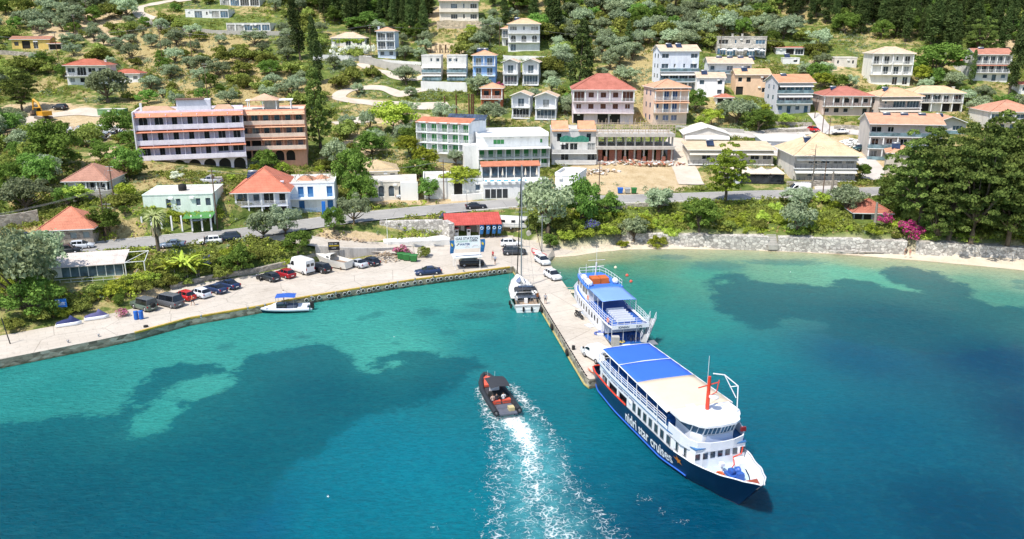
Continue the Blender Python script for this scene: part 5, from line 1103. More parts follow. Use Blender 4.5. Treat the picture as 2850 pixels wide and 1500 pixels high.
L_pink = leaf_mat("pink_blossom",(.06,.10,.03),(.12,.17,.05),(.2,.26,.08),.2,(.62,.20,.34),.55)
L_mag = leaf_mat("magenta_blossom",(.05,.08,.02),(.10,.14,.04),(.2,.2,.08),.2,(.50,.06,.22),.58)
L_purp = leaf_mat("purple_blossom",(.05,.09,.02),(.11,.16,.04),(.2,.26,.08),.2,(.14,.12,.42),.5)
L_wht = leaf_mat("white_blossom",(.12,.17,.06),(.50,.52,.42),(.74,.72,.66),.2)
L_palm = leaf_mat("palm_fronds",(.10,.12,.03),(.22,.25,.09),(.42,.42,.2),.2)
M_bark = mat("bark",(.15,.115,.08),.95,0,.35,2,bmp=.4); M_bark2 = mat("grey_bark",(.26,.23,.19),.95,0,.3,2,bmp=.4)
def leaves_np(C,Rb,per,size,r,flat=.5,outw=.9,stretch=1.0):
 """clumps of leaf faces on blobs: C (n,3) centres, Rb (n,) radii"""
 n = len(C); k = n * per; ci = np.repeat(np.arange(n),per)
 d = r.normal(size=(k,3)); d[:,2] = np.abs(d[:,2]) * .9 - .25 * r.random(k); d /= np.linalg.norm(d,axis=1)[:,None]
 rad = Rb[ci] * (.62 + .45 * r.random(k)); p = C[ci] + d * rad[:,None] * np.array([1,1,stretch])
 nrm = d * outw + r.normal(size=(k,3)) * flat; nrm /= np.linalg.norm(nrm,axis=1)[:,None]
 a = np.cross(nrm,r.normal(size=(k,3))); a /= np.linalg.norm(a,axis=1)[:,None]; b = np.cross(nrm,a)
 s = size * (.6 + .8 * r.random(k))[:,None]; e = .55 + .5 * r.random((k,1))
 V = np.stack([p - a * s * .5,p - b * s * .5 * e,p + a * s * .6,p + b * s * .5 * e + nrm * s * .15],1).reshape(-1,3)
 Q = np.arange(4 * k).reshape(k,4); return V,Q
def mk(name,V,Q,m): me = mesh_np(name,V,Q,False); me.materials.append(m); return me
def blobs_ellipsoid(n,r,ax,z0,jitter=.1,low=-.55,shell=.6):
 d = r.normal(size=(n,3)); d /= np.linalg.norm(d,axis=1)[:,None]; d[:,2] = np.where(d[:,2] < low,-d[:,2] * .5,d[:,2])
 rad = shell + (1 - shell) * r.random(n) ** .5
 return d * rad[:,None] * np.array(ax) + np.array([0,0,z0]) + r.normal(size=(n,3)) * jitter
def limb_mesh(name,tips,hgt,r0,m,lean=(0,0),twist=.15,seed=0):
 q = random.Random(seed); mb = MB(); t0 = Vector((lean[0] * .4,lean[1] * .4,hgt))
 mb.tube([(0,0,-.6),(q.uniform(-1,1) * twist * .5,q.uniform(-1,1) * twist * .5,hgt * .5),t0],r0,7,0,r0 * .72)
 for p in tips: p = Vector(p); mid = (t0 * .5 + p * .5) + Vector((q.uniform(-.2,.2),q.uniform(-.2,.2),-.1)); mb.tube([t0 * .98,mid,p],r0 * .5,5,0,r0 * .14)
 o = mb.build(name,m,None,False); me = o.data; bpy.data.objects.remove(o); return me
PROT = {}
def proto(kind,i):
 """(crown mesh, trunk mesh, nominal height)"""
 if (kind,i) in PROT: return PROT[(kind,i)]
 import zlib
 r = np.random.default_rng(zlib.crc32(kind.encode()) % 1000 * 10 + i); seed = i * 13 + len(kind)
 if kind == 'olive':
  C = blobs_ellipsoid(34,r,(2.4,2.3,1.75),2.55,.28); V,Q = leaves_np(C,r.uniform(.55,.95,34),115,.26,r)
  tr = limb_mesh("trunk",C[:9] * .85,.9,.26,M_bark,seed=seed); h = 4.7; m = L_olive
 elif kind == 'bush':
  C = blobs_ellipsoid(24,r,(1.5,1.4,.9),.85,.2,-.1); V,Q = leaves_np(C,r.uniform(.4,.75,24),95,.24,r)
  tr = limb_mesh("stem",C[:4] * .7,.3,.1,M_bark,seed=seed); h = 2.2; m = L_bush
 elif kind == 'vine':
  C = blobs_ellipsoid(26,r,(1.7,1.6,.85),.75,.25,-.1); V,Q = leaves_np(C,r.uniform(.35,.7,26),95,.21,r)
  tr = limb_mesh("stem",C[:4] * .7,.3,.08,M_bark,seed=seed); h = 2.0; m = L_lime
 elif kind == 'dark':
  C = blobs_ellipsoid(42,r,(2.6,2.5,2.3),2.9,.3,-.7); V,Q = leaves_np(C,r.uniform(.6,1.0,42),115,.28,r)
  tr = limb_mesh("trunk",C[:8] * .8,1.0,.24,M_bark,seed=seed); h = 5.8; m = L_dark
 elif kind == 'citrus':
  C = blobs_ellipsoid(26,r,(1.5,1.5,1.2),2.1,.15); V,Q = leaves_np(C,r.uniform(.4,.7,26),100,.21,r)
  tr = limb_mesh("trunk",C[:6] * .8,.9,.13,M_bark,seed=seed); h = 3.6; m = L_lime
 elif kind == 'cypress':
  n = 60; z = np.sort(r.random(n)) ** .85; a = r.random(n) * 6.28; w = 1.25 * np.sin(np.pi * np.clip(.12 + z * .86,0,1)) ** .8 * (1 - .45 * z)
  C = np.stack([np.cos(a) * w * .75,np.sin(a) * w * .75,.6 + z * 12.2],1); V,Q = leaves_np(C,.42 + .35 * w,84,.27,r,.6,.8,2.0)
  tr = limb_mesh("trunk",[(0,0,9)],1.5,.25,M_bark,seed=seed); h = 13.6; m = L_cyp
 elif kind == 'fir':
  n = 120; z = r.random(n); a = r.random(n) * 6.28; w = 3.3 * (1 - z) ** .75 + .25
  C = np.stack([np.cos(a) * w * r.uniform(.55,1,n),np.sin(a) * w * r.uniform(.55,1,n),1.4 + z * 12.6],1); V,Q = leaves_np(C,.45 + .5 * (1 - z),44,.40,r,.5,.8)
  tr = limb_mesh("trunk",[(0,0,11)],2.5,.32,M_bark,seed=seed); h = 14.8; m = L_cyp
 elif kind == 'pine':
  n = 135; C = blobs_ellipsoid(n,r,(3.9,3.8,4.4),6.2,.5,-.9,.45); C[:,2] = np.round(C[:,2] / 1.1) * 1.1 + r.normal(size=n) * .18
  V,Q = leaves_np(C,r.uniform(.4,.95,n),95,.27,r,.6,.7,.62)
  tr = limb_mesh("trunk",C[:16] * np.array([.85,.85,.97]),2.8,.36,M_bark,seed=seed); h = 11.4; m = L_pine
 elif kind == 'araucaria':
  n = 260; z = r.random(n) ** .9; a = r.random(n) * 6.28; w = (2.9 * (1 - z) ** .6 + .35) * np.clip(z * 9 + .35,0,1)
  C = np.stack([np.cos(a) * w * r.uniform(.35,1,n),np.sin(a) * w * r.uniform(.35,1,n),1.5 + z * 15.2],1); V,Q = leaves_np(C,np.full(n,.38),34,.30,r,.5,.9,1.6)
  tr = limb_mesh("trunk",[(0,0,15)],2.5,.35,M_bark,seed=seed); h = 17.2; m = L_pine
 elif kind == 'oleander':
  C = blobs_ellipsoid(22,r,(1.2,1.2,1.1),1.3,.15,-.2); V,Q = leaves_np(C,r.uniform(.35,.6,22),70,.2,r); h = 2.6; m = L_pink
  tr = limb_mesh("stem",C[:4] * .7,.4,.07,M_bark,seed=seed)
 me = mk("crown",V,Q,m); PROT[(kind,i)] = (me,tr,h); return PROT[(kind,i)]
NVAR = {'vine': 4,'olive': 5,'bush': 5,'dark': 4,'citrus': 3,'cypress': 4,'fir': 2,'pine': 4,'araucaria': 1,'oleander': 2}
KNAME = {'vine': 'shrub','olive': 'olive_tree','bush': 'shrub','dark': 'broadleaf_tree','citrus': 'citrus_tree','cypress': 'cypress_tree','fir': 'conifer_tree','pine': 'pine_tree','araucaria': 'conifer_tree','oleander': 'flowering_shrub'}
KADJ = {'vine': 'bright green shrub','olive': 'grey-green olive tree','bush': 'rounded green shrub','dark': 'dark leafy tree','citrus': 'bright green citrus tree','cypress': 'dark slender cypress','fir': 'dark broad conifer','pine': 'dense yellow-green pine','araucaria': 'conifer','oleander': 'flowering oleander'}
TREES = []   # (obj, kind, explicit label or None)
def tree(kind,P,hgt,label=None,wide=1.0,m=None,group=None,var=None):
 i = rnd.randrange(NVAR[kind]) if var is None else var; cr,tr,h0 = proto(kind,i)
 s = hgt / h0
 root = thing(KNAME[kind],label,KNAME[kind].replace('_',' ').replace('shrub','shrub'),P,rnd.uniform(0,6.28),group); root.scale = (s * wide * rnd.uniform(.86,1.14),s * wide * rnd.uniform(.86,1.14),s); root.rotation_euler = (rnd.uniform(-.07,.07),rnd.uniform(-.07,.07),rnd.uniform(0,6.28))
 a = bpy.data.objects.new("crown" if kind not in ('bush','oleander','vine') else "foliage",cr); link(a); a.parent = root
 if m is not None: a.data = cr.copy(); a.data.materials.clear(); a.data.materials.append(m)
 b = bpy.data.objects.new("trunk" if kind not in ('bush','oleander','vine') else "stem",tr); link(b); b.parent = root
 TREES.append([root,kind,label]); return root
def tpx(kind,u,v,hpx,label=None,wide=1.0,m=None,P=None,group=None):
 P = P or T(u,v); t = depth(P); return tree(kind,(P.x,P.y,P.z),hpx * t / F / .97,label,wide,m,group)
# hand placed trees: kind, u, foot v, height px, width factor, label
HT = [
 ('araucaria',893,415,218,1.0,"tall narrow conifer standing right of the terracotta hotel"),
 ('cypress',836,168,182,.95,"tall dark cypress left of the sandy-roofed bungalow, reaching the top edge"),('cypress',888,232,176,.95,"tall dark cypress above the tall narrow conifer"),
 ('fir',1612,246,188,.95,"big dark pointed conifer left of the big white four-storey block"),('fir',1748,150,90,.8,"dark pointed conifer among the olives left of the long stone building"),
 ('cypress',2808,262,215,.95,"tall dark cypress in front of the house with glazed galleries"),('cypress',2700,235,92,.9,"dark cypress at the left end of the house with glazed galleries"),('pine',2722,180,125,.8,"yellow-green pine left of the house with glazed galleries"),
 ('pine',2018,560,158,.95,"bright round pine standing alone by the coast road in front of the bungalow row"),
 ('pine',62,312,118,1.0,"spreading dark pine left of the yellow excavator"),
 ('olive',300,285,92,1.0,"large grey olive in front of the white house with the red hipped roof"),
 ('citrus',1095,372,86,1.15,"bright round lime-green tree on the dry slope left of the green-shuttered hotel wing"),
 ('olive',1030,368,60,.8,"slim olive left of the bright round lime-green tree"),('olive',1235,350,60,1,"olive above the solar panels of the green-shuttered hotel wing"),
 ('citrus',1285,545,78,1.3,"bright leafy tree in front of the low white terrace house"),('dark',1195,556,62,1.0,"round-headed street tree between the arched doorways and the white terrace house"),
 ('dark',985,560,140,.7,"tall dark tree left of the flat-roofed house with arched doorways"),('dark',1010,575,90,.9,"dark green tree beside the road below the beige sandy-roofed house"),
 ('olive',985,625,78,.9,"leaning olive on the traffic island beside the ramp"),('dark',930,645,72,.9,"leafy small tree on the traffic island left of the leaning olive"),
 ('olive',735,668,82,1.0,"left crown of the pair of grey olives beside the harbour ramp"),('olive',795,660,84,1.05,"right crown of the pair of grey olives beside the harbour ramp"),
 ('dark',830,705,62,1.3,"round dense green tree below the pair of grey olives"),('dark',665,760,78,1.05,"feathery round green tree behind the parked white van"),
 ('dark',290,655,75,1.1,"dense dark tree right of the old stone house"),('dark',150,470,128,1.0,"large dark tree below the rubble heap"),('dark',110,528,100,1.0,"broad dark fig tree above the orchard"),
 ('dark',355,500,92,.9,"tall green tree at the left corner of the lavender hotel"),('citrus',345,560,50,1.2,"small round green tree right of the faded brown-roofed cottage"),('citrus',345,455,45,1.2,"bright shrubby tree above the tall green tree by the lavender hotel"),
 ('citrus',218,570,52,1.3,"small spreading orchard tree below the faded brown-roofed cottage"),('dark',190,578,60,1.1,"dark orchard tree left of the small spreading one"),('olive',75,590,90,1.2,"grey-green orchard tree near the left edge"),
 ('dark',330,385,78,1.0,"green tree in front of the rubble heap"),('dark',165,400,62,1.2,"yellow-green tree left of the rubble heap"),
 ('dark',745,480,62,1.2,"leafy tree between the terracotta hotel and the broad red-roofed house"),('olive',940,470,80,.9,"grey tree right of the terracotta hotel"),('dark',1035,435,68,1.5,"spreading green tree above the beige sandy-roofed house"),
 ('citrus',1140,440,60,1.2,"bright green tree left of the green-shuttered hotel wing"),('dark',1155,430,95,.8,"tall tree touching the left end of the green-shuttered hotel wing"),('citrus',1180,480,70,1.2,"bright green tree below the green-shuttered hotel wing"),('dark',1170,500,55,1.4,"spreading green bush tree above the flat-roofed arched house"),('olive',1270,460,40,1.2,"small olive in front of the green-shuttered hotel wing"),
 ('olive',1525,650,150,.85,"tall weeping grey-green tree between the caravan and the shrub slope"),('dark',1615,625,130,.8,"dark glossy fig tree right of the tall weeping tree"),('dark',1690,600,62,1.3,"round dark bush tree beside the coast road right of the fig"),
 ('olive',1835,592,70,1.0,"grey-green tree by the road in front of the sandy building site"),('dark',1945,640,88,1.15,"large feathery green tree on the shrub slope below the solitary pine"),('olive',1765,672,68,1.1,"grey-green tree hanging over the beach"),
 ('olive',2215,655,92,1.0,"tall grey olive on the shrub slope above the beach steps"),('olive',2218,575,52,1.5,"spreading olive below the white van on the road"),('olive',2355,592,78,1.1,"grey olive left of the abandoned beach house"),
 ('dark',2475,570,78,1.4,"broad dark tree behind the abandoned beach house"),('dark',2392,502,45,1.2,"round clipped green bush right of the yellow-sand roofed guest house"),('dark',2110,365,60,1.3,"dense round tree left of the citrus gardens"),
 ('dark',1935,312,62,1.0,"dark green tree between the tall peach house and the front white terraced house"),('olive',2050,345,66,1.3,"large grey olive right of the peach townhouse"),('olive',1740,245,55,1.2,"olive standing alone on the dry field left of the big white block"),('olive',1675,222,35,1.0,"small olive on the dry field right of the big pointed conifer"),
 ('dark',2600,215,90,1.5,"massive grey-green tree group right of the white columned house"),
 ('olive',1360,350,62,1.2,"olive below the rust-red house"),('olive',1330,265,55,1.1,"olive between the cream modern pair and the rust-red house"),('olive',50,860,210,.95,"huge grey olive at the left edge beside the quay"),('olive',110,790,150,1.0,"big olive right of the huge one at the left edge"),('olive',20,760,120,1.1,"olive at the left edge above the huge one"),('dark',90,880,110,1.2,"dark tree shading the bank at the left end of the quay"),
 ('dark',1530,690,40,1.2,"small dark tree at the foot of the tall weeping tree"),
]
L_pine2 = leaf_mat('bright_pine_needles',(.06,.09,.012),(.17,.23,.03),(.36,.42,.06))
for k,u,v,h,w,lb in HT: tpx(k,u,v,h,lb,w,L_pine2 if u == 2018 else None)
tree_rects = [(u - h * .45 * w,v - h,u + h * .45 * w,v) for k,u,v,h,w,lb in HT]
# big pines on the right
PN = [(2560,640,270,1.0),(2500,600,150,.9),(2590,560,200,.9),(2640,660,290,1.0),(2700,690,300,.95),(2692,590,240,.9),(2760,640,300,1.0),(2800,700,260,.95),(2840,620,300,1.0),(2770,560,210,.9),(2860,560,230,.9),(2880,700,320,1.0),(2920,620,300,1.0),(2645,530,130,.9),(2830,520,170,.9),(2735,500,130,.9),(2600,690,150,.8),(2960,690,300,1.0)]
for i,(u,v,h,w) in enumerate(PN):
 tpx('pine',u,v,h,f"dense dark pine, {nth(sorted(q[0] for q in PN).index(u))} from the left in the grove at the right edge",w,group="pines of the grove at the right edge")
# pinks and other flowering plants
fl = [("oleander",1123,722,38,L_pink,"pink oleander in bloom behind the boat on its cradle"),("oleander",1180,722,34,None,"rounded green oleander right of the pink one"),("oleander",340,885,26,L_pink,"small pink oleander at the edge of the quay by the blue barrels"),
  ("oleander",2523,675,58,L_mag,"big magenta bougainvillea hanging over the sea wall"),("oleander",2455,635,40,L_mag,"thin pink-flowering shrub in front of the abandoned beach house"),("oleander",790,425,52,L_mag,"crimson bougainvillea on the stair of the terracotta hotel"),
  ("oleander",72,665,20,L_purp,"purple bougainvillea left of the old stone house"),("oleander",585,745,32,L_purp,"blue-flowering creeper at the car park edge right of the banana plants"),("oleander",1235,612,20,L_purp,"purple-flowering creeper on the fence behind the kiosk"),("oleander",1290,610,20,L_purp,"second purple-flowering creeper on the fence above the kiosk roof"),
  ("oleander",1645,645,32,L_purp,"blue-flowering creeper on the shrub slope above the beach"),("oleander",1640,332,32,L_mag,"dark red bougainvillea left of the large pink apartment house"),("oleander",2412,292,24,L_mag,"violet bougainvillea on the balcony corner of the red-hipped house"),("oleander",492,505,26,L_wht,"white-flowering shrub behind the pale green house"),("oleander",1392,245,16,L_mag,"small magenta bush by the sky blue house")]
for k,u,v,h,m,lb in fl: tpx(k,u,v,h,lb,1.25,m or L_bush)
# white flowering hedge
r_ = np.random.default_rng(5); Pa = T(925,160); Pb_ = T(1040,160); n = 46; tt_ = r_.random(n); C = np.stack([Pa.x + (Pb_.x - Pa.x) * tt_,Pa.y + (Pb_.y - Pa.y) * tt_ + r_.normal(size=n) * .6,Pa.z + .8 + r_.random(n) * 3.0],1)
V_,Q_ = leaves_np(C,r_.uniform(.8,1.2,n),70,.42,r_); hd = bpy.data.objects.new("flowering_hedge",mk("flowering_hedge",V_,Q_,L_wht)); link(hd); tag(hd,"tall hedge covered in white flowers in front of the sandy-roofed bungalow","hedge")
n = 30; tt_ = r_.random(n); Pa = T(925,142); Pb_ = T(1015,142); C = np.stack([Pa.x + (Pb_.x - Pa.x) * tt_,Pa.y + (Pb_.y - Pa.y) * tt_,Pa.z + 2.8 + r_.random(n) * 1.0],1)
V_,Q_ = leaves_np(C,r_.uniform(.5,.8,n),50,.4,r_); hd = bpy.data.objects.new("creeper",mk("creeper",V_,Q_,L_lime)); link(hd); tag(hd,"bright yellow-green creeper under the eaves of the sandy-roofed bungalow","creeper")
# palm and banana plants
def frond(mb,base,d,L,w,droop,n=7,mi=0):
 d = Vector(d).normalized(); s = d.cross(Vector((0,0,1)));  s = s.normalized() if s.length > .05 else Vector((1,0,0)); prev = None; p = Vector(base); dd = d.copy()
 for i in range(n + 1):
  a = i / n; ww = w * math.sin(math.pi * min(.97,.08 + a * .92)) ** .6; mb.v += [tuple(p - s * ww + Vector((0,0,-ww * .4))),tuple(p),tuple(p + s * ww + Vector((0,0,-ww * .4)))]
  if i: b = len(mb.v) - 6; mb.f += [(b,b + 1,b + 4,b + 3),(b + 1,b + 2,b + 5,b + 4)]; mb.m += [mi,mi]; mb.sm += [False,False]
  p = p + dd * (L / n); dd = (dd + Vector((0,0,-droop / n))).normalized()
P = T(442,705); t = depth(P); pr = thing("palm_tree","tall palm with a shaggy skirt of dead fronds beside the coast road","palm tree",P)
MB().tube([(0,0,-.5),(0,.05,3),(.05,0,6.2)],.32,9,0,.26).build("trunk",M_bark,pr)
mb = MB(); q_ = random.Random(4)
for i in range(90): a = q_.uniform(0,6.28); frond(mb,(0,0,6.1 + q_.uniform(-.3,.3)),(math.cos(a),math.sin(a),q_.uniform(-.3,1.6)),q_.uniform(1.9,2.7),.16,q_.uniform(1.2,2.4))
mb.build("crown",L_palm,pr,False); mb = MB()
for i in range(60): a = q_.uniform(0,6.28); frond(mb,(0,0,5.8 - q_.uniform(0,1.4)),(math.cos(a),math.sin(a),-.7),q_.uniform(1.5,2.2),.16,2.6)
mb.build("dead_fronds",leaf_mat("dead_fronds",(.12,.09,.06),(.24,.19,.13),(.34,.28,.2)),pr,False)
P = T(1335,268); pr = thing("palm_tree","small dark palm beside the road at the red-hipped house","palm tree",T(2455,262)); mb = MB()
for i in range(40): a = q_.uniform(0,6.28); frond(mb,(0,0,2.2),(math.cos(a),math.sin(a),q_.uniform(0,1.4)),2.6,.22,1.8)
mb.build("crown",L_dark,pr,False); MB().tube([(0,0,-.5),(0,0,2.2)],.25,7).build("trunk",M_bark,pr)
for i,(u,v,h,lb) in enumerate(((480,776,3.6,"left banana plant with torn arching leaves above the quay"),(515,772,4.2,"tallest banana plant with torn arching leaves above the quay"),(548,768,3.4,"right banana plant beside the blue-flowering creeper"))):
 P = T(u,v); pr = thing("banana_plant",lb,"banana plant",P); mb = MB()
 for j in range(16): a = q_.uniform(0,6.28); frond(mb,(q_.uniform(-.3,.3),q_.uniform(-.3,.3),h * .45),(math.cos(a),math.sin(a),q_.uniform(.6,2.2)),h * .85,.30,q_.uniform(1.2,2.2))
 mb.build("leaves",L_lime,pr,False); MB().tube([(0,0,-.4),(0,0,h * .5)],.14,7).tube([(.3,.2,-.4),(.35,.2,h * .45)],.12,7).build("stalk",M_bark2,pr)
# ---------------- scattered trees
zones = [  # polygon in the photograph, {kind: weight}, spacing m, height px range
 ([(-60,-30),(420,-30),(360,60),(300,70),(110,100),(100,240),(-60,300)],{'olive': 5,'bush': 3,'dark': 2},6.2,(26,56)),
 ([(110,90),(420,60),(560,90),(820,100),(860,300),(620,300),(420,320),(330,300),(280,180),(110,240)],{'olive': 5,'bush': 5,'dark': 2},6.6,(24,46)),
 ([(430,0),(600,0),(560,26),(450,40)],{'bush': 2,'dark': 1},8,(18,30)),
 ([(735,-30),(880,-30),(860,110),(740,80)],{'olive': 3,'bush': 2,'cypress': 1},8,(24,46)),
 ([(1350,60),(1480,60),(1480,80),(1380,100)],{'bush': 2,'olive': 1},8,(20,34)),
 ([(1600,-20),(2150,-30),(2130,60),(2420,190),(2330,200),(2110,170),(1960,145),(1800,145),(1720,200),(1650,180),(1560,120)],{'olive': 9,'dark': 1,'bush': 2},5.4,(36,60)),
 ([(1040,90),(1200,110),(1180,170),(1110,170)],{'olive': 3,'dark': 1},8,(26,44)),
 ([(870,175),(1170,215),(1170,330),(1050,360),(900,350)],{'olive': 5,'bush': 3},9,(30,52)),
 ([(1290,100),(1560,100),(1600,260),(1570,330),(1400,250),(1300,260)],{'olive': 5,'bush': 2,'citrus': 1},8.0,(30,56)),
 ([(1590,230),(1640,260),(1620,340),(1570,330)],{'dark': 1,'olive': 1},6,(26,46)),
 ([(1930,265),(2150,275),(2130,370),(1930,350)],{'olive': 3,'citrus': 3,'dark': 1},8,(26,48)),
 ([(2140,190),(2420,230),(2700,230),(2850,290),(2850,340),(2700,330),(2480,260),(2240,250)],{'olive': 6,'dark': 3,'citrus': 1},6.0,(32,58)),
 ([(2120,318),(2270,330),(2265,352),(2130,352)],{'citrus': 1},5.0,(26,36)),
 ([(2320,335),(2440,340),(2440,360),(2330,358)],{'citrus': 1},5.5,(24,34)),
 ([(1700,345),(1990,345),(1990,362),(1700,358)],{'citrus': 1},6,(24,32)),
 ([(-60,330),(110,380),(150,480),(60,620),(-60,640)],{'dark': 3,'olive': 3,'bush': 1},8,(50,90)),
 ([(250,380),(370,400),(370,500),(300,520),(230,460)],{'dark': 2,'bush': 2},8,(34,60)),
 ([(900,350),(1150,350),(1180,440),(950,460),(870,420)],{'olive': 2,'dark': 2,'bush': 1},9,(34,56)),
 ([(1640,575),(2500,560),(2540,650),(1900,645),(1600,665),(1560,640)],{'vine': 8,'bush': 4},5.5,(22,38)),
 ([(620,690),(850,680),(860,710),(640,750)],{'bush': 3},4.5,(20,34)),
 ([(130,830),(420,800),(360,850),(130,890)],{'bush': 3,'dark': 1},4.0,(24,40)),
 ([(-60,850),(120,840),(100,920),(-60,935)],{'bush': 3},4.5,(28,44)),
 ([(380,740),(640,720),(640,770),(420,800)],{'bush': 3},4.5,(20,36)),
 ([(100,640),(280,640),(60,720),(0,700)],{'bush': 2,'citrus': 1},6,(24,40)),
 ([(280,560),(400,560),(380,640),(290,650)],{'bush': 3,'dark': 1},5.5,(26,46)),
 ([(1470,640),(1660,640),(1700,672),(1600,686),(1500,664)],{'vine': 3,'bush': 1,'dark': 1},3.4,(34,52)),
 ([(1640,600),(2500,600),(2540,668),(1900,655),(1640,672)],{'bush': 1,'vine': 3},4.6,(20,40)),
 ([(120,820),(420,790),(420,830),(330,862),(100,905)],{'vine': 1,'bush': 2},5,(26,40)),
 ([(400,735),(900,690),(880,725),(640,765),(430,815)],{'bush': 1,'vine': 2},5,(20,34)),
 ([(2480,600),(2900,600),(2900,690),(2520,680)],{'dark': 2,'bush': 3},5.0,(44,80)),
 ([(400,560),(600,530),(600,600),(420,610)],{'bush': 1},6,(30,44)),
 ([(620,480),(900,470),(900,520),(640,530)],{'bush': 2,'citrus': 1},6,(26,44)),
 ([(880,100),(1050,130),(1050,165),(860,170)],{'olive': 1,'bush': 1},7,(30,44)),
 ([(2870,60),(3180,60),(3180,500),(2890,500)],{'dark': 2,'bush': 2},11,(40,60)),([(2900,560),(3180,560),(3180,690),(2900,690)],{'dark': 1,'bush': 2},8,(40,90)),
 ([(-330,60),(-60,60),(-60,700),(-330,760)],{'dark': 2,'bush': 2},11,(40,60)),
 ([(1900,365),(2300,365),(2300,380),(1900,385)],{'citrus': 1,'bush': 1},7,(22,32)),
]
cyp_zones = [
 ([(880,-60),(1130,-60),(1215,60),(1215,110),(1060,92),(890,70)],4.2,(80,128)),
 ([(1360,-60),(1580,-60),(1600,60),(1540,130),(1380,60)],6.4,(70,118)),
 ([(2090,-70),(2920,-70),(2920,60),(2850,150),(2640,150),(2420,110),(2200,60),(2090,10)],5.2,(84,138)),
 ([(1600,-70),(2090,-70),(2090,-25),(1600,-25)],9,(60,90)),
]
for q_ in ((815,10,860,168,282),(868,66,910,232,262),(868,210,925,405,212),(1570,70,1650,240,258),(2790,60,2830,255,252)): RECTS.append(q_)
def footprint_clear(u,v,h,w,t):
 for (a,b,c,d,tt) in RECTS:
  if t < tt + 3 and u + w > a and u - w < c and v > b and v - h < d - 4: return False
  if t >= tt + 3 and a < u < c and b < v < d and t < tt + 14: return False
 return True
def sample_zone(poly,spacing,seed):
 r = random.Random(seed); P = [T(u,v) if v > -60 or True else None for u,v in poly]; X = [p.x for p in P]; Y = [p.y for p in P]; pts = []
 arrp = [(p.x,p.y) for p in P]; n = int((max(X) - min(X)) * (max(Y) - min(Y)) / spacing ** 2 * 7)
 for _ in range(min(n,6000)):
  x = r.uniform(min(X),max(X)); y = r.uniform(min(Y),max(Y))
  if not inpoly(np.array([x]),np.array([y]),arrp)[0]: continue
  if any((x - a) ** 2 + (y - b) ** 2 < spacing ** 2 for a,b in pts): continue
  pts.append((x,y))
 return pts
lane_pts = [(p.x,p.y) for pts in [[T(u,v) for u,v in q_[1]] for q_ in lane_specs] for a,b in zip(pts[:-1],pts[1:]) for p in [a.lerp(b,k / 6) for k in range(7)]]
used = []
def try_place(kind,x,y,hr,wide=1.0,keep=True):
 if sum(1 for q in TREES if q[1] == kind) > 295: return None
 z = Z(x,y); u,v,t = PROJ(x,y,z); u = float(u); v = float(v); t = float(t)
 h = rnd.uniform(*hr);
 if u < -340 or u > 3200 or v - h > 1400: return None
 if v - h * 1.05 < -999: return None
 if not footprint_clear(u,v,h,h * .38,t): return None
 if any((x - a) ** 2 + (y - b) ** 2 < 14 for a,b in lane_pts): return None
 if dist_line(np.array([x]),np.array([y]),W_road)[0] < 6.2 or dist_line(np.array([x]),np.array([y]),W_ramp)[0] < 5: return None
 if any((x - a) ** 2 + (y - b) ** 2 < 5 for a,b in used): return None
 used.append((x,y)); return tree(kind,(x,y,z - .1),h * t / F / .97 * (1.0),None,wide)
for o,k,lb in TREES: used.append((o.location.x,o.location.y))
for zi,(poly,mix,sp,hr) in sorted(enumerate(zones),key=lambda q: -min(p[1] for p in q[1][0])):
 ks = list(mix); ws = [mix[k] for k in ks]
 for x,y in sample_zone(poly,sp * (1 if zi == 5 else .98 if zi < 2 else .72),zi + 11):
  k = rnd.choices(ks,ws)[0]; f = {'bush': .85,'vine': .75,'cypress': 1.7}.get(k,1.0); try_place(k,x,y,(hr[0] * f,hr[1] * f),rnd.uniform(.9,1.25))
for zi,(poly,sp,hr) in enumerate(cyp_zones):
 for x,y in sample_zone(poly,sp,zi + 71):
  k = 'cypress' if rnd.random() < .86 else 'dark'; try_place(k,x,y,hr if k == 'cypress' else (40,60),rnd.uniform(1.0,1.7))
for a,b in zip(W_wall[:-1],W_wall[1:]):                            # bushes spilling over the top of the sea wall
 n = int((b - a).length / 2.6)
 for i in range(n):
  p = a.lerp(b,(i + rnd.random() * .7) / n)
  if rnd.random() < .8: used.append((p.x,p.y + 3.3)); tree(rnd.choice(('bush','vine')),(p.x,p.y + 3.2 + rnd.random(),2.6),rnd.uniform(1.0,2.2),None,rnd.uniform(1.0,1.5))
for u_,v_ in ((470,640),(500,636),(545,634),(590,628)): P_ = G(u_,v_,4.7); tree('citrus',P_,rnd.uniform(3.2,4.2),None,1.3)
for i in range(42):                                                # thick bushes on the bank behind the quay
 a = i / 42; u_ = 105 + 600 * a; v_ = (905 - 95 * a * 2 if a < .5 else 812 - 82 * (a - .5) * 2) - rnd.uniform(5,32); P_ = T(u_,v_)
 if P_.z > 1.4: used.append((P_.x,P_.y)); tree(rnd.choice(('bush','vine','bush')),P_,rnd.uniform(1.0,2.1),None,rnd.uniform(1.0,1.4))
cnt = {}
for o,k,lb in TREES: cnt[k] = cnt.get(k,0) + 1
print("TREES",cnt,len(TREES))
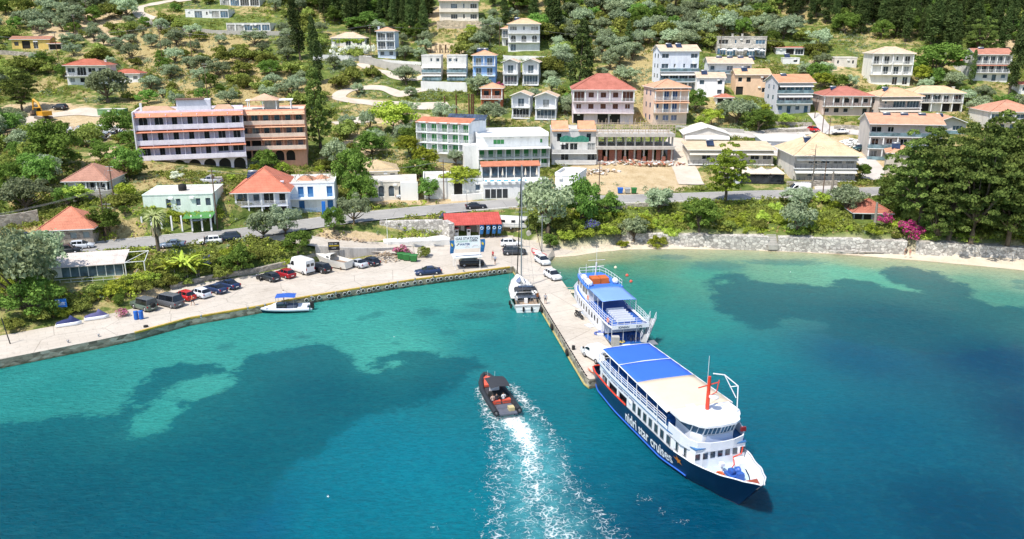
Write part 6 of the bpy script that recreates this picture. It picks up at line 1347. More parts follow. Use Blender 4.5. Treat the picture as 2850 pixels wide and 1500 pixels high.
# describe each scattered tree by the landmark it stands beside
seen = {}
ORD = ["","second ","third ","fourth ","fifth ","sixth ","seventh ","eighth ","ninth ","tenth "]
bucket = {}
for o,k,lb in TREES:
 if lb: continue
 best = min(LAND,key=lambda q: (o.location.x - q[0]) ** 2 + ((o.location.y - q[1] - 3) * .8) ** 2)
 dx,dy = o.location.x - best[0],o.location.y - best[1]; dist = math.hypot(dx,dy)
 if dy < -1.5 and abs(dx) < best[2] * .8 + 3: rel = "below"
 elif dy > 4 and abs(dx) < best[2] * .8 + 3: rel = "above"
 else: rel = "left of" if dx < 0 else "right of"
 bucket.setdefault((k,rel,best[4]),[]).append((dist,o))
for (k,rel,ph),lst in bucket.items():
 lst.sort(key=lambda q: q[0])
 far = {o.name: j for j,(d,o) in enumerate(sorted(lst[4:],key=lambda q: PROJ(*q[1].location)[0]))}
 for i,(d,o) in enumerate(lst):
  kd = KADJ[k]
  if len(lst) == 1: s = f"{kd} {rel} {ph}"
  elif i < 4: s = f"{kd} {rel} {ph}, {['nearest', 'second nearest', 'third nearest', 'fourth nearest', 'fifth nearest'][i]} to it"
  else: s = f"{kd}, {nth(far[o.name])} from the left of those farther {rel} {ph}"
  if len(s.split()) > 16: s = s.replace("of those farther","farther").replace(kd,KNAME[k].split('_')[0] if k != 'dark' else "leafy tree").replace(", " + nth(far.get(o.name,0)) + " from the left"," " + nth(far.get(o.name,0)) + " from left")
  o["label"] = s; o["group"] = {'olive': "olive trees on the hillside",'bush': "shrubs on the slopes",'vine': "bright shrubs near the shore",'dark': "leafy trees among the houses",'citrus': "citrus trees in the gardens",'cypress': "cypresses of the hilltop woods"}.get(k,"trees on the slope")
# ---------------- undergrowth: countless small scrub, one object per kind of growth
def undergrowth(name,label,dens,m,size,rb,per,seed,zmax=None,test=None,hmul=1.0):
 r = np.random.default_rng(seed); n = dens; y = 112 + 310 * r.random(n * 8) ** 1.35; x = r.uniform(-.68,.68,n * 8) * y
 i = np.clip(((x - GX0) / GS).astype(int),0,len(gx) - 2); j = np.clip(((y - GY0) / GS).astype(int),0,len(gy) - 2)
 z = TZ[j,i]; u,v,t = PROJ(x,y,z)
 ok = (u > -60) & (u < 2910) & (v > -30) & ~(ind | inb | ins)[j,i] & (z > 1.0)
 b = bare[j,i]; l = lush[j,i]; p_ = pale[j,i]
 ok &= r.random(len(x)) < test(b,l,p_,vnoise(x,y,9,seed + 3),u,v)
 ok &= dist_line(x,y,W_road) > 5.6; ok &= dist_line(x,y,W_ramp) > 4.8; ok &= dist_line(x,y,[(a,c) for a,c in [(q[0],q[1]) for q in W_db]]) > 1.6
 for (a,b_,c,d,tt) in RECTS: ok &= ~((u > a - 2) & (u < c + 2) & (v > b_ + (d - b_) * .45) & (v < d + 7) & (t < tt + 9) & (t > tt - 6))
 LP = np.array(lane_pts)
 k = np.where(ok)[0][:n];
 near = np.array([np.min((LP[:,0] - x[q]) ** 2 + (LP[:,1] - y[q]) ** 2) for q in k]); k = k[near > 11]
 C = np.stack([x[k],y[k],z[k] + rb * .35 * hmul],1); Rr = r.uniform(.5,1.25,len(k)) * rb
 V,Q = leaves_np(C,Rr,per,size,r,.5,.9,hmul); o = bpy.data.objects.new(name,mk(name,V,Q,m)); link(o); print(name,len(k)); return tag(o,label,name.replace('_',' '),kind="stuff")
undergrowth("green_scrub","low green scrub and brambles covering the slopes",16000,L_bush,.36,.85,18,21,test=lambda b,l,p,q,u,v: np.clip(.25 + l * .7 + (q - .45) * 2.2 - b * 2.2 - p * .5,0,1))
undergrowth("dry_grass","dry straw-coloured grass tufts on the open slopes",14000,L_dry,.26,.34,8,22,test=lambda b,l,p,q,u,v: np.clip(.35 + p * .5 + (.5 - q) * 1.5 - b * .9 - l * .6,0,1))
undergrowth("bright_weeds","bright green weeds and vines on the banks by the sea",6500,L_lime,.32,.7,18,23,test=lambda b,l,p,q,u,v: np.where((v > 560),np.clip(.15 + l * .5 + (q - .5) * 1.6,0,1),np.clip((q - .72) * 1.6,0,.5) * (b < .2)))
undergrowth("grey_scrub","low grey-green scrub scattered on the hillside",8000,L_olive,.34,.8,18,24,test=lambda b,l,p,q,u,v: np.where(v < 480,np.clip(.12 + (q - .5) * 1.8 - b * 1.5,0,1),.02))
# ------------------------------------------------------------------ vehicles
M_tyre = mat("tyre_rubber",(.02,.02,.02),.85); M_rim = mat("alloy",(.45,.45,.47),.35,.7); M_cglass = glass("car_glass",(.015,.02,.028))
M_red_l = mat("tail_lamp",(.35,.01,.01),.3); M_head_l = mat("head_lamp",(.6,.62,.65),.15)
CARK = {
 'hatch': dict(L=4.05,body=[(2.02,.66,.60),(1.90,.80,.72),(1.2,.86,.86),(.80,.87,.93),(-1.70,.86,.98),(-1.98,.80,.92),(-2.03,.72,.60)],gh=[(1.02,.76,.93),(.25,.60,1.42),(-.55,.60,1.46),(-1.45,.57,1.40),(-1.93,.66,.98)],wx=1.25,r=.31),
 'sedan': dict(L=4.5,body=[(2.24,.68,.58),(2.10,.82,.70),(1.3,.87,.84),(.80,.88,.90),(-1.45,.88,.96),(-2.1,.82,.92),(-2.25,.72,.62)],gh=[(.95,.76,.90),(.15,.59,1.36),(-.85,.58,1.37),(-1.62,.66,.95)],wx=1.38,r=.31),
 'suv': dict(L=4.4,body=[(2.18,.72,.66),(2.06,.86,.86),(1.3,.90,1.00),(.90,.91,1.06),(-1.9,.90,1.10),(-2.15,.84,1.04),(-2.2,.76,.66)],gh=[(1.10,.78,1.05),(.40,.64,1.60),(-1.55,.62,1.64),(-2.05,.72,1.10)],wx=1.34,r=.36),
 'jeep': dict(L=4.5,body=[(2.2,.74,.70),(2.18,.80,1.02),(1.0,.82,1.10),(.95,.84,1.12),(-2.1,.84,1.12),(-2.12,.82,.70)],gh=[(.80,.80,1.11),(.60,.76,1.85),(-2.0,.76,1.92),(-2.09,.79,1.11)],wx=1.35,r=.40),
 'minivan': dict(L=4.9,body=[(2.42,.74,.62),(2.30,.88,.88),(1.85,.93,1.02),(1.6,.94,1.10),(-2.3,.94,1.12),(-2.42,.92,1.05),(-2.44,.84,.60)],gh=[(1.80,.84,1.08),(1.02,.76,1.86),(-2.05,.76,1.94),(-2.38,.86,1.10)],wx=1.6,r=.34),
 'pickup': dict(L=5.2,body=[(2.58,.74,.66),(2.45,.88,.90),(1.4,.91,1.02),(1.0,.92,1.05),(-2.5,.91,1.06),(-2.58,.88,.66)],gh=[(1.05,.78,1.04),(.45,.66,1.62),(-.55,.66,1.64),(-.95,.72,1.05)],wx=1.6,r=.38),
}
def ring(x,w,zb,zt,c=.12): return [(x,-w * .94,zb),(x,-w,zb + .12),(x,-w,zt - c),(x,-w + c * .9,zt),(x,w - c * .9,zt),(x,w,zt - c),(x,w,zb + .12),(x,w * .94,zb)]
def wheels(root,xs,y,r,w=.2):
 for x in xs:
  for s_ in (-1,1):
   wh = MB().lathe((x,s_ * y,r),[(r * .55,-w / 2),(r * .93,-w / 2),(r,-w * .3),(r,w * .3),(r * .93,w / 2),(r * .55,w / 2)],16,0,'Y').build("wheel",M_tyre,root,False)
   MB().lathe((x,s_ * (y + .02),r),[(r * .12,-w * .48),(r * .56,-w * .48),(r * .56,w * .48),(r * .12,w * .48)],10,0,'Y').build("rim",M_rim,wh,False)
def car(kind,P,yaw,col,label,cat="car",name="parked_car",roofcol=None,group="parked cars",rough=.25):
 k = CARK[kind]; root = thing(name,label,cat,P,R(yaw),group); pm = paint("car_paint",col,rough); rm = paint("car_roof",roofcol) if roofcol else pm
 MB().loft([ring(x,w,.24 if i not in (0,len(k['body']) - 1) else .34,zt) for i,(x,w,zt) in enumerate(k['body'])],0,True).build("body",pm,root)
 g = k['gh']; n = len(g); base = [1.0] * n
 zb = [g[0][2] - .04] + [max(g[0][2],g[-1][2]) - .06] * (n - 2) + [g[-1][2] - .04]
 secs = [[(x,-(w + .12 if 0 < i < n - 1 else w),zb[i]),(x,-w,z - (.03 if 0 < i < n - 1 else .01)),(x,-w * .8,z),(x,w * .8,z),(x,w,z - (.03 if 0 < i < n - 1 else .01)),(x,(w + .12 if 0 < i < n - 1 else w),zb[i])] for i,(x,w,z) in enumerate(g)]
 def mf(i,j):
  if 0 < i < n - 2 or (kind in ('jeep',) and i == n - 2): return 1 if j in (1,2,3) else 0
  return 0 if j in (0,2,4) or True else 1
 MB().loft(secs,0,False,False,False,mf).build("cabin",[M_cglass,rm],root)
 pl = MB()
 for i in range(1,n - 1):
  x,w,z = g[i]
  for s_ in (-1,1): pl.add([(x - .05,s_ * (w + .125),zb[i]),(x + .05,s_ * (w + .125),zb[i]),(x + .05,s_ * (w + .008),z - .02),(x - .05,s_ * (w + .008),z - .02)],[(0,1,2,3)])
 pl.build("pillar_trim",rm,root,False)
 L = k['L']; wheels(root,(k['wx'],-k['wx']),k['body'][2][1] - .08,k['r'])
 bx,bw,bz = k['body'][0]; rx,rw,rz = k['body'][-1]
 for s_ in (-1,1):
  MB().obox((bx - .03,s_ * (bw - .12),bz + .02),.16,.3,.13).build("headlight",M_head_l,root,False)
  MB().obox((rx + .04,s_ * (rw - .02),rz + .16),.12,.16,.24).build("taillight",M_red_l,root,False)
  MB().obox((g[0][0] - .15,s_ * (k['body'][3][1] + .09),g[0][2] + .1),.12,.16,.12).build("mirror",pm,root,False)
 MB().obox((rx - .02,0,.52),.02,.5,.12).build("number_plate",M_white,root,False); MB().obox((bx + .0,0,.44),.03,.5,.11).build("number_plate",M_white,root,False)
 MB().box(-L * .42,L * .42,-.7,.7,.2,.26).build("underbody",M_black,root,False)
 if kind == 'jeep': MB().lathe((-2.28,0,1.0),[(.1,-.12),(.38,-.12),(.4,0),(.38,.12),(.1,.12)],16,0,'X').build("spare_wheel",M_tyre,root,False)
 if kind == 'pickup': MB().box(-2.45,-1.0,-.72,.72,1.062,1.068).build("bed",mat("bed_liner",(.1,.1,.1),.8),root,False);
 return root
def cargo_van(P,yaw,label,hgt=2.5,L=5.6,W_=.98,col=(.78,.78,.77),open_door=False,name="parked_van"):
 root = thing(name,label,"van",P,R(yaw),"parked vans"); pm = paint("van_paint",col); a = L / 2
 st = [(a,W_ * .8,.62),(a - .08,W_ * .92,.95),(a - .75,W_ * .97,1.22),(a - 1.5,W_ * .94,hgt - .1),(a - 1.9,W_ * .92,hgt),(-a + .12,W_ * .92,hgt),(-a,W_ * .9,hgt - .12)]
 MB().loft([ring(x,w,.3,z,.14) for x,w,z in st],0,True,True,True,lambda i,j: 1 if i == 2 and j == 3 else 0).build("body",[pm,M_cglass],root)
 for s_ in (-1,1):
  MB().add([(a - 1.0,s_ * (W_ * .985),1.28),(a - 2.1,s_ * (W_ * .965),1.28),(a - 2.1,s_ * (W_ * .955),min(2.0,hgt - .35)),(a - 1.55,s_ * (W_ * .965),min(2.0,hgt - .35))],[(0,1,2,3)]).build("side_window",M_cglass,root,False)
  MB().obox((a - .05,s_ * W_ * .72,.9),.14,.3,.2).build("headlight",M_head_l,root,False); MB().obox((-a - .01,s_ * W_ * .84,1.1),.06,.12,.45).build("taillight",M_red_l,root,False)
  MB().obox((a - 1.0,s_ * (W_ + .14),1.35),.12,.2,.25).build("mirror",M_black,root,False)
 for s_ in (-1,1): MB().obox((-a - .012,s_ * W_ * .42,hgt * .66),.02,W_ * .62,.5).build("rear_window",M_cglass,root,False)
 if open_door:
  MB().obox((-a - .02,0,hgt * .52),.05,W_ * 1.5,hgt * .62).build("load_bay",mat("dark_load_bay",(.03,.03,.03),.9),root,False)
  MB().obox((-a - .45,W_ * .95,hgt * .52),.9,.06,hgt * .65).build("rear_door",pm,root,False)
 MB().obox((-a - .03,0,.45),.12,W_ * 1.7,.18).build("bumper",M_black,root,False)
 wheels(root,(a - .95,-a + 1.0),W_ - .13,.35); return root
def Q(u,v): return G(u,v,QZ)
BLK = (.018,.02,.025); NAV = (.02,.035,.09); SIL = (.45,.47,.50); RD = (.45,.02,.02); GRY = (.10,.105,.115)
car('jeep',Q(402,860),148,(.12,.16,.13),"boxy green off-roader with a rear spare wheel, leftmost car on the quay",roofcol=(.09,.09,.09))
car('minivan',Q(470,850),152,GRY,"dark grey minibus between the green off-roader and the red hatchback",name="parked_minibus",cat="minibus")
car('hatch',Q(513,832),148,RD,"bright red hatchback beside the dark grey minibus")
car('hatch',Q(556,825),148,(.62,.66,.72),"pale silver hatchback right of the bright red hatchback")
car('sedan',Q(600,812),146,NAV,"dark blue convertible car right of the pale silver hatchback")
car('sedan',Q(636,800),146,NAV,"dark blue saloon at the right end of the first row of cars")
car('hatch',Q(751,779),142,(.03,.035,.04),"black hatchback right of the small motorcycle")
car('hatch',Q(794,770),142,(.30,.015,.02),"dark red hatchback beside the tall white van")
cargo_van(Q(839,757),138,"tall white delivery van parked between red and black cars",2.7)
car('suv',Q(892,755),142,(.02,.022,.025),"black crossover between the tall white van and the boat on a cradle")
car('sedan',Q(995,741),140,SIL,"silver saloon right of the boat on a cradle"); car('hatch',Q(1030,736),140,(.02,.025,.04),"dark hatchback beside the heap of planks")
car('sedan',Q(1191,763),195,NAV,"dark blue saloon parked alone on the quay near the tyres")
car('suv',Q(1313,740),8,(.012,.012,.014),"black crossover under the white shade canopy of the banner")
car('hatch',Q(1422,684),5,(.75,.75,.75),"white hatchback beside the gas station yard"); car('suv',Q(1432,708),4,(.035,.04,.05),"dark grey estate car behind the yacht mast",cat="car")
car('hatch',Q(1510,733),292,(.60,.62,.63),"silver hatchback at the root of the pier"); car('hatch',Q(1538,774),295,(.74,.75,.76),"white hatchback on the pier nearest the pier root but one")
cargo_van(Q(1658,1000),118,"white cargo van with an open rear door at the end of the pier",2.0,4.5,.92,open_door=True)
def RDp(u,v):
 P = T(u,v); return Vector((P.x,P.y,P.z + .12))
car('hatch',RDp(228,693),20,(.55,.58,.62),"silver hatchback by the old stone house",group="cars along the road"); car('suv',RDp(190,708),16,(.02,.025,.03),"black estate car above the glazed restaurant",group="cars along the road")
car('sedan',RDp(480,690),195,(.15,.2,.27),"blue-grey car half behind the tall palm",group="cars along the road"); car('hatch',RDp(586,680),200,(.74,.74,.72),"white car with an open door on the coast road",group="cars along the road")
car('suv',RDp(636,672),200,(.02,.03,.05),"black car on the coast road right of the white one",group="cars along the road"); car('sedan',T(1130,553) + Vector((0,0,.1)),8,(.50,.53,.56),"silver saloon in front of the arched doorways",group="cars along the road")
car('sedan',RDp(1325,582),10,(.02,.022,.03),"black car passing behind the purple creeper",group="cars along the road"); car('hatch',T(2264,368) + Vector((0,0,.25)),290,(.50,.02,.02),"small red car on the upper side street",group="cars along the road")
car('sedan',T(2338,374) + Vector((0,0,.25)),175,(.72,.72,.73),"white car on the upper side street",group="cars along the road"); car('pickup',T(585,512) + Vector((0,0,.1)),180,(.45,.46,.48),"silver pickup truck in front of the lavender hotel","pickup truck","parked_pickup",group="cars along the road")
car('suv',T(2395,420) + Vector((0,0,.1)),200,(.02,.06,.07),"dark teal car beside the white rubble above the lot",group="cars along the road"); car('suv',T(168,305) + Vector((0,0,.15)),170,(.03,.035,.04),"dark car parked beyond the yellow excavator",group="cars along the road")
cargo_van(RDp(2222,538),184,"white van driving on the coast road below the guest house",2.2,5.2,.95,name="moving_van")
for i,u in enumerate((2515,2560,2650,2720,2790)): car('hatch',RDp(u,532),182,[(.7,.7,.7),(.5,.52,.55),(.72,.72,.72),(.5,.03,.03),(.7,.7,.71)][i],["white","silver","second white","red","third white"][i] + " car glimpsed through the pine grove on the right",group="cars behind the pines")
# motorcycles
def motorbike(P,yaw,label,s=1.0):
 r = thing("motorcycle",label,"motorcycle",P,R(yaw),"motorcycles"); r.scale = (s,s,s)
 for x in (-.65,.65): MB().torus((x,0,.3),.24,.07,16,6,'Y').build("wheel",M_tyre,r,False)
 MB().tube([(-.6,0,.35),(-.1,0,.55),(.35,0,.75),(.65,0,.3)],.07,6).ball((0,0,.45),.24,sx=1.2,sy=.7).build("frame",M_dark_metal,r)
 MB().loft([ring(x,w,z - .14,z,.04) for x,w,z in ((-.75,.08,.88),(-.5,.15,.84),(-.05,.14,.8),(.1,.1,.85))],0,True).build("seat",M_black,r); MB().ball((.25,0,.82),.2,sx=1.3,sy=.8).build("fuel_tank",paint("bike_paint",(.05,.05,.06)),r)
 MB().tube([(.42,-.36,1.05),(.38,0,.98),(.42,.36,1.05)],.025,5).build("handlebar",M_grey_metal,r); MB().ball((.55,0,.86),.1).build("headlight",M_head_l,r)
motorbike(Q(720,780),130,"dark motorcycle left of the black hatchback on the quay"); motorbike(Q(1611,885),300,"dark touring motorcycle standing on the pier",1.15); motorbike(RDp(430,700),20,"motorcycle beside the tall palm")
# caravan
P = T(1428,638); cv = thing("caravan","white touring caravan parked beside the kiosk under the tall weeping tree","caravan",P + Vector((0,0,.1)),R(-8))
MB().loft([ring(x,1.1,.5,z,.2) for x,z in ((3.0,1.6),(2.8,2.5),(-2.8,2.6),(-3.0,1.7))],0,True).build("body",paint("caravan_paint",(.72,.72,.70),.4),cv)
for x in (-1.9,.2,2.1): MB().obox((x,-1.105,1.8),.85,.02,.55).build("window",M_cglass,cv,False)
MB().box(-2.9,2.9,-1.115,-1.10,1.15,1.25).build("stripe",mat("grey_stripe",(.35,.36,.38),.5),cv,False); wheels(cv,(-.3,),.95,.32)
# excavator
P = T(122,333); ex = thing("excavator","yellow tracked excavator with folded boom on the pale dirt track","excavator",P,R(150)); ex.scale = (1.25,) * 3; Y_ = paint("excavator_yellow",(.62,.30,.015),.4)
for s_ in (-1,1): MB().loft([[(x,s_ * .95 - .25,z0),(x,s_ * .95 + .25,z0),(x,s_ * .95 + .25,z1),(x,s_ * .95 - .25,z1)] for x,z0,z1 in ((-1.7,.3,.5),(-1.5,.02,.75),(1.5,.02,.75),(1.7,.3,.5))],0,True,True,False).build("track",mat("dirty_track",(.16,.14,.12),.9),ex)
MB().box(-1.7,.6,-1.1,1.1,.95,1.9).build("engine_housing",Y_,ex); MB().box(.1,1.3,.25,1.1,.951,2.6,0).build("cab",M_cglass,ex); MB().box(.05,1.35,.2,1.15,2.601,2.7).build("cab_roof",Y_,ex)
MB().tube([(.6,-.2,1.4),(1.6,-.2,3.6),(3.2,-.2,4.3)],.26,6).build("boom",Y_,ex); MB().tube([(3.3,-.2,4.35),(3.9,-.2,2.0)],.2,6).build("arm",Y_,ex)
MB().loft([[(x,-.8,z),(x,.4,z),(x + .1,.4,z - .7),(x + .1,-.8,z - .7)] for x,z in ((3.5,1.9),(4.1,1.7),(4.4,1.2))],0,True,True,False).build("bucket",mat("rusty_steel",(.2,.15,.12),.8),ex)
# ------------------------------------------------------------------ hulls
def lerp(a,b,t): return a + (b - a) * t
def tab(t,pts):
 for (a,va),(b,vb) in zip(pts[:-1],pts[1:]):
  if t <= b: k = (t - a) / (b - a + 1e-9); k = max(0,min(1,k)); k = k * k * (3 - 2 * k) * .5 + k * .5; return va + (vb - va) * k
 return pts[-1][1]
class Hull:
 def __init__(s,L,rake,bd,bw,zd,zbow): s.L,s.rake,s.bd,s.bw,s.zd,s.zbow = L,rake,bd,bw,zd,zbow
 def x(s,t,z): return t * (s.L - s.rake + s.rake * max(0,min(1.05,z / s.zbow)))
 def half(s,t,z):
  k = max(0,min(1,z / tab(t,s.zd))) ** .8; b = lerp(tab(t,s.bw),tab(t,s.bd),k); return b if z >= 0 else b * (1 + z * .25)
 def at(s,x,z): t = x / s.x(1,z); return s.half(min(1,t),z)
 def skin(s,name,levels,mats,root,n=44,cap=True):
  """levels: list of z (numbers or 'd' offset from sheer); mats: list of materials, one per strip"""
  mb = MB()
  ts = [i / n for i in range(n + 1)]; rows = []
  for t in ts:
   zt = tab(t,s.zd); zs = [zt + float(q[1:]) if isinstance(q,str) else min(q,zt - .02 * (len(levels) - i)) for i,q in enumerate(levels)]
   rows.append([(s.x(t,z),-s.half(t,z),z) for z in zs] + [(s.x(t,z),s.half(t,z),z) for z in zs[::-1]])
  k = len(levels)
  mb.loft(rows,0,False,False,True,lambda i,j: j if j < k - 1 else (2 * k - 2 - j if j > k - 1 else 0))
  # remove the lid faces between the two sides (index k-1)
  keep = [i for i,f in enumerate(mb.f) if (i % (2 * k - 1)) != k - 1]; mb.f = [mb.f[i] for i in keep]; mb.m = [mb.m[i] for i in keep]; mb.sm = [mb.sm[i] for i in keep]
  mb.add(rows[0],[tuple(range(2 * k))],1 if len(mats) > 1 else 0)
  return mb.build(name,mats,root)
 def deck(s,name,m,root,z,t0,t1,inset=.12,n=20,zf=None):
  mb = MB(); L_ = []; R_ = []
  for i in range(n + 1):
   t = lerp(t0,t1,i / n); zz = z if zf is None else zf(t); h = max(.01,s.half(t,zz) - inset); L_.append((s.x(t,zz),-h,zz)); R_.append((s.x(t,zz),h,zz))
  mb.add(L_ + R_,[(i,i + 1,n + 2 + i,n + 1 + i) for i in range(n)]); return mb.build(name,m,root)
def rails(root,pts,h,m,levels=(.5,1.0),every=1.2,r=.028,name="railing"):
 mb = MB(); pts = [Vector(p) for p in pts]
 for k in levels: mb.tube([p + Vector((0,0,h * k)) for p in pts],r,5)
 for a,b in zip(pts[:-1],pts[1:]):
  n = max(1,int((b - a).length / every))
  for i in range(n): p = a.lerp(b,i / n); mb.tube([p,p + Vector((0,0,h))],r,5)
 p = pts[-1]; mb.tube([p,p + Vector((0,0,h))],r,5); return mb.build(name,m,root,False)
M_navy = paint("navy_hull",(.006,.028,.085),.3); M_shipw = mat("ship_white",(.74,.75,.77),.35,0,.05,.5,.45); M_antif = mat("red_antifouling",(.20,.035,.03),.6,0,.2,1)
M_blues = paint("blue_band",(.03,.12,.50),.35); M_bluecan = mat("blue_canopy",(.035,.13,.60),.6,0,.05,.3); M_cream = mat("cream_roof",(.62,.52,.40),.8,0,.06,.5); M_shipred = paint("ship_red",(.62,.05,.02),.4)
# ---- big navy ferry
fx,fy = 13.0,84.65; hx,hy = .302,-.953; O = Vector((fx - hx * 3.7,fy - hy * 3.7,0)); yaw = math.atan2(hy,hx)
fe = thing("ferry","big navy and white cruise ferry with blue and cream canopies moored at the pier end","ferry",O,yaw)
FH = Hull(30.4,3.0,[(0,2.5),(.06,2.95),(.25,3.3),(.68,3.35),(.8,3.05),(.9,2.15),(.96,1.2),(1,.16)],[(0,1.9),(.1,2.7),(.3,3.05),(.65,3.0),(.8,2.2),(.92,.95),(1,.03)],[(0,2.45),(.3,2.45),(.7,2.55),(.85,2.95),(1,3.75)],3.7)
FH.skin("hull",[-1.2,.02,.22,.8,1.4,'d0'],[M_antif,M_navy,M_navy,M_navy,M_navy],fe,60)
mb = MB()
for s_ in (-1,1): mb.tube([(FH.x(t,.5),s_ * (FH.half(t,.5) + .03),.42) for t in [i / 40 for i in range(0,33)]],.08,6)
mb.build("rub_strake",M_blues,fe,False)
# bulwark cap and white inner bulwark forward
rows_o = [(FH.x(t,tab(t,FH.zd)),FH.half(t,tab(t,FH.zd)),tab(t,FH.zd)) for t in [.72 + .28 * i / 24 for i in range(25)]]
mb = MB()
for s_ in (-1,1): mb.tube([(x,s_ * y,z + .03) for x,y,z in rows_o],.07,5)
mb.build("bulwark_cap",M_shipw,fe,False); mb = MB()
for s_ in (-1,1):
 vs = [(x - .05,s_ * max(.02,y - .09),z) for x,y,z in rows_o] + [(FH.x(.72 + .28 * i / 24,2.1) - .15,s_ * max(.01,FH.half(.72 + .28 * i / 24,2.1) - .14),2.06) for i in range(25)]; n = 25
 mb.add(vs,[(i,i + 1,n + i + 1,n + i) for i in range(n - 1)])
mb.build("inner_bulwark",M_shipw,fe,False)
FH.deck("foredeck",mat("pale_blue_deck",(.42,.55,.68),.7,0,.1,.8),fe,2.05,.74,.96,.3)
MB().add([(28.6,-.75,3.2),(30.2,0,3.56),(28.6,.75,3.2),(29.0,0,3.25)],[(0,1,3),(1,2,3),(0,3,2)]).build("bow_platform",mat("red_brown_deck",(.30,.07,.04),.7),fe,False)
FH.deck("main_deck",mat("dark_deck",(.12,.14,.17),.8),fe,1.2,.01,.8,.2)
hwid = lambda x: min(3.22,FH.at(x,2.0) - .06)
# main white house, aft half open
mb = MB(); xs = [10.9 + (23.9 - 10.9) * i / 14 for i in range(15)]
mb.loft([[(x,-hwid(x),1.9),(x,-hwid(x),4.0),(x,hwid(x),4.0),(x,hwid(x),1.9)] for x in xs],0,True,True,False).build("deckhouse",M_shipw,fe)
mb = MB(); xs = [3.2 + 7.7 * i / 6 for i in range(7)]        # upper fascia above the open stern deck
for s_ in (-1,1): mb.loft([[(x,s_ * hwid(x),3.3),(x,s_ * hwid(x),4.0),(x,s_ * (hwid(x) - .1),4.0),(x,s_ * (hwid(x) - .1),3.3)] for x in xs],0,True,True,False)
mb.build("fascia",M_shipw,fe)
mb = MB()
for x in (3.6,5.8,8.6):
 for s_ in (-1,1): mb.obox((x,s_ * (hwid(x) - .08),2.6),.32,.16,1.38)
mb.build("stern_pillars",M_shipw,fe,False)["kind"] = "stuff"
mb = MB()
for s_ in (-1,1): mb.tube([(x,s_ * (FH.at(x,2.4) - .03),2.5) for x in (.3,2,4,6,8,10.8)],.1,5)
mb.tube([(.1,-2.3,2.5),(.1,2.3,2.5)],.1,5); mb.build("red_rail",M_shipred,fe,False)
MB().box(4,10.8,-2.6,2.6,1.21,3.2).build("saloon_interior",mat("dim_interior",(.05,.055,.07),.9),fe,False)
for s_ in (-1,1):
 for i in range(9):
  x = 12.7 + 1.215 * i; y = hwid(x) + .012
  f = MB().add([(x - .31,s_ * y,2.72),(x + .31,s_ * y,2.72),(x + .31,s_ * y,3.55),(x - .31,s_ * y,3.55)],[(0,1,2,3)]).build("window",M_glass,fe,False)
  fr = MB();
  for a,b,c,d in ((-.37,.37,2.66,2.72),(-.37,.37,3.55,3.61),(-.37,-.31,2.72,3.55),(.31,.37,2.72,3.55)): fr.box(x + a,x + b,min(s_ * (y - .01),s_ * (y + .03)),max(s_ * (y - .01),s_ * (y + .03)),c,d)
  fr.build("frame",M_grey_metal,f,False)
MB().lathe((11.7,-hwid(11.7) - .03,3.2),[(.05,-.03),(.24,-.03),(.24,.03),(.05,.03)],14,0,'Y').build("porthole",M_shipw,fe)
# lettering on the navy side
def side_text(s,x0,x1,z0,size,m,z_on=None,off=.03,houseside=False,bold=.03,zfun=None):
 c = bpy.data.curves.new("t",'FONT'); c.body = s; c.size = size; c.offset = bold; o = bpy.data.objects.new("t",c); link(o); bpy.context.view_layer.update(); w = o.dimensions.x; bpy.data.objects.remove(o)
 k = (x1 - x0) / w
 def fn(x,y):
  X = x0 + x * k; Zz = z0 + y + (zfun(X) if zfun else 0); return (X,-((hwid(X) if houseside else FH.at(X,Zz)) + off),Zz)
 return text_mesh(s,size,"lettering",m,fe,fn,bold=bold)
M_letw = mat("white_lettering",(.78,.79,.8),.5,0,.03)
side_text("nidri star cruises",10.8,20.6,.80,1.72,M_letw,off=.07,bold=.035,zfun=lambda X: (X - 11) * .01)
side_text("NIDRI STAR II",20.0,22.6,3.62,.34,mat("navy_lettering",(.02,.05,.2),.7),houseside=True,bold=.01,off=.015)
side_text("nidri star cruises daily boat trips",4.2,12.6,3.62,.30,mat("navy_lettering",(.02,.05,.2),.7),houseside=True,bold=.008,off=.015)
st = MB(); X0,Z0 = 21.75,1.9; pts = []
for i in range(10): a = math.pi / 2 + i * math.pi / 5 + .2; r_ = (.62 if i % 2 == 0 else .24) * (1.2 if i in (2,) else 1); pts.append((X0 + r_ * math.cos(a),0,Z0 + r_ * .85 * math.sin(a)))
pts = [(x,-(FH.at(x,z) + .07),z) for x,_,z in pts]; cpt = (X0,-(FH.at(X0,Z0) + .04),Z0); st.add(pts + [cpt],[(i,(i + 1) % 10,10) for i in range(10)]); st.build("star_emblem",mat("orange_print",(.65,.22,.03),.5),fe,False)
# upper deck
mb = MB(); xs = [2.6 + 21.4 * i / 20 for i in range(21)]
mb.loft([[(x,-hwid(x) - .08,4.001),(x,-hwid(x) - .08,4.09),(x,hwid(x) + .08,4.09),(x,hwid(x) + .08,4.001)] for x in xs],0,True,True,False).build("upper_deck",mat("blue_deck",(.04,.14,.32),.6,0,.12,1),fe)
mb = MB()
for s_ in (-1,1): mb.loft([[(x,s_ * (hwid(x) + .06),4.091),(x,s_ * (hwid(x) + .06),4.4),(x,s_ * (hwid(x)),4.4),(x,s_ * hwid(x),4.091)] for x in xs[:17]],0,True,True,False)
mb.build("side_coaming",M_shipw,fe)
for s_ in (-1,1): rails(fe,[(x,s_ * (hwid(x) + .03),4.38) for x in (2.7,5,8,11,14,17,19.4)],.85,M_shipw,(.4,.7,1.0),1.25,.035)
rails(fe,[(2.7,-2.8,4.1),(2.7,2.8,4.1)],1.1,M_shipw,(.35,.7,1.0),1.2,.035)
r2 = random.Random(2)
seatm = mat("blue_seat",(.03,.14,.42),.5,0,.1,1)
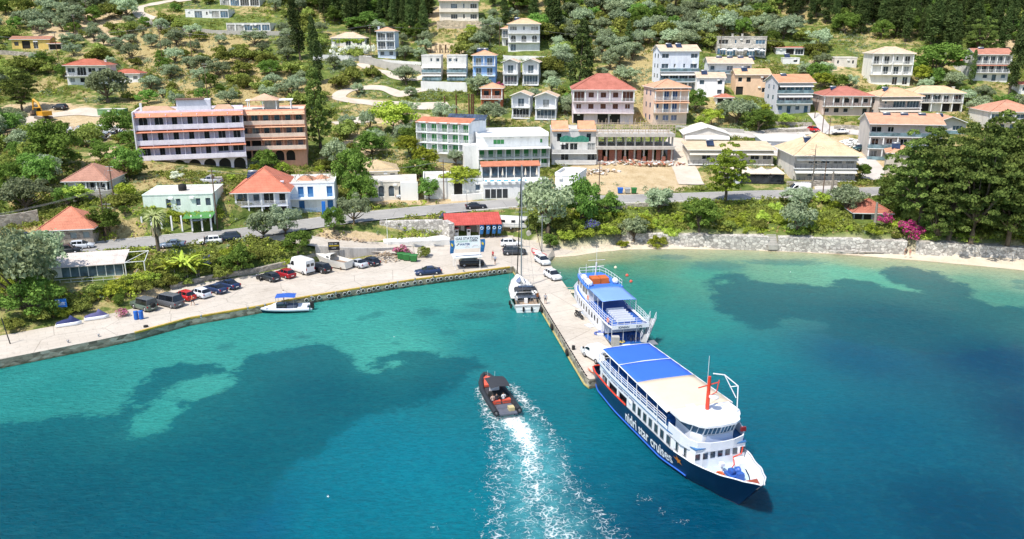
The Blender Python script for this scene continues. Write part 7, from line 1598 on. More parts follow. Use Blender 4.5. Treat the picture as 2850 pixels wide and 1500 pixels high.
for i in range(15):
 x = 4.2 + i * 1.02
 for s_ in (-1,1):
  b = MB().box(x,x + .42,min(s_ * .5,s_ * 2.5),max(s_ * .5,s_ * 2.5),4.1,4.55).box(x - .08,x,min(s_ * .5,s_ * 2.5),max(s_ * .5,s_ * 2.5),4.1,5.0); b.build("seat_row",seatm,fe,False)
def canopy(root,x0,x1,zc,wf,m,name,crown=.10,n=8,back=None):
 mb = MB(); k = 8; secs = []
 for i in range(n + 1):
  x = lerp(x0,x1,i / n); w = wf(x); secs.append([(x,lerp(-w,w,j / k),zc + crown * (1 - (2 * j / k - 1) ** 2) + .015 * math.sin(i * 2.1 + j)) for j in range(k + 1)])
 mb.loft(secs,0,False,False,True); o = mb.build(name,m,root,False)
 sm = o.modifiers.new("thick",'SOLIDIFY'); sm.thickness = .04; return o
cw_ = lambda x: 2.95 + .035 * (x - 3.7)
canopy(fe,3.7,8.35,6.05,cw_,M_bluecan,"blue_canopy"); canopy(fe,8.5,13.1,6.05,cw_,M_bluecan,"blue_canopy"); canopy(fe,13.12,19.9,6.06,cw_,M_cream,"cream_canopy",.1)
mb = MB()
for x in (3.65,8.42): mb.tube([(x,-cw_(x),6.06),(x,0,6.18),(x,cw_(x),6.06)],.06,6)
for s_ in (-1,1): mb.tube([(3.65,s_ * cw_(3.65),6.06),(20,s_ * cw_(20),6.06)],.06,6)
mb.build("canopy_frame",M_shipw,fe,False)
for x in (3.75,6.0,8.4,10.8,13.1,15.5,17.9):
 for s_ in (-1,1): MB().tube([(x,s_ * (cw_(x) - .05),4.1),(x,s_ * (cw_(x) - .03),6.04)],.045,6).build("canopy_post",M_shipw,fe,False)
# wheelhouse and roof
def ringpoly(pts,z0,z1,mb,mi=0): return mb.prism(pts,z0,z1,mi)
MB().add([(23.52,-1.55,4.2),(23.52,1.55,4.2),(23.52,1.3,5.0),(23.52,-1.3,5.0)],[(0,1,2,3)]).build("front_panel",mat("pale_blue_grey",(.48,.54,.68),.5),fe,False)
MB().prism([(19.6,-2.3),(22.3,-2.3),(23.3,-1.6),(23.5,0),(23.3,1.6),(22.3,2.3),(19.6,2.3)],4.1,5.05).build("wheelhouse",M_shipw,fe)
secs = [[(19.6,-2.28,z),(22.28 + d,-2.28 - 0,z),(23.28 + d,-1.58,z),(23.48 + d,0,z),(23.28 + d,1.58,z),(22.28 + d,2.28,z),(19.6,2.28,z)] for z,d in ((5.051,0),(5.95,.40))]
MB().loft(secs,0,True,False,False).build("wheelhouse_windows",M_blueglass,fe)
mb = MB()
for (a0,a1) in ((secs[0][i],secs[1][i]) for i in range(7)): mb.tube([a0,a1],.07,5)
for i,k in ((2,.25),(2,.5),(2,.75),(3,.25),(3,.5),(3,.75),(1,.5),(4,.5)): mb.tube([Vector(secs[0][i]).lerp(Vector(secs[0][i + 1]),k),Vector(secs[1][i]).lerp(Vector(secs[1][i + 1]),k)],.05,5)
mb.build("window_posts",M_shipw,fe,False)["kind"] = "stuff"
def rounded(pts,z0,z1): return MB().prism(pts,z0,z1)
MB().prism([(19.92,-3.15),(21.8,-3.15),(22.6,-2.7),(22.9,-2.4),(23.5,-2.1),(23.9,-1.5),(24.05,0),(23.9,1.5),(23.5,2.1),(22.9,2.4),(22.6,2.7),(21.8,3.15),(19.92,3.15)],5.98,6.2).build("wheelhouse_roof",M_shipw,fe)
MB().prism([(20.2,-2.7),(21.6,-2.7),(22.4,-2.0),(23.3,-1.5),(23.6,0),(23.3,1.5),(22.4,2.0),(21.6,2.7),(20.2,2.7)],6.201,6.27).build("roof_panel",M_shipw,fe)
# front bulwark of the upper deck
path = [(19.8,3.2),(22.0,3.15),(23.1,2.9),(23.75,2.35),(24.08,1.2),(24.15,0)]; path = [(x,-y) for x,y in path] + [(x,y) for x,y in path[::-1][1:]]
mb = MB(); mb.loft([[(x,y,3.72),(x + .1,y * 1.01,lerp(4.95,4.5,max(0,(x - 22) / 3))),(x + .0,y * .985,lerp(4.95,4.5,max(0,(x - 22) / 3))),(x - .1,y * .975,3.72)] for x,y in path],0,True,True,False).build("front_bulwark",M_shipw,fe)
MB().prism([(23.0,-2.85),(23.7,-2.2),(24.0,-1.2),(24.08,0),(24.0,1.2),(23.7,2.2),(23.0,2.85)],3.9,3.995).build("bridge_wing",M_shipw,fe)
for i in range(7):
 y = -2.35 + i * .78
 if i == 1: MB().box(23.905,23.93,y - .28,y + .28,2.1,3.6).build("door",mat("door_white",(.66,.68,.7),.5),fe,False)
 MB().box(23.905 + (.03 if i == 1 else 0),23.93 + (.03 if i == 1 else 0),y - .24,y + .24,2.95,3.55).build("front_window",M_glass,fe,False)
# foredeck gear
MB().lathe((25.9,.3,2.5),[(.35,-.5),(.35,-.15),(.2,-.14),(.2,.14),(.35,.15),(.35,.5)],12,0,'Y').box(25.3,26.5,-.4,1.0,2.06,2.3).box(26.6,27.0,.0,.6,2.06,2.8).build("windlass",paint("windlass_blue",(.03,.10,.38),.4),fe)
MB().box(24.2,25.3,1.2,2.2,2.06,2.75).build("deck_locker",M_shipw,fe); MB().tube([(24.0,2.3,3.6),(24.0,2.2,2.9),(24.1,1.3,2.75),(24.9,.9,2.5),(25.2,.5,2.4)],.06,6).build("red_hose",M_shipred,fe)
MB().torus((25.7,-1.0,2.15),.38,.1,14,6).torus((25.6,-1.0,2.3),.3,.09,14,6).build("rope_coil",mat("orange_rope",(.55,.14,.06),.9),fe); MB().tube([(24.9,-.4,2.05),(24.9,-.4,2.6)],.14,8).box(24.7,25.1,-.6,-.2,2.6,2.9).build("ventilator",M_shipw,fe)
MB().tube([(20.9,.2,6.2),(20.9,.2,9.6)],.2,10,0,.15).tube([(20.9,-.9,8.6),(20.9,1.3,8.9)],.06,5).tube([(20.9,.2,7.6),(21.3,.8,8.1),(21.3,1.0,9.3)],.05,5).build("mast",M_shipred,fe)
MB().lathe((21.4,.5,7.7),[(.1,-.1),(.45,-.05),(.45,.08),(.1,.12)],12).build("radar",M_shipw,fe); MB().box(19.9,21.6,-1.5,-.7,6.271,6.5).build("roof_locker",M_shipw,fe)
mb = MB(); mb.tube([(21.0,.5,9.9),(21.2,1.6,9.7),(22.0,2.6,8.8),(22.2,2.6,6.2)],.06,6).tube([(21.2,1.6,9.7),(22.0,2.5,7.6)],.05,5).tube([(22.0,2.6,8.8),(21.6,2.0,8.6)],.04,5); mb.build("davit",M_shipw,fe,False)
MB().tube([(20.3,.4,6.2),(20.3,.4,11.4)],.025,4).build("antenna",M_shipw,fe)
MB().box(23.5,23.7,2.2,2.7,5.0,5.4).build("port_lamp",paint("dark_red",(.2,.02,.02)),fe)
# ---- second ship
ax,ay = 15.7,97.9; hx,hy = -.215,.977; yaw2 = math.atan2(hy,hx)
s2 = thing("excursion_boat","white and blue excursion boat with a light blue awning moored at the pier","excursion boat",(ax,ay,0),yaw2)
SH = Hull(23.6,2.2,[(0,2.45),(.1,2.75),(.5,2.9),(.75,2.6),(.9,1.6),(1,.12)],[(0,2.0),(.3,2.6),(.6,2.5),(.85,1.2),(1,.03)],[(0,1.3),(.3,1.35),(.7,1.9),(1,2.9)],2.9)
M_b2 = paint("mid_blue_hull",(.03,.15,.48),.35)
SH.skin("hull",[-1.0,.1,.75,1.0,'d0'],[M_b2,M_b2,M_shipw,M_shipw],s2)
hw2 = lambda x: min(2.72,SH.at(x,1.5) - .05)
mb = MB(); xs = [4.2 + 14.8 * i / 14 for i in range(15)]
mb.loft([[(x,-hw2(x),1.2),(x,-hw2(x),3.2),(x,hw2(x),3.2),(x,hw2(x),1.2)] for x in xs],0,True,True,False).build("deckhouse",M_shipw,s2)
SH.deck("main_deck",mat("ship_blue_deck",(.025,.10,.38),.5,0,.12,1),s2,1.0,.01,.95,.1)
mb = MB(); xs = [.5 + 18.5 * i / 16 for i in range(17)]
mb.loft([[(x,-hw2(x) - .1,3.2),(x,-hw2(x) - .1,3.42),(x,hw2(x) + .1,3.42),(x,hw2(x) + .1,3.2)] for x in xs],0,True,True,False).build("upper_deck",[M_shipw],s2)
MB().loft([[(x,-hw2(x),3.425),(x,-hw2(x),3.43),(x,hw2(x),3.43),(x,hw2(x),3.425)] for x in xs],0,True,True,False).build("deck_covering",mat("ship_blue_deck",(.025,.10,.38),.5,0,.12,1),s2)
MB().box(.42,.5,-2.6,2.6,3.1,3.65).build("stern_board",M_shipw,s2)
text_mesh("IONIAN",.42,"lettering",M_navy,s2,lambda x,y: (.405,1.7 - x,3.2 + y),bold=.012); text_mesh("SUN",.42,"lettering",M_navy,s2,lambda x,y: (.405,-.75 - x,3.2 + y),bold=.012)
for s_ in (1,-1):
 for i in range(9):
  x = 6.0 + i * 1.25; y = hw2(x) + .012; MB().box(x - .3,x + .3,min(s_ * y,s_ * (y - .02)),max(s_ * y,s_ * (y - .02)),2.0,2.8).build("window",M_glass,s2,False)
 mb = MB(); mb.loft([[(x,s_ * (SH.at(x,z) + .03),z),(x,s_ * (SH.at(x,z - .3) + .03),z - .32)] for x,z in ((1,1.25),(4,1.1),(7,.95),(10,1.1),(13,1.45))],0,False,False); mb.build("wave_stripe",paint("sky_blue",(.16,.42,.75),.4),s2,False)
 rails(s2,[(x,s_ * (hw2(x) + .05),3.42) for x in (.6,3,6,9,11.5)],1.05,M_shipw,(.35,.7,1.0),.8,.03)
rails(s2,[(.6,-2.6,3.42),(.6,2.6,3.42)],1.0,M_shipw,(.35,.7,1.0),.8,.03)
for x in (.7,2.4,4.1):
 for y in (-2.4,2.4) if x > 1 else (-2.5,-.9,.9,2.5): MB().tube([(x,y,1.0),(x,y,3.2)],.04,5).build("stern_post",M_shipw,s2,False)
for i in range(6):
 x = 1.4 + i * .85; MB().box(x,x + .35,-.9,1.6,3.8,3.88).box(x - .06,x,-.9,1.6,3.75,4.25).box(x + .1,x + .2,-.8,-.7,3.43,3.8).box(x + .1,x + .2,1.4,1.5,3.43,3.8).build("bench",M_shipw,s2,False)
MB().box(1.0,7.5,-2.35,-2.0,3.75,3.83).box(1.2,1.3,-2.3,-2.1,3.43,3.75).box(7.2,7.3,-2.3,-2.1,3.43,3.75).build("side_bench",M_shipw,s2,False)
# wheelhouse block under the blue roof deck
mb = MB(); xs = [11.2 + 6.6 * i / 6 for i in range(7)]
mb.loft([[(x,-hw2(x) + .25,3.43),(x,-hw2(x) + .25,5.4),(x,hw2(x) - .25,5.4),(x,hw2(x) - .25,3.43)] for x in xs],0,True,True,False).build("upper_house",M_shipw,s2)
for s_ in (1,-1):
 for x0,x1 in ((11.6,12.5),(12.8,13.8),(14.4,15.4),(15.8,17.2)):
  y = hw2((x0 + x1) / 2) - .25 + .02; MB().box(x0,x1,min(s_ * y,s_ * (y - .03)),max(s_ * y,s_ * (y - .03)),4.3,5.1).build("window",M_glass,s2,False)
mb = MB(); xs = [10.8 + 7.6 * i / 8 for i in range(9)]
mb.loft([[(x,-hw2(x) + .05,5.401),(x,-hw2(x) + .05,5.52),(x,hw2(x) - .05,5.52),(x,hw2(x) - .05,5.401)] for x in xs],0,True,True,False).build("roof_deck",paint("roof_blue",(.035,.16,.58),.5),s2)
rails(s2,[(11,2.5,5.52),(14,2.4,5.52),(17,2.1,5.52),(18.3,1.6,5.52),(18.3,-1.6,5.52),(17,-2.1,5.52),(14,-2.4,5.52),(11,-2.5,5.52)],.9,M_shipw,(.5,1.0),.9,.03)
canopy(s2,4.9,10.9,5.45,lambda x: 2.45,mat("light_blue_awning",(.17,.30,.62),.7,0,.08,.6),"awning",.12)
for x in (5.0,7.0,9.0):
 for y in (-2.4,2.4): MB().tube([(x,y,3.43),(x,y,5.44)],.04,5).build("awning_post",M_shipw,s2,False)
for j,y in enumerate((-.55,.75)):
 for i in range(4): MB().box(12.6 + .04 * i,14.6 - .04 * i,y - .6,y + .6,5.53 + i * .2,5.7 + i * .2).build("life_float",mat("orange_float",(.52,.13,.03),.6,0,.15,2),s2,False)
for (x,y,L_) in ((12.6,2.0,2.0),(14.9,1.9,1.2),(12.4,-2.0,.9)): MB().lathe((x,y,5.95),[(.2,-L_ / 2),(.42,-L_ / 2 + .15),(.42,L_ / 2 - .15),(.2,L_ / 2)],12,0,'X').build("liferaft_canister",M_shipw,s2)
MB().tube([(15.6,0,5.5),(15.2,0,8.0)],.12,8).tube([(15.3,-1.2,7.4),(15.3,1.2,7.4)],.05,5).tube([(15.2,-1.3,8.4),(15.2,1.3,8.4)],.03,5).tube([(15.2,0,8),(15.2,0,10.2)],.025,4).build("mast",M_shipw,s2)
MB().tube([(14.2,1.9,5.5),(14.2,1.9,8.2)],.03,4).build("antenna",M_shipw,s2)
mb = MB()   # stern gangway
mb.box(-1.2,.3,-3.3,-2.3,1.15,1.25).build("boarding_step",M_grey_metal,s2)
gw = MB(); A_ = Vector((-.2,-1.6,1.3)); B_ = Vector((2.6,-4.0,3.4)); d = (B_ - A_).normalized(); sdv = Vector((-d.y,d.x,0)).normalized() * .42
gw.add([A_ - sdv,A_ + sdv,B_ + sdv,B_ - sdv,A_ - sdv - Vector((0,0,.1)),A_ + sdv - Vector((0,0,.1)),B_ + sdv - Vector((0,0,.1)),B_ - sdv - Vector((0,0,.1))],[(0,1,2,3),(4,7,6,5),(0,4,5,1),(1,5,6,2),(2,6,7,3),(3,7,4,0)])
gg = gw.build("gangway",mat("grey_gangway",(.28,.29,.30),.7),s2); rails(gg,[A_ + sdv,B_ + sdv],1.0,M_shipw,(.5,1),1.0,.03,"handrail"); rails(gg,[A_ - sdv,B_ - sdv],1.0,M_shipw,(.5,1),1.0,.03,"handrail")
MB().torus((1.5,2.83,4.1),.28,.08,14,6,'Y').build("lifebuoy",mat("orange_white",(.7,.3,.22),.6),s2); MB().torus((10.2,2.8,4.4),.28,.08,14,6,'Y').build("lifebuoy",mat("orange_white",(.7,.3,.22),.6),s2)
MB().torus((.4,1.4,1.15),.35,.09,12,5).torus((.9,.9,1.15),.3,.08,12,5).build("rope_pile",mat("yellow_rope",(.5,.38,.1),.9),s2)
MB().tube([(21.5,.3,2.6),(22.8,.25,3.9),(23.5,0,4.0),(22.8,-.25,3.9),(21.5,-.3,2.6)],.04,5).build("pulpit",M_shipw,s2); MB().box(-.9,.2,.2,2.2,.5,1.1).build("stern_locker",M_shipw,s2)
bk = MB()
for i in range(2): bk.torus((.6 + i * .8,-.6,1.35),.3,.03,14,5,'Y').torus((1.4 + i * .8,-.8,1.35),.3,.03,14,5,'Y')
for k in range(3): b_ = MB().torus((.7,-.2 - k * .5,1.35),.3,.03,14,5,'Y').torus((1.7,-.2 - k * .5,1.35),.3,.03,14,5,'Y').tube([(.7,-.2 - k * .5,1.35),(1.1,-.2 - k * .5,1.75),(1.6,-.2 - k * .5,1.7),(1.7,-.2 - k * .5,1.35)],.025,5).build("bicycle",M_dark_metal,None,False); b_.matrix_world = s2.matrix_basis.copy(); tag(b_,["left","middle","right"][2 - k] + " bicycle on the stern deck of the excursion boat","bicycle","bicycles on the stern deck")
# ---- sailing yacht
yo = thing("sailing_yacht","white sailing yacht with a tall mast and dark bimini moored stern out beside the pier","sailing yacht",(2.35,113.4,0),math.atan2(1,-.10))
YH = Hull(15.2,.5,[(0,1.95),(.25,2.25),(.5,2.2),(.75,1.5),(.92,.55),(1,.04)],[(0,1.6),(.3,2.0),(.6,1.7),(.85,.6),(1,.02)],[(0,1.15),(.5,1.25),(1,1.6)],1.6)
M_gel = mat("white_gelcoat",(.80,.80,.79),.25,0,.03,.5,.5)
YH.skin("hull",[-.5,.08,.2,.8,'d0'],[M_navy,M_gel,M_gel,M_gel],yo); YH.deck("deck",mat("deck_white",(.74,.73,.70),.6,0,.06,1),yo,1.2,.22,.985,.06,20,lambda t: tab(t,YH.zd) + .01)
MB().loft([[(x,-w,1.2),(x,-w * .85,z),(x,w * .85,z),(x,w,1.2)] for x,w,z in ((4.4,1.4,1.7),(6,1.4,1.75),(9,1.2,1.6),(11,.7,1.4))],0,False,False).build("coachroof",M_gel,yo)
MB().box(.1,3.9,-1.3,1.3,.75,.8).box(.4,3.9,-1.6,-1.2,.81,1.2).box(.4,3.9,1.2,1.6,.81,1.2).build("cockpit",mat("teak",(.34,.25,.17),.7,0,.15,3),yo)
MB().box(.0,.35,-1.9,1.9,.8,1.18).box(-.05,.0,-1.1,1.1,.45,.55).build("transom",M_gel,yo); MB().box(1.9,2.5,-.25,.25,.8,1.5).build("table",M_white,yo)
for y in (-1.0,1.0): MB().torus((1.1,y,1.55),.48,.03,20,5,'X').tube([(1.1,y - .46,1.55),(1.1,y + .46,1.55)],.02,4).tube([(1.1,y,1.1),(1.1,y,2.0)],.02,4).build("steering_wheel",M_grey_metal,yo,False)
bm_ = mat("charcoal_canvas",(.035,.038,.045),.8,0,.1,1)
MB().loft([[(x,-1.75,z - .35),(x,-1.5,z),(x,0,z + .12),(x,1.5,z),(x,1.75,z - .35)] for x,z in ((1.9,2.85),(2.6,3.0),(3.6,3.0),(4.2,2.8))],0,False,False).build("bimini",bm_,yo,False)
MB().loft([[(x,-1.3,z - .4),(x,-1.0,z),(x,1.0,z),(x,1.3,z - .4)] for x,z in ((4.5,2.5),(5.2,2.3),(5.8,1.8))],0,False,False).build("sprayhood",bm_,yo,False)
MB().box(2.7,3.6,-1.2,-.1,3.13,3.16).box(2.7,3.6,.0,1.1,3.13,3.16).build("solar_panel",glass("solar_panel",(.02,.03,.06)),yo,False)
MB().tube([(1.9,-1.7,1.2),(1.9,-1.6,2.6)],.02,4).tube([(1.9,1.7,1.2),(1.9,1.6,2.6)],.02,4).tube([(3.9,-1.7,1.2),(3.9,-1.6,2.6)],.02,4).tube([(3.9,1.7,1.2),(3.9,1.6,2.6)],.02,4).build("bimini_frame",M_grey_metal,yo,False)
MB().tube([(8.6,0,1.6),(8.6,0,21.0)],.12,8,0,.09).tube([(8.6,-1.3,8.0),(8.6,1.3,8.0)],.035,4).tube([(8.6,-1.0,13.6),(8.6,1.0,13.6)],.035,4).build("mast",M_grey_metal,yo)
MB().tube([(8.4,0,3.0),(6.0,.0,3.1),(4.4,0,3.2)],.22,8).build("sail_cover",mat("cream_canvas",(.70,.68,.64),.8,0,.1,1),yo); MB().tube([(14.9,0,1.7),(11.7,0,11),(8.75,0,20.6)],.09,6).build("furled_jib",M_black,yo)
mb = MB()
for y in (-2.1,2.1): mb.tube([(8.4,y,1.25),(8.6,y * .62,8),(8.6,y * .47,13.6),(8.6,0,20.8)],.015,3)
mb.tube([(.2,-.9,1.2),(2.8,-.3,7),(8.6,0,20.9)],.012,3).tube([(.2,.9,1.2),(2.8,.3,7),(8.6,0,20.9)],.012,3); mb.build("rigging",M_grey_metal,yo,False)
for s_ in (-1,1): rails(yo,[(x,s_ * (YH.at(x,1.2) - .06),1.22) for x in (2.5,5,8,11,13.5,14.8)],.6,M_grey_metal,(.5,1),2.0,.014)
for x,y in ((9.8,0),(11.3,0)): MB().box(x - .3,x + .3,y - .35,y + .35,1.5 if x < 10 else 1.36,1.62 if x < 10 else 1.46).build("hatch",M_cglass,yo,False)
for (x,y) in ((1.6,2.35),(3.2,2.4),(2.2,-2.35),(-.12,.62),(-.12,-.62)): MB().lathe((x,y,.55),[(.04,-.4),(.15,-.3),(.16,.2),(.1,.36),(.03,.4)],8).build("fender",M_black,yo)
MB().obox((1.3,1.65,1.9),2.2,.32,.05).build("passerelle",mat("grey_gangway",(.28,.29,.30),.7),yo); MB().box(3.6,4.0,-2.15,-1.8,1.2,1.75).build("orange_bag",mat("orange_cloth",(.7,.2,.04),.8),yo)
MB().loft([[(x,w * math.cos(a) - .2,1.55 + .35 * math.sin(a)) for a in [q * math.pi / 5 for q in range(6)]] for x,w in ((10.0,.3),(10.6,.8),(11.6,.75),(12.4,.3))],0,False,False).build("dinghy_bundle",mat("blue_grey_cloth",(.16,.2,.3),.8),yo)
# ---- black speed RIB under way
rb_ = thing("speedboat","black inflatable speedboat with red cushions throwing a white wake","speedboat",(-.55,79.4,.12),math.atan2(.955,-.295)); M_tube = mat("black_tube",(.025,.028,.033),.5,0,.1,1,.4); M_cush = mat("red_cushion",(.62,.10,.06),.7,0,.1,2)
def rib_tubes(root,L,w,r,m,z=.5,rise=.45):
 mb = MB()
 for s_ in (-1,1):
  pts = [(-.3,s_ * w,z),(L * .35,s_ * w,z),(L * .6,s_ * w * .95,z + .08),(L * .78,s_ * w * .72,z + rise * .5),(L * .92,s_ * w * .3,z + rise * .85),(L * .97,0,z + rise)]
  mb.tube([(-.75,s_ * w,z - .02)] + [(-.5,s_ * w,z)],r * .35,10,0,r * .9); mb.tube(pts,r,12,0,r * .8)
 return mb.build("inflatable_tube",m,root)
rib_tubes(rb_,9.6,1.32,.33,M_tube); MB().loft([[(x,-w,z1),(x,-w * .6,-.25),(x,w * .6,-.25),(x,w,z1)] for x,w,z1 in ((-.2,1.2,.35),(5,1.2,.4),(7.5,.8,.6),(9,.15,.85))],0,False,True).build("hull",M_navy,rb_)
MB().add([(0,-1.1,.42),(5.5,-1.1,.44),(8.3,-.45,.72),(8.8,0,.8),(8.3,.45,.72),(5.5,1.1,.44),(0,1.1,.42)],[(0,1,2,3,4,5,6)]).build("deck",mat("dark_deck_pad",(.05,.05,.06),.8),rb_,False)
MB().add([(6.3,-.85,.85),(8.2,-.42,.98),(8.7,0,1.0),(8.2,.42,.98),(6.3,.85,.85),(6.3,-.85,.6),(8.2,-.42,.8),(8.7,0,.84),(8.2,.42,.8),(6.3,.85,.6)],[(0,1,2,3,4),(0,5,6,1),(1,6,7,2),(2,7,8,3),(3,8,9,4),(4,9,5,0)]).build("bow_cushion",M_cush,rb_)
for y0,y1 in ((-1.05,-.12),(.12,1.05)): MB().box(1.9,2.4,y0,y1,.45,.85).build("rear_seat",M_cush,rb_)
MB().box(4.6,5.6,-.45,.45,.45,1.35).build("console",M_shipw,rb_); MB().loft([[(x,-1.15,z - .1),(x,0,z + .06),(x,1.15,z - .1)] for x,z in ((2.5,2.25),(3.5,2.4),(4.6,2.4),(5.5,2.2))],0,False,False).build("bimini",mat("charcoal_canvas",(.035,.038,.045),.8,0,.1,1),rb_,False)
MB().box(2.6,4.4,-.9,.9,.46,.95).build("jockey_seats",M_black,rb_)
MB().tube([(2.6,-1.2,.6),(2.5,-1.12,2.15)],.03,5).tube([(2.6,1.2,.6),(2.5,1.12,2.15)],.03,5).tube([(5.5,-1.2,.6),(5.5,-1.12,2.1)],.03,5).tube([(5.5,1.2,.6),(5.5,1.12,2.1)],.03,5).build("bimini_frame",M_dark_metal,rb_,False)
MB().box(-.7,1.7,-1.0,1.0,.3,.46).build("stern_platform",mat("grey_deck_pad",(.10,.11,.14),.7,0,.2,2),rb_); MB().box(-.2,.5,-.85,-.2,.461,.85).build("yellow_box",mat("tan_box",(.50,.42,.22),.7),rb_)
MB().tube([(.6,-1.1,.6),(.6,-1.05,1.3),(.6,1.05,1.3),(.6,1.1,.6)],.035,5).build("stern_arch",M_dark_metal,rb_,False); MB().ball((5.9,.15,1.5),.25,sz=.8).build("radar_dome",M_shipw,rb_); MB().tube([(5.7,.5,1.2),(5.8,.6,2.9)],.015,4).tube([(5.7,-.2,1.2),(5.8,-.3,2.7)],.015,4).build("antennas",M_shipw,rb_,False)
# ---- grey RIB moored at the quay
a = G(712,868,0); b = G(858,862,0); yaw3 = math.atan2(a.y - b.y,a.x - b.x)
r3 = thing("inflatable_boat","light grey inflatable boat with a blue sunshade moored along the quay","inflatable boat",(b.x,b.y,.05),yaw3); Lb = (a - b).length; M_tg = mat("grey_tube",(.52,.54,.60),.5,0,.06,1)
rib_tubes(r3,Lb,1.15,.27,M_tg,.42,.25); MB().loft([[(x,-w,z1),(x,-w * .6,-.25),(x,w * .6,-.25),(x,w,z1)] for x,w,z1 in ((-.1,1.1,.3),(4.5,1.05,.35),(7,.7,.5),(8.4,.1,.65))],0,False,True).build("hull",M_navy,r3)
MB().add([(0,-1,.4),(5,-1,.42),(7.6,-.35,.58),(7.6,.35,.58),(5,1,.42),(0,1,.4)],[(0,1,2,3,4,5)]).build("deck",mat("deck_white",(.70,.70,.70),.6),r3,False)
MB().loft([[(x,-w,.45),(x,-w * .8,z),(x,w * .8,z),(x,w,.45)] for x,w,z in ((4.6,.75,1.25),(5.4,.7,.95),(7.2,.4,.7))],0,False,True).build("foredeck_cabin",M_shipw,r3); MB().box(3.2,4.5,-.6,.6,.42,1.2).build("console",M_cglass,r3)
MB().box(1.6,3.0,-.8,.8,.42,.9).build("seat",mat("slate_seat",(.08,.1,.14),.7),r3); MB().box(.1,1.5,-.85,.85,.42,.62).build("sun_pad",M_shipw,r3)
MB().loft([[(x,-1.1,z),(x,0,z + .1),(x,1.1,z)] for x,z in ((1.7,2.3),(3.0,2.42),(4.6,2.35))],0,False,False).build("bimini",mat("blue_bimini",(.03,.10,.40),.7),r3,False)
MB().tube([(2.0,-1.05,.5),(1.9,-1.05,2.3)],.025,5).tube([(2.0,1.05,.5),(1.9,1.05,2.3)],.025,5).tube([(4.5,-1.05,.5),(4.5,-1.05,2.33)],.025,5).tube([(4.5,1.05,.5),(4.5,1.05,2.33)],.025,5).build("bimini_frame",M_grey_metal,r3,False)
MB().box(-.9,-.35,-.25,.25,.2,1.2).build("outboard",M_black,r3)
# ---- small boats
def dinghy(P,yaw,L,W_,label,hullc,inc,name="rowing_boat",cat="boat",zf=0):
 r = thing(name,label,cat,(P[0],P[1],zf),R(yaw)); Hh = Hull(L,.4,[(0,W_ * .42),(.3,W_ * .5),(.7,W_ * .42),(1,.03)],[(0,W_ * .3),(.3,W_ * .38),(.7,W_ * .28),(1,.02)],[(0,.62),(.5,.6),(1,.95)],.95)
 Hh.skin("hull",[-.1,.1,.4,'d0'],[paint("boat_paint",hullc,.4)],r,16); Hh.deck("inside",mat("boat_inside",inc,.7,0,.1,2),r,.35,.02,.93,.05); mb = MB()
 for s_ in (-1,1): mb.tube([(Hh.x(t,1),s_ * Hh.half(t,tab(t,Hh.zd)),tab(t,Hh.zd)) for t in [i / 12 for i in range(13)]],.05,5)
 mb.build("gunwale",mat("boat_inside",inc,.7,0,.1,2),r,False)
 for x in (.25,.55): MB().box(L * x - .15,L * x + .15,-W_ * .44,W_ * .44,.45,.5).build("thwart",mat("thwart_white",(.62,.6,.55),.7),r,False)
 return r
dinghy(G(1600,822,0),165,3.9,1.7,"small cream rowing boat tied between the pier and the excursion boat",(.62,.56,.44),(.55,.48,.36),zf=.02)
rd = dinghy(G(1512,722,QZ),115,4.6,1.8,"red and white open boat resting ashore behind the silver car",(.60,.58,.54),(.50,.02,.04),zf=QZ + .05); MB().box(1.4,2.5,-.4,.4,.4,.95).build("engine_box",M_white,rd)
# half cabin motor boat on a cradle
P = Q(972,750); mbt = thing("motor_boat","white half-cabin motor boat propped on a wooden cradle among the parked cars","motor boat",(P.x,P.y,QZ + .55),R(150)); MH = Hull(7.6,.9,[(0,1.15),(.5,1.3),(.8,.8),(1,.05)],[(0,.9),(.5,1.0),(.8,.5),(1,.02)],[(0,.95),(1,1.35)],1.35)
MH.skin("hull",[-.3,.1,.5,'d0'],[paint("boat_cream",(.70,.68,.62),.4)],mbt,20); MH.deck("deck",mat("boat_cream_deck",(.66,.63,.56),.7),mbt,.9,.5,.97,.03,14,lambda t: tab(t,MH.zd) + .005); MH.deck("cockpit_floor",mat("brown_floor",(.25,.17,.12),.8),mbt,.45,.02,.5,.08)
MB().loft([[(x,-w,1.0),(x,-w * .8,z),(x,w * .8,z),(x,w,1.0)] for x,w,z in ((3.4,1.0,1.85),(4.6,.9,1.7),(6.0,.45,1.3))],0,False,True).build("cabin",paint("boat_cream",(.70,.68,.62),.4),mbt); MB().obox((4.0,-.96,1.4),.6,.02,.25).build("window",M_cglass,mbt,False); MB().obox((4.0,.96,1.4),.6,.02,.25).build("window",M_cglass,mbt,False)
MB().box(1.0,1.2,-1.0,1.0,-.54,-.05).box(4.2,4.4,-.9,.9,-.54,-.05).build("cradle",M_wood,mbt,False)
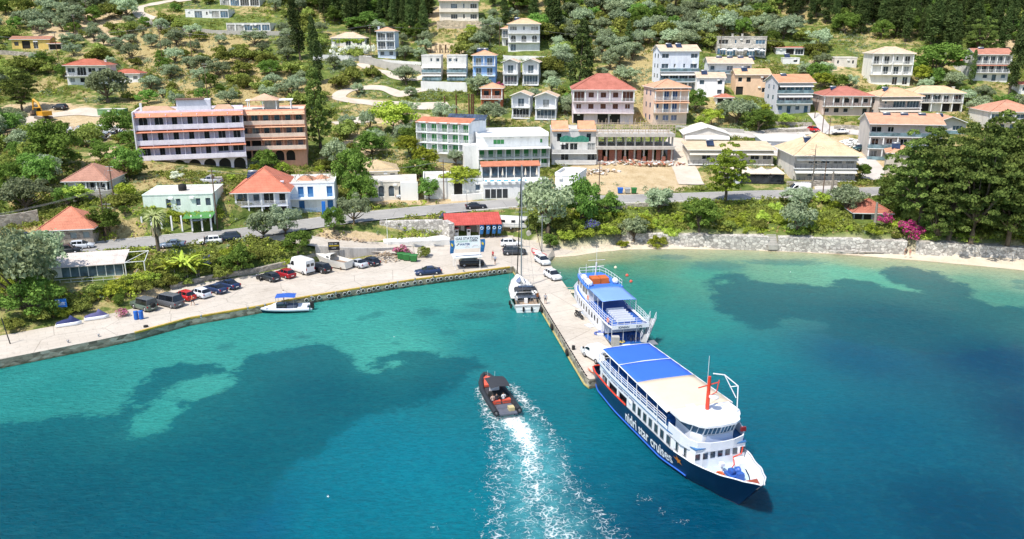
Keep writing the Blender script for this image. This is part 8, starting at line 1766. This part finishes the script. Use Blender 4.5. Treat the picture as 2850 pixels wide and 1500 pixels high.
# ------------------------------------------------------------------ people
def person(P,yaw,label,shirt,legs,skin=(.45,.25,.17),hair=(.03,.02,.015),pose='stand',h=1.75,bare=False,longl=False):
 J = {'pel': (0,0,.96),'wai': (0,0,1.12),'che': (0,.01,1.32),'nec': (0,0,1.48),'hea': (0,.01,1.60),'top': (0,0,1.72),'nos': (0,.11,1.61)}; E = [('pel','wai'),('wai','che'),('che','nec'),('nec','hea'),('hea','top'),('hea','nos')]
 Rr = {'pel': .135,'wai': .12,'che': .14,'nec': .055,'hea': .092,'top': .075,'nos': .022}
 for s_,n in ((-1,'l'),(1,'r')):
  a = {'sho': (s_ * .19,0,1.42),'elb': (s_ * .25,-.02,1.14),'wri': (s_ * .26,.06,.90),'pal': (s_ * .26,.09,.82),'hip': (s_ * .10,0,.90),'kne': (s_ * .11,.02,.50),'ank': (s_ * .11,-.02,.09),'toe': (s_ * .13,.16,.04)}
  if pose == 'walk': k = s_; a.update(kne=(s_ * .10,.16 * k,.52),ank=(s_ * .10,.22 * k - .06,.10),toe=(s_ * .11,.22 * k + .12,.05),elb=(s_ * .25,-.12 * k,1.15),wri=(s_ * .24,-.12 * k + .12,.95),pal=(s_ * .23,-.12 * k + .17,.89))
  if pose == 'phone' and s_ == 1: a.update(elb=(.24,.05,1.14),wri=(.12,.26,1.28),pal=(.10,.30,1.34))
  if pose == 'sit': a.update(kne=(s_ * .13,.42,.92),ank=(s_ * .13,.46,.50),toe=(s_ * .14,.64,.46),wri=(s_ * .18,.28,.98),pal=(s_ * .16,.35,.98))
  for k,v in a.items(): J[n + k] = v
  Rr.update({n + 'sho': .065,n + 'elb': .043,n + 'wri': .028,n + 'pal': .032,n + 'hip': .10,n + 'kne': .06,n + 'ank': .04,n + 'toe': .035})
  E += [('che',n + 'sho'),(n + 'sho',n + 'elb'),(n + 'elb',n + 'wri'),(n + 'wri',n + 'pal'),('pel',n + 'hip'),(n + 'hip',n + 'kne'),(n + 'kne',n + 'ank'),(n + 'ank',n + 'toe')]
  w = Vector(J[n + 'wri']); p = Vector(J[n + 'pal']); d = (p - w).normalized(); side = d.cross(Vector((1,0,0))).normalized()
  for q in range(5):
   off = side * (.022 * (q - 1.5)) if q < 4 else side * -.05; L = (.065,.08,.075,.06,.03)[q]; f = p + d * .02 + off * .9; J[n + 'f%d' % q] = tuple(f); J[n + 'g%d' % q] = tuple(f + d * L + Vector((-s_ * .015,0,0))); Rr[n + 'f%d' % q] = .010; Rr[n + 'g%d' % q] = .008; E += [(n + 'pal',n + 'f%d' % q),(n + 'f%d' % q,n + 'g%d' % q)]
 K = list(J); me = bpy.data.meshes.new("person"); me.from_pydata([J[k] for k in K],[(K.index(a),K.index(b)) for a,b in E],[]); o = bpy.data.objects.new("person",me); link(o)
 o.modifiers.new("s",'SKIN'); sv_ = me.skin_vertices[0].data
 for i,k in enumerate(K): sv_[i].radius = (Rr[k],) * 2 if k not in ('che','pel','wai') else (Rr[k],Rr[k] * .78)
 sv_[0].use_root = True; m2 = o.modifiers.new("u",'SUBSURF'); m2.levels = 1; m2.render_levels = 1
 dg = bpy.context.evaluated_depsgraph_get(); nm = bpy.data.meshes.new_from_object(o.evaluated_get(dg)); o.modifiers.clear(); o.data = nm; bpy.data.meshes.remove(me)
 for c,nn in ((skin,"skin"),(shirt,"shirt_cloth"),(legs,"trouser_cloth"),(hair,"hair")): nm.materials.append(mat(nn,c,.75,0,.08,6))
 for f in nm.polygons:
  c = f.center; f.use_smooth = True; mi = 0
  if c.z > 1.66 or (c.z > 1.55 and c.y < -.02 and abs(c.x) < .1): mi = 3
  elif 1.0 < c.z < 1.47 and (abs(c.x) < .17 or (c.z > 1.17 and abs(c.x) < .34)): mi = 0 if bare else 1
  elif (.56 if not longl else .12) < c.z <= 1.01 and abs(c.x) < .21 and not (pose == 'sit' and c.y > .45): mi = 2
  if mi == 2 and bare and c.z < .82: mi = 0
  f.material_index = mi
 k = h / 1.77; o.scale = (k,k,k); o.location = P; o.rotation_euler = (0,0,R(yaw)); return tag(o,label,"person")
person(Q(537,850),120,"person in an orange shirt walking past the silver hatchback",(.75,.16,.02),(.05,.06,.08),pose='walk')
person(Q(790,836),-60,"person in a white shirt and dark shorts standing above the grey inflatable boat",(.75,.75,.74),(.03,.03,.04),pose='phone')
person(Q(1518,846),-20,"person in a grey shirt standing on the pier beside the yacht",(.36,.35,.38),(.04,.04,.05),pose='stand')
person(Q(1372,722),150,"person in a red top walking towards the gas station",(.45,.06,.07),(.10,.04,.05),pose='walk',longl=True)
person(Q(1378,736),200,"person in a pale blue shirt beside the white shade canopy",(.40,.48,.60),(.04,.04,.05),pose='walk')
person(G(2518,711,.6),30,"person with dark hair standing on the beach, left of two",(.4,.3,.3),(.03,.03,.04),bare=True,h=1.5); person(G(2532,712,.6),-30,"person in a pink swimsuit standing on the beach, right of two",(.5,.2,.2),(.55,.15,.15),bare=True,h=1.5)
person(RDp(571,684),90,"person in dark clothes leaning into the white car on the road",(.06,.06,.07),(.04,.04,.05),longl=True)
Mw = rb_.matrix_basis
for (x,y,z),sh,lb,pz in (((2.15,-.25,.0),(.75,.75,.74),"person with long dark hair in white on the speedboat's rear seat",'sit'),((2.15,.55,.0),(.05,.05,.06),"person in black on the speedboat's rear seat",'sit'),((2.0,1.05,.0),(.60,.42,.34),"person leaning on the left side of the speedboat",'sit'),((5.2,-.75,.35),(.7,.7,.68),"person with a white cap near the speedboat's radar",'sit')):
 person(Mw @ Vector((x,y,z)),math.degrees(rb_.rotation_euler.z) - 90,lb,sh,(.05,.06,.1),pose=pz)
# ------------------------------------------------------------------ quay furniture
qf = [p.copy() for p in W_qf]; A0 = qf[3]; B0 = qf[-1]
def along(pts,s):
 for a,b in zip(pts[:-1],pts[1:]):
  L = (b - a).length
  if s <= L: return a.lerp(b,s / L),(b - a).normalized()
  s -= L
 return pts[-1],(pts[-1] - pts[-2]).normalized()
ql = qf[3:]; LT = sum((b - a).length for a,b in zip(ql[:-1],ql[1:])); mb = MB(); s = 0
while s < LT - 1:
 p,d = along(ql,s); q,_ = along(ql,s + 1); n = Vector((-d.y,d.x,0)); mb.add([p + n * .04 + Vector((0,0,.006)),q + n * .04 + Vector((0,0,.006)),q + n * .34 + Vector((0,0,.006)),p + n * .34 + Vector((0,0,.006)),p - n * .012,q - n * .012,q - n * .012 - Vector((0,0,.22)),p - n * .012 - Vector((0,0,.22))],[(0,1,2,3),(4,7,6,5)]); s += 1
tag(mb.build("yellow_edge_line",mat("worn_yellow_paint",(.52,.34,.03),.8,0,.35,1.5),None,False),"worn yellow line along the edge of the quay","line",kind="structure")
M_tw = mat("white_painted_tyre",(.62,.62,.58),.8,0,.15,4)
tus = [865,884,903,928,941,956,972,986,1012,1025,1040,1052,1066,1090,1103,1117,1134,1149,1166,1181,1199,1212,1228,1237,1250,1263,1277,1289,1303,1313,1327,1340,1351,1366,1378,1390,1404]
r_ = random.Random(9); base = None
for i,u in enumerate(tus):
 v = 925 + (741 - 925) * (u - 375) / (1429 - 375); P = G(u,v,QZ); best = min(range(240),key=lambda k: (along(ql,LT * k / 240)[0] - P).length); p,d = along(ql,LT * best / 240); n = Vector((d.y,-d.x,0)); z = .62 + r_.uniform(-.12,.12)
 o = MB().torus((0,0,0),.22,.10,16,8,'Y',0).torus((0,-.05,0),.27,.055,16,5,'Y',1).build("tyre_fender",[M_tyre,M_tw if i not in (5,6,7,23) else M_tyre],None,False) if i in (0,5) else base.copy()
 if i == 0: base = o
 elif i != 5: COL.objects.link(o)
 o.location = p + n * .14 + Vector((0,0,z - QZ)); o.rotation_euler = (R(r_.uniform(-10,4)),0,math.atan2(d.y,d.x) + R(r_.uniform(-6,6)))
 tag(o,("black" if i in (5,6,7) else "white-painted") + f" tyre, {nth(i)} from the left of the row hanging on the quay face","tyre","tyres hanging along the quay")
 o["group"] = "tyres hanging along the quay"
pl_ = [W_qf[-1]] + W_pl; LP_ = sum((b - a).length for a,b in zip(pl_[:-1],pl_[1:])); mb = MB(); s = 6.5
while s < LP_ - 1.5:
 p,d = along(pl_,s); q,_ = along(pl_,s + .62); n = Vector((-d.y,d.x,0)) * -1; mb.tube([p - n * .1 + Vector((0,0,.06)),q - n * .1 + Vector((0,0,.06))],.09,5); s += .95
tag(mb.build("rubber_strip",M_black,None,False),"broken row of black rubber blocks along the edge of the pier","rubber strip",kind="stuff")
mb = MB(); mb.tube([p + Vector((0,0,-1.08)) for p in pl_],.16,6); tag(mb.build("pier_ledge",mat("yellow_stained_ledge",(.40,.33,.13),.9,0,.3,1),None,False),"yellow-stained ledge at the waterline of the pier","ledge",kind="structure")
for s,lb in ((22,"black tyre fender near the middle of the pier"),(29.5,"large black buoy fender with splash on the pier side"),(39,"black tyre fender near the end of the pier"),(12.5,"black tyre fender on the pier beside the yacht")):
 p,d = along(pl_,s); n = Vector((-d.y,d.x,0)) * -1; o = tag(MB().torus((0,0,0),.3,.16,16,8,'Y').build("tyre_fender",M_tyre,None,False),lb,"tyre","black tyres on the pier"); o.location = p + n * -.0 + Vector((-.2,-.1,-.5)); o.rotation_euler = (0,0,math.atan2(d.y,d.x))
bl = MB().lathe((0,0,0),[(.13,0),(.1,.05),(.09,.25),(.17,.3),(.17,.36),(.05,.38)],10).build("bollard",M_grey_metal,None,False); bl["kind"] = "thing"
for i,u in enumerate((560,690,738,867,935,1004,1107,1155,1206,1290,275,190)):
 v = 925 + (741 - 925) * (u - 375) / (1429 - 375) if u > 370 else 1000 - (u / 275) * 54; P = G(u,v - 9,QZ); o = bl if i == 0 else bl.copy()
 if i: COL.objects.link(o)
 o.location = P; tag(o,f"small grey mooring bollard on the quay edge at {['the moored inflatable', 'the left of the moored inflatable', 'the first tyre', 'the left third of the tyre row', 'the red cars', 'the silver saloon', 'the green containers', 'the right of the green containers', 'the lone dark saloon', 'the banner', 'the loose tyre', 'the far left'][i]}","bollard","bollards along the quay edge")
def box_thing(name,label,P,yaw,sx,sy,sz,m,cat,group=None,lid=None,wheels_=False):
 r = thing(name,label,cat,P,R(yaw),group); MB().loft([[(-sx / 2 * k,-sy / 2 * k,z),(sx / 2 * k,-sy / 2 * k,z),(sx / 2 * k,sy / 2 * k,z),(-sx / 2 * k,sy / 2 * k,z)] for k,z in ((.82,.15),(1,sz))],0,True,True,False).build("body",m,r,False)
 if lid: MB().loft([[(-sx / 2 - .03,-sy / 2 - .03 + .12 * i,sz + .005 + .1 * j),(sx / 2 + .03,-sy / 2 - .03 + .12 * i,sz + .005 + .1 * j),(sx / 2 + .03,sy / 2 + .03,sz + .005 + .1 * j),(-sx / 2 - .03,sy / 2 + .03,sz + .005 + .1 * j)] for i,j in ((0,0),(.4,1),(1.2,1.6))],0,True,True,False).build("lid",lid,r,False)
 for x in (-sx * .36,sx * .36):
  for y in (-sy * .36,sy * .36): MB().lathe((x,y,.09),[(.03,-.03),(.09,-.03),(.09,.03),(.03,.03)],8,0,'Y').build("wheel",M_black,r,False)
 return r
GB = mat("green_bin_plastic",(.03,.16,.04),.6,0,.12,2); BB = mat("blue_bin_plastic",(.02,.12,.45),.6,0,.1,2); GM = mat("galvanised_bin",(.45,.46,.46),.5,.5,.15,2)
for i,(u,v) in enumerate(((1117,722),(1133,725),(1152,728))): box_thing("waste_container",["left green waste container with a blue bag beside the plank heap","middle green waste container in the row of three","right green waste container on the quay"][i],Q(u,v),-6,1.25,1.0,1.15,GB,"waste container","green waste containers on the quay",GB)
for i,(u,m_,lb) in enumerate(((1726,BB,"blue roadside waste container"),(1746,GM,"galvanised grey roadside waste container"),(1764,GB,"green roadside waste container"))): box_thing("waste_container",lb + " below the sandy building site",T(u,539) + Vector((0,0,.05)),2,1.15,.9,1.15,m_,"waste container","roadside containers",m_)
for i,u in enumerate((380,394)):
 r = thing("barrel",["left blue barrel by the pink oleander on the quay","right blue barrel by the pink oleander on the quay"][i],"barrel",Q(u,889 - i),0,"blue barrels"); MB().lathe((0,0,0),[(.3,.05),(.32,.4),(.3,.75),(.32,1.1),(.3,1.2)],14).build("drum",BB,r); MB().lathe((0,0,1.2),[(.32,0),(.32,.05),(.1,.06)],14).build("lid",BB,r)
mb = MB()
def heap(name,label,P,rx,ry,n,ms,size,kind="stuff",flat=.5,hh=1.2):
 mb = MB()
 for i in range(n):
  a = r_.uniform(0,6.28); k = r_.random() ** .6; x = math.cos(a) * rx * k; y = math.sin(a) * ry * k; z = hh * (1 - k) * r_.uniform(.5,1); s = size * r_.uniform(.4,1.3); X = P.x + x; Y = P.y + y
  M_ = Matrix.Translation((X,Y,max(P.z - .2,(Z(X,Y) if P.z > 2 else P.z)) + z + .1)) @ Euler((r_.uniform(-.6,.6),r_.uniform(-.6,.6),r_.uniform(0,3.1))).to_matrix().to_4x4(); mb.obox((0,0,0),s * r_.uniform(.8,2.4),s,s * flat * r_.uniform(.2,1),0,r_.randrange(len(ms)),M_)
 return tag(mb.build(name,ms,None,False),label,name.replace('_',' '),kind=kind)
WH = mat("plaster_rubble",(.66,.65,.63),.9,0,.15,2); TN = mat("earth_rubble",(.42,.32,.22),.95,0,.25,2); BG = mat("blue_grey_rubble",(.30,.34,.40),.9,0,.2,2)
heap("rubble_heap","wide heap of white broken plaster and blocks beside the dirt track",T(225,372),17,9,620,[WH,WH,TN,BG],.8); heap("rubble_heap","left tongue of white rubble in front of the excavator",T(130,365),8,4,160,[WH,TN,BG],.6); heap("rubble_heap","pile of white stones beside the grey townhouse row",T(2370,405),5,3.5,240,[WH],.5,hh=1.8)
heap("rubble_heap","scattered building debris and white sacks below the unfinished blocks",T(1640,480),8,2.5,110,[TN,WH,TN],.5,hh=.6); heap("plank_heap","heap of broken planks and branches beside the green containers",Q(1070,722),3.4,2.6,170,[mat("old_planks",(.36,.27,.18),.9,0,.3,2),TN,mat("grey_planks",(.5,.45,.38),.9)],.3,hh=1.5,flat=.25); heap("rubble_heap","row of construction rubble in front of the brick-filled shell",T(1780,455),12,2,200,[WH,TN,mat("broken_brick",(.4,.16,.1),.9)],.5,hh=.7)
heap("stone_heap","dirt and rock bank at the foot of the traffic island",T(960,668),6,1.2,60,[TN],.4,hh=.3); heap("rubble_heap","brown earth and stones above the citrus gardens on the right",T(2285,178),4,2,90,[TN],.5)
# signs
bs = thing("billboard","black billboard with white and yellow writing on the ramp wall","billboard",Q(932,726),R(8)); MB().box(-1.0,1.0,-.04,.04,2.0,3.5).build("board",mat("black_board",(.02,.02,.022),.6),bs); MB().tube([(-.8,.05,0),(-.8,.05,2.0)],.05,5).tube([(.8,.05,0),(.8,.05,2.0)],.05,5).build("posts",M_dark_metal,bs,False)["kind"] = "stuff"
text_mesh("Dakity - daliz",.26,"lettering",M_letw,bs,lambda x,y: (-.8 + x,-.05,3.1 + y)); text_mesh("APARTMENT",.3,"lettering",mat("yellow_lettering",(.7,.5,.03),.6),bs,lambda x,y: (-.85 + x,-.05,2.72 + y),bold=.01); text_mesh("+30 26450",.2,"lettering",M_letw,bs,lambda x,y: (-.5 + x,-.05,2.35 + y))
bs = thing("blue_sign","blue information sign on a post among the shrubs at the left","sign",Q(172,893) + Vector((0,.5,0)),R(8)); MB().box(-.75,.75,-.03,.03,1.9,3.1).build("board",mat("sign_blue",(.02,.16,.55),.5),bs); MB().box(-.68,-.15,-.04,-.031,2.75,3.0).box(-.6,.6,-.04,-.031,2.55,2.62).box(-.6,.5,-.04,-.031,2.4,2.46).box(-.6,.55,-.04,-.031,2.22,2.28).build("print",M_letw,bs,False)["kind"] = "stuff"; MB().tube([(0,.05,0),(0,.05,2)],.05,6).build("post",M_grey_metal,bs)
bs = thing("road_sign","tall narrow blue and white sign beside the road at the bus stop","sign",T(905,640),0); MB().box(-.35,.35,-.05,.05,2.6,5.6).build("board",mat("sign_blue",(.02,.16,.55),.5),bs); MB().tube([(0,0,0),(0,0,2.6)],.06,6).build("post",M_grey_metal,bs)
# covered jet skis, planters, lamp
for (u,v,c,lb) in ((190,906,(.03,.04,.13),"dark navy covered water scooter at the left end of the quay"),(268,888,(.10,.10,.22),"pale purple-blue covered water scooter on the quay")):
 r = thing("water_scooter",lb,"water scooter",Q(u,v),R(25),"covered water scooters"); MB().loft([ring(x,w,.05,z,.1) for x,w,z in ((-1.5,.45,.4),(-1.2,.55,.5),(1.0,.5,.5),(1.7,.1,.55))],0,True).build("hull",M_shipw,r); MB().loft([[(x,-w,.48),(x,-w * .7,z),(x,w * .7,z),(x,w,.48)] for x,w,z in ((-1.4,.45,.6),(-.6,.4,.85),(.1,.35,.95),(.4,.3,1.45),(.8,.3,1.1),(1.5,.12,.6))],0,False,True).build("cover",mat("scooter_cover",c,.8),r)
def pole(name,label,u,v,hpx,r0=.13,m=M_wood,lean=0,arm=True,P=None,group="utility poles",sp=None):
 P = P or T(u,v); h = hpx * depth(P) / F / .96; r = thing(name,label,name.replace('_',' '),P,0,group); MB().tube([(0,0,-.5),(lean,0,h)],r0,7,0,r0 * .7).build("post",m,r)
 if arm: MB().tube([(lean - .8,0,h - .4),(lean + .8,0,h - .4)],.05,4).tube([(lean - .5,0,h - 1.1),(lean + .5,0,h - 1.1)],.05,4).build("cross_arm",M_grey_metal,r)
 return P + Vector((lean,0,h - .4))
PT = {}
for k,(u,v,h,lb) in {'a': (244,52,52,"upper wooden pole on the bare olive field"),'b': (212,107,62,"wooden pole left of the pair of olives"),'c': (163,171,76,"leaning wooden pole right of the low yellow house"),'d': (453,180,102,"tall dark pole in the scrub left of the flat white villas"),'e': (534,158,62,"dark pole right of the tall one in the scrub"),'f': (579,284,102,"pale concrete pole in the dry grass above the lavender hotel"),
 'g': (1034,176,100,"thin pole left of the narrow pale blue house"),'h': (2287,378,104,"tall pole at the corner of the upper side street"),'i': (2306,382,52,"short grey pole on the upper side street"),'j': (2267,330,60,"pole in front of the wide red-hipped house"),'k': (2480,488,40,"short pole beside the small grey annex"),'l': (1666,560,105,"tall pole at the edge of the sandy building site"),'m': (1569,516,58,"pole beside the white stepped terrace"),
 'n': (297,664,138,"left of two tall wooden poles by the old stone house"),'o': (306,642,78,"right of two tall wooden poles by the old stone house"),'p': (606,636,160,"pole in front of the stairway by the pale green house"),'q': (1236,556,108,"pole between the arched house and the leafy tree"),'r': (995,552,82,"pole half hidden in the dark tree beside the arched house"),'s': (2287,566,112,"thin pole on the shrub slope beside the white van"),'t': (2515,155,34,"transformer pole above the white columned house"),'w': (318,562,100,"pole beside the faded brown-roofed cottage"),'x': (1391,128,62,"pole left of the white arched guest house"),'y': (2004,158,55,"pole in front of the long stone building"),'z': (2270,166,28,"short dark pole above the beige wing")}.items(): PT[k] = pole("utility_pole",lb,u,v,h)
PT['tx'] = pole("mooring_pole","pole with a lamp arm beside the red and white boat",1507,700,102,.1,M_grey_metal,0,True,P=Q(1508,700),group=None); pole("mooring_pole","thin leaning stick beside the lamp pole at the slipway",1506,702,62,.07,M_wood,-1.2,False,P=Q(1509,701),group=None); pole("flag_pole","slim white pole on the fuel tank slab",1079,664,66,.06,M_white,0,False,P=G(1079,676,2.3),group=None)
pole("street_lamp","dark lamp post at the left end of the quay",30,957,74,.08,M_dark_metal,-.6,False,P=Q(30,957),group=None); pole("street_lamp","thin lamp post beside the road in front of the pool building",1301,570,62,.06,M_grey_metal,-.3,False,group=None)
for i,(u,lb) in enumerate(((1239,"leftmost"),(1271,"second"),(1306,"third"),(1313,"fourth"),(1318,"rightmost"))): pole("rusty_post",f"{lb} of the tall rusty posts behind the green-shuttered hotel wing",u,338,72 if u > 1240 else 66,.28,mat("rusty_post",(.13,.06,.035),.9),0,False,group="rusty posts")
def wire(label,ks,n=3,sag=.03):
 mb = MB()
 for a,b in zip(ks[:-1],ks[1:]):
  for j in range(n):
   A_,B_ = a + Vector((.5 * (j - 1),0,0)),b + Vector((.5 * (j - 1),0,0)); L = (B_ - A_).length; mb.tube([A_.lerp(B_,t / 8) - Vector((0,0,sag * L * 4 * (t / 8) * (1 - t / 8))) for t in range(9)],.018,3)
 tag(mb.build("power_line",mat("cable",(.25,.25,.25),.5),None,False),label,"power line")
FAR = lambda u,v,t: Vector((ray(u,v)[0] * t,ray(u,v)[1] * t,H + ray(u,v)[2] * t))
wire("power lines crossing the hillside from the left edge to the narrow blue house",[FAR(-30,98,290),PT['c'],PT['d'],PT['e'],PT['g'],PT['x']]); wire("power lines from the arched guest house across the olive grove",[PT['x'],FAR(1620,98,290),PT['y'],PT['t'],FAR(2880,138,290)],2,.015); wire("cables between the poles by the old stone house",[PT['o'],PT['n'],PT['w']],2); wire("cables running off the left edge from the wooden poles",[FAR(-40,602,132),PT['n']],3,.02); wire("cable across the front of the flat-roofed blue-door house",[PT['p'],PT['r'],PT['q']],2,.03); wire("cables above the building site",[PT['m'],PT['l']],2,.03); wire("cable above the steep lane beside the red-hipped house",[PT['j'],PT['h'],PT['i']],1,.03)
# dead trees, driftwood, buoys, odds and ends
def dead(label,u,v,hpx,nb,P=None,stump=False):
 P = P or T(u,v); h = hpx * depth(P) / F / .96; r = thing("dead_tree",label,"dead tree",P); MB().tube([(0,0,-.3),(.1,0,h * .5),(0,0,h)],.35 if stump else .24,7,0,.2 if stump else .06).build("trunk",M_bark2,r)
 for i in range(nb): a = r_.uniform(0,6.28); z = h * r_.uniform(.25,.95); L = h * r_.uniform(.12,.3); MB().tube([(0,0,z),(math.cos(a) * L * .6,math.sin(a) * L * .6,z + L * .1),(math.cos(a) * L,math.sin(a) * L,z - L * .1)],.05,4,0,.02).build("branch",M_bark2,r,False)
dead("tall bare pine with broken branches beside the coast road",2256,548,140,34); dead("broken dead trunk with hanging ivy right of the tall bare pine",2313,540,60,8,None,True); dead("thick lopped trunk in front of the abandoned beach house",2430,650,85,5,None,True)
mb = MB(); P = G(2370,706,.35)
for i in range(12): a = r_.uniform(-.5,.9); L = r_.uniform(1.5,5); o_ = P + Vector((r_.uniform(-3,3),r_.uniform(-.8,.8),.2)); mb.tube([o_,o_ + Vector((math.cos(a) * L * r_.choice((-1,1)),math.sin(a) * L * .4,r_.uniform(-.1,1.0)))],r_.uniform(.05,.28),6,0,.04)
tag(mb.build("driftwood",mat("bleached_wood",(.45,.42,.38),.9,0,.2,3),None,False),"bleached driftwood trunk and branches lying on the beach","driftwood",kind="thing")
for (u,v,c,lb) in ((1713,746,(.7,.6,.45),"cream"),(1745,768,(.6,.1,.07),"upper red"),(1756,785,(.6,.1,.07),"lower red")): tag(MB().ball((0,0,.1),.28,12,8).tube([(0,0,.3),(0,0,.45)],.05,5).build("buoy",mat("buoy_plastic",c,.5),None,False),lb + " mooring buoy floating beyond the excursion boat","buoy","mooring buoys").location = G(u,v,0)
b = MB(); b.lathe((0,0,.12),[(.17,-.12),(.31,-.1),(.31,.1),(.17,.12)],16); b = b.build("loose_tyre",M_tyre,None,False); b.location = Q(406,910); tag(b,"loose tyre lying flat at the edge of the quay","tyre")
b = tag(MB().lathe((0,0,0),[(.2,0),(.22,.5),(.2,.55)],12).build("litter_bin",M_black,None,False),"small black bin standing on the pier","bin"); b.location = Q(1596,973)
b = tag(MB().box(-.5,.5,-.4,.4,0,1.3).build("concrete_block",M_concrete,None,False),"upright concrete block between the two ferries at the pier","block"); b.location = Q(1712,962)
b = tag(MB().torus((0,0,.12),.5,.12,14,6).torus((.4,.2,.25),.4,.1,14,6).box(-.2,.6,-.9,-.3,.0,.3,1).build("net_pile",[mat("blue_rope",(.12,.16,.38),.9),mat("pale_cloth",(.6,.6,.6),.9)],None,False),"blue rope and net pile on the edge of the pier beside the excursion boat","net pile"); b.location = Q(1665,930)
for (u,v,lb) in ((1640,907,"grey metal sheet lying on the pier"),(1607,852,"white board lying at the edge of the pier")): b = tag(MB().box(-.7,.7,-.45,.45,.01,.07).build("board",mat("sheet_grey",(.5,.52,.54),.6),None,False),lb,"board"); b.location = Q(u,v); b.rotation_euler = (0,0,R(-60))
mb = MB(); A_ = Vector((9.9,86.5,2.0)); mb.tube([Q(1636,1030) + Vector((0,0,.3)),(Q(1636,1030) + A_) / 2 + Vector((0,0,-.1)),A_],.05,5).tube([Q(1636,1032) + Vector((0,0,.2)),A_ + Vector((.3,-.6,-.4))],.04,5); tag(mb.build("mooring_rope",mat("orange_rope",(.55,.14,.06),.9),None,False),"orange mooring ropes from the pier corner to the navy ferry","rope")
b = tag(MB().tube([Vector((10.9,119.5,2.9)),(Vector((10.9,119.5,2.9)) + Q(1566,800)) / 2 + Vector((0,0,-.5)),Q(1566,800) + Vector((0,0,.1))],.04,5).build("mooring_rope",mat("pale_rope",(.5,.42,.3),.9),None,False),"pale mooring rope from the excursion boat's bow to the pier","rope")
b = tag(MB().lathe((0,0,0),[(.5,0),(.52,.9),(.5,.95)],12,0,'Y').build("concrete_pipe",M_concrete,None,False),"short wide concrete pipe lying beside the slipway","pipe"); b.location = T(1472,656) + Vector((0,0,.4))
for i in range(8):     # parasols on the stone hotel's terrace
 P = T(2010 + i * 15,160 if i % 2 else 157); r = thing("parasol",f"{['first', 'second', 'third', 'fourth', 'fifth', 'sixth', 'seventh', 'eighth'][i]} white parasol from the left on the long stone building's terrace","parasol",P + Vector((0,-1.5,0)),0,"white terrace parasols"); MB().lathe((0,0,2.3),[(1.5,0),(.7,.35),(.05,.6)],10).build("canopy",M_white,r); MB().tube([(0,0,-.5),(0,0,2.4)],.05,5).build("pole",M_dark_metal,r)
r = thing("parasol","large grey-white parasol in front of the shaded tavern","parasol",G(555,640,4.7),0); MB().lathe((0,0,2.1),[(1.7,0),(.9,.35),(.05,.65)],8).build("canopy",mat("grey_cloth",(.55,.54,.6),.8),r); MB().tube([(0,0,0),(0,0,2.3)],.05,5).build("pole",M_dark_metal,r)
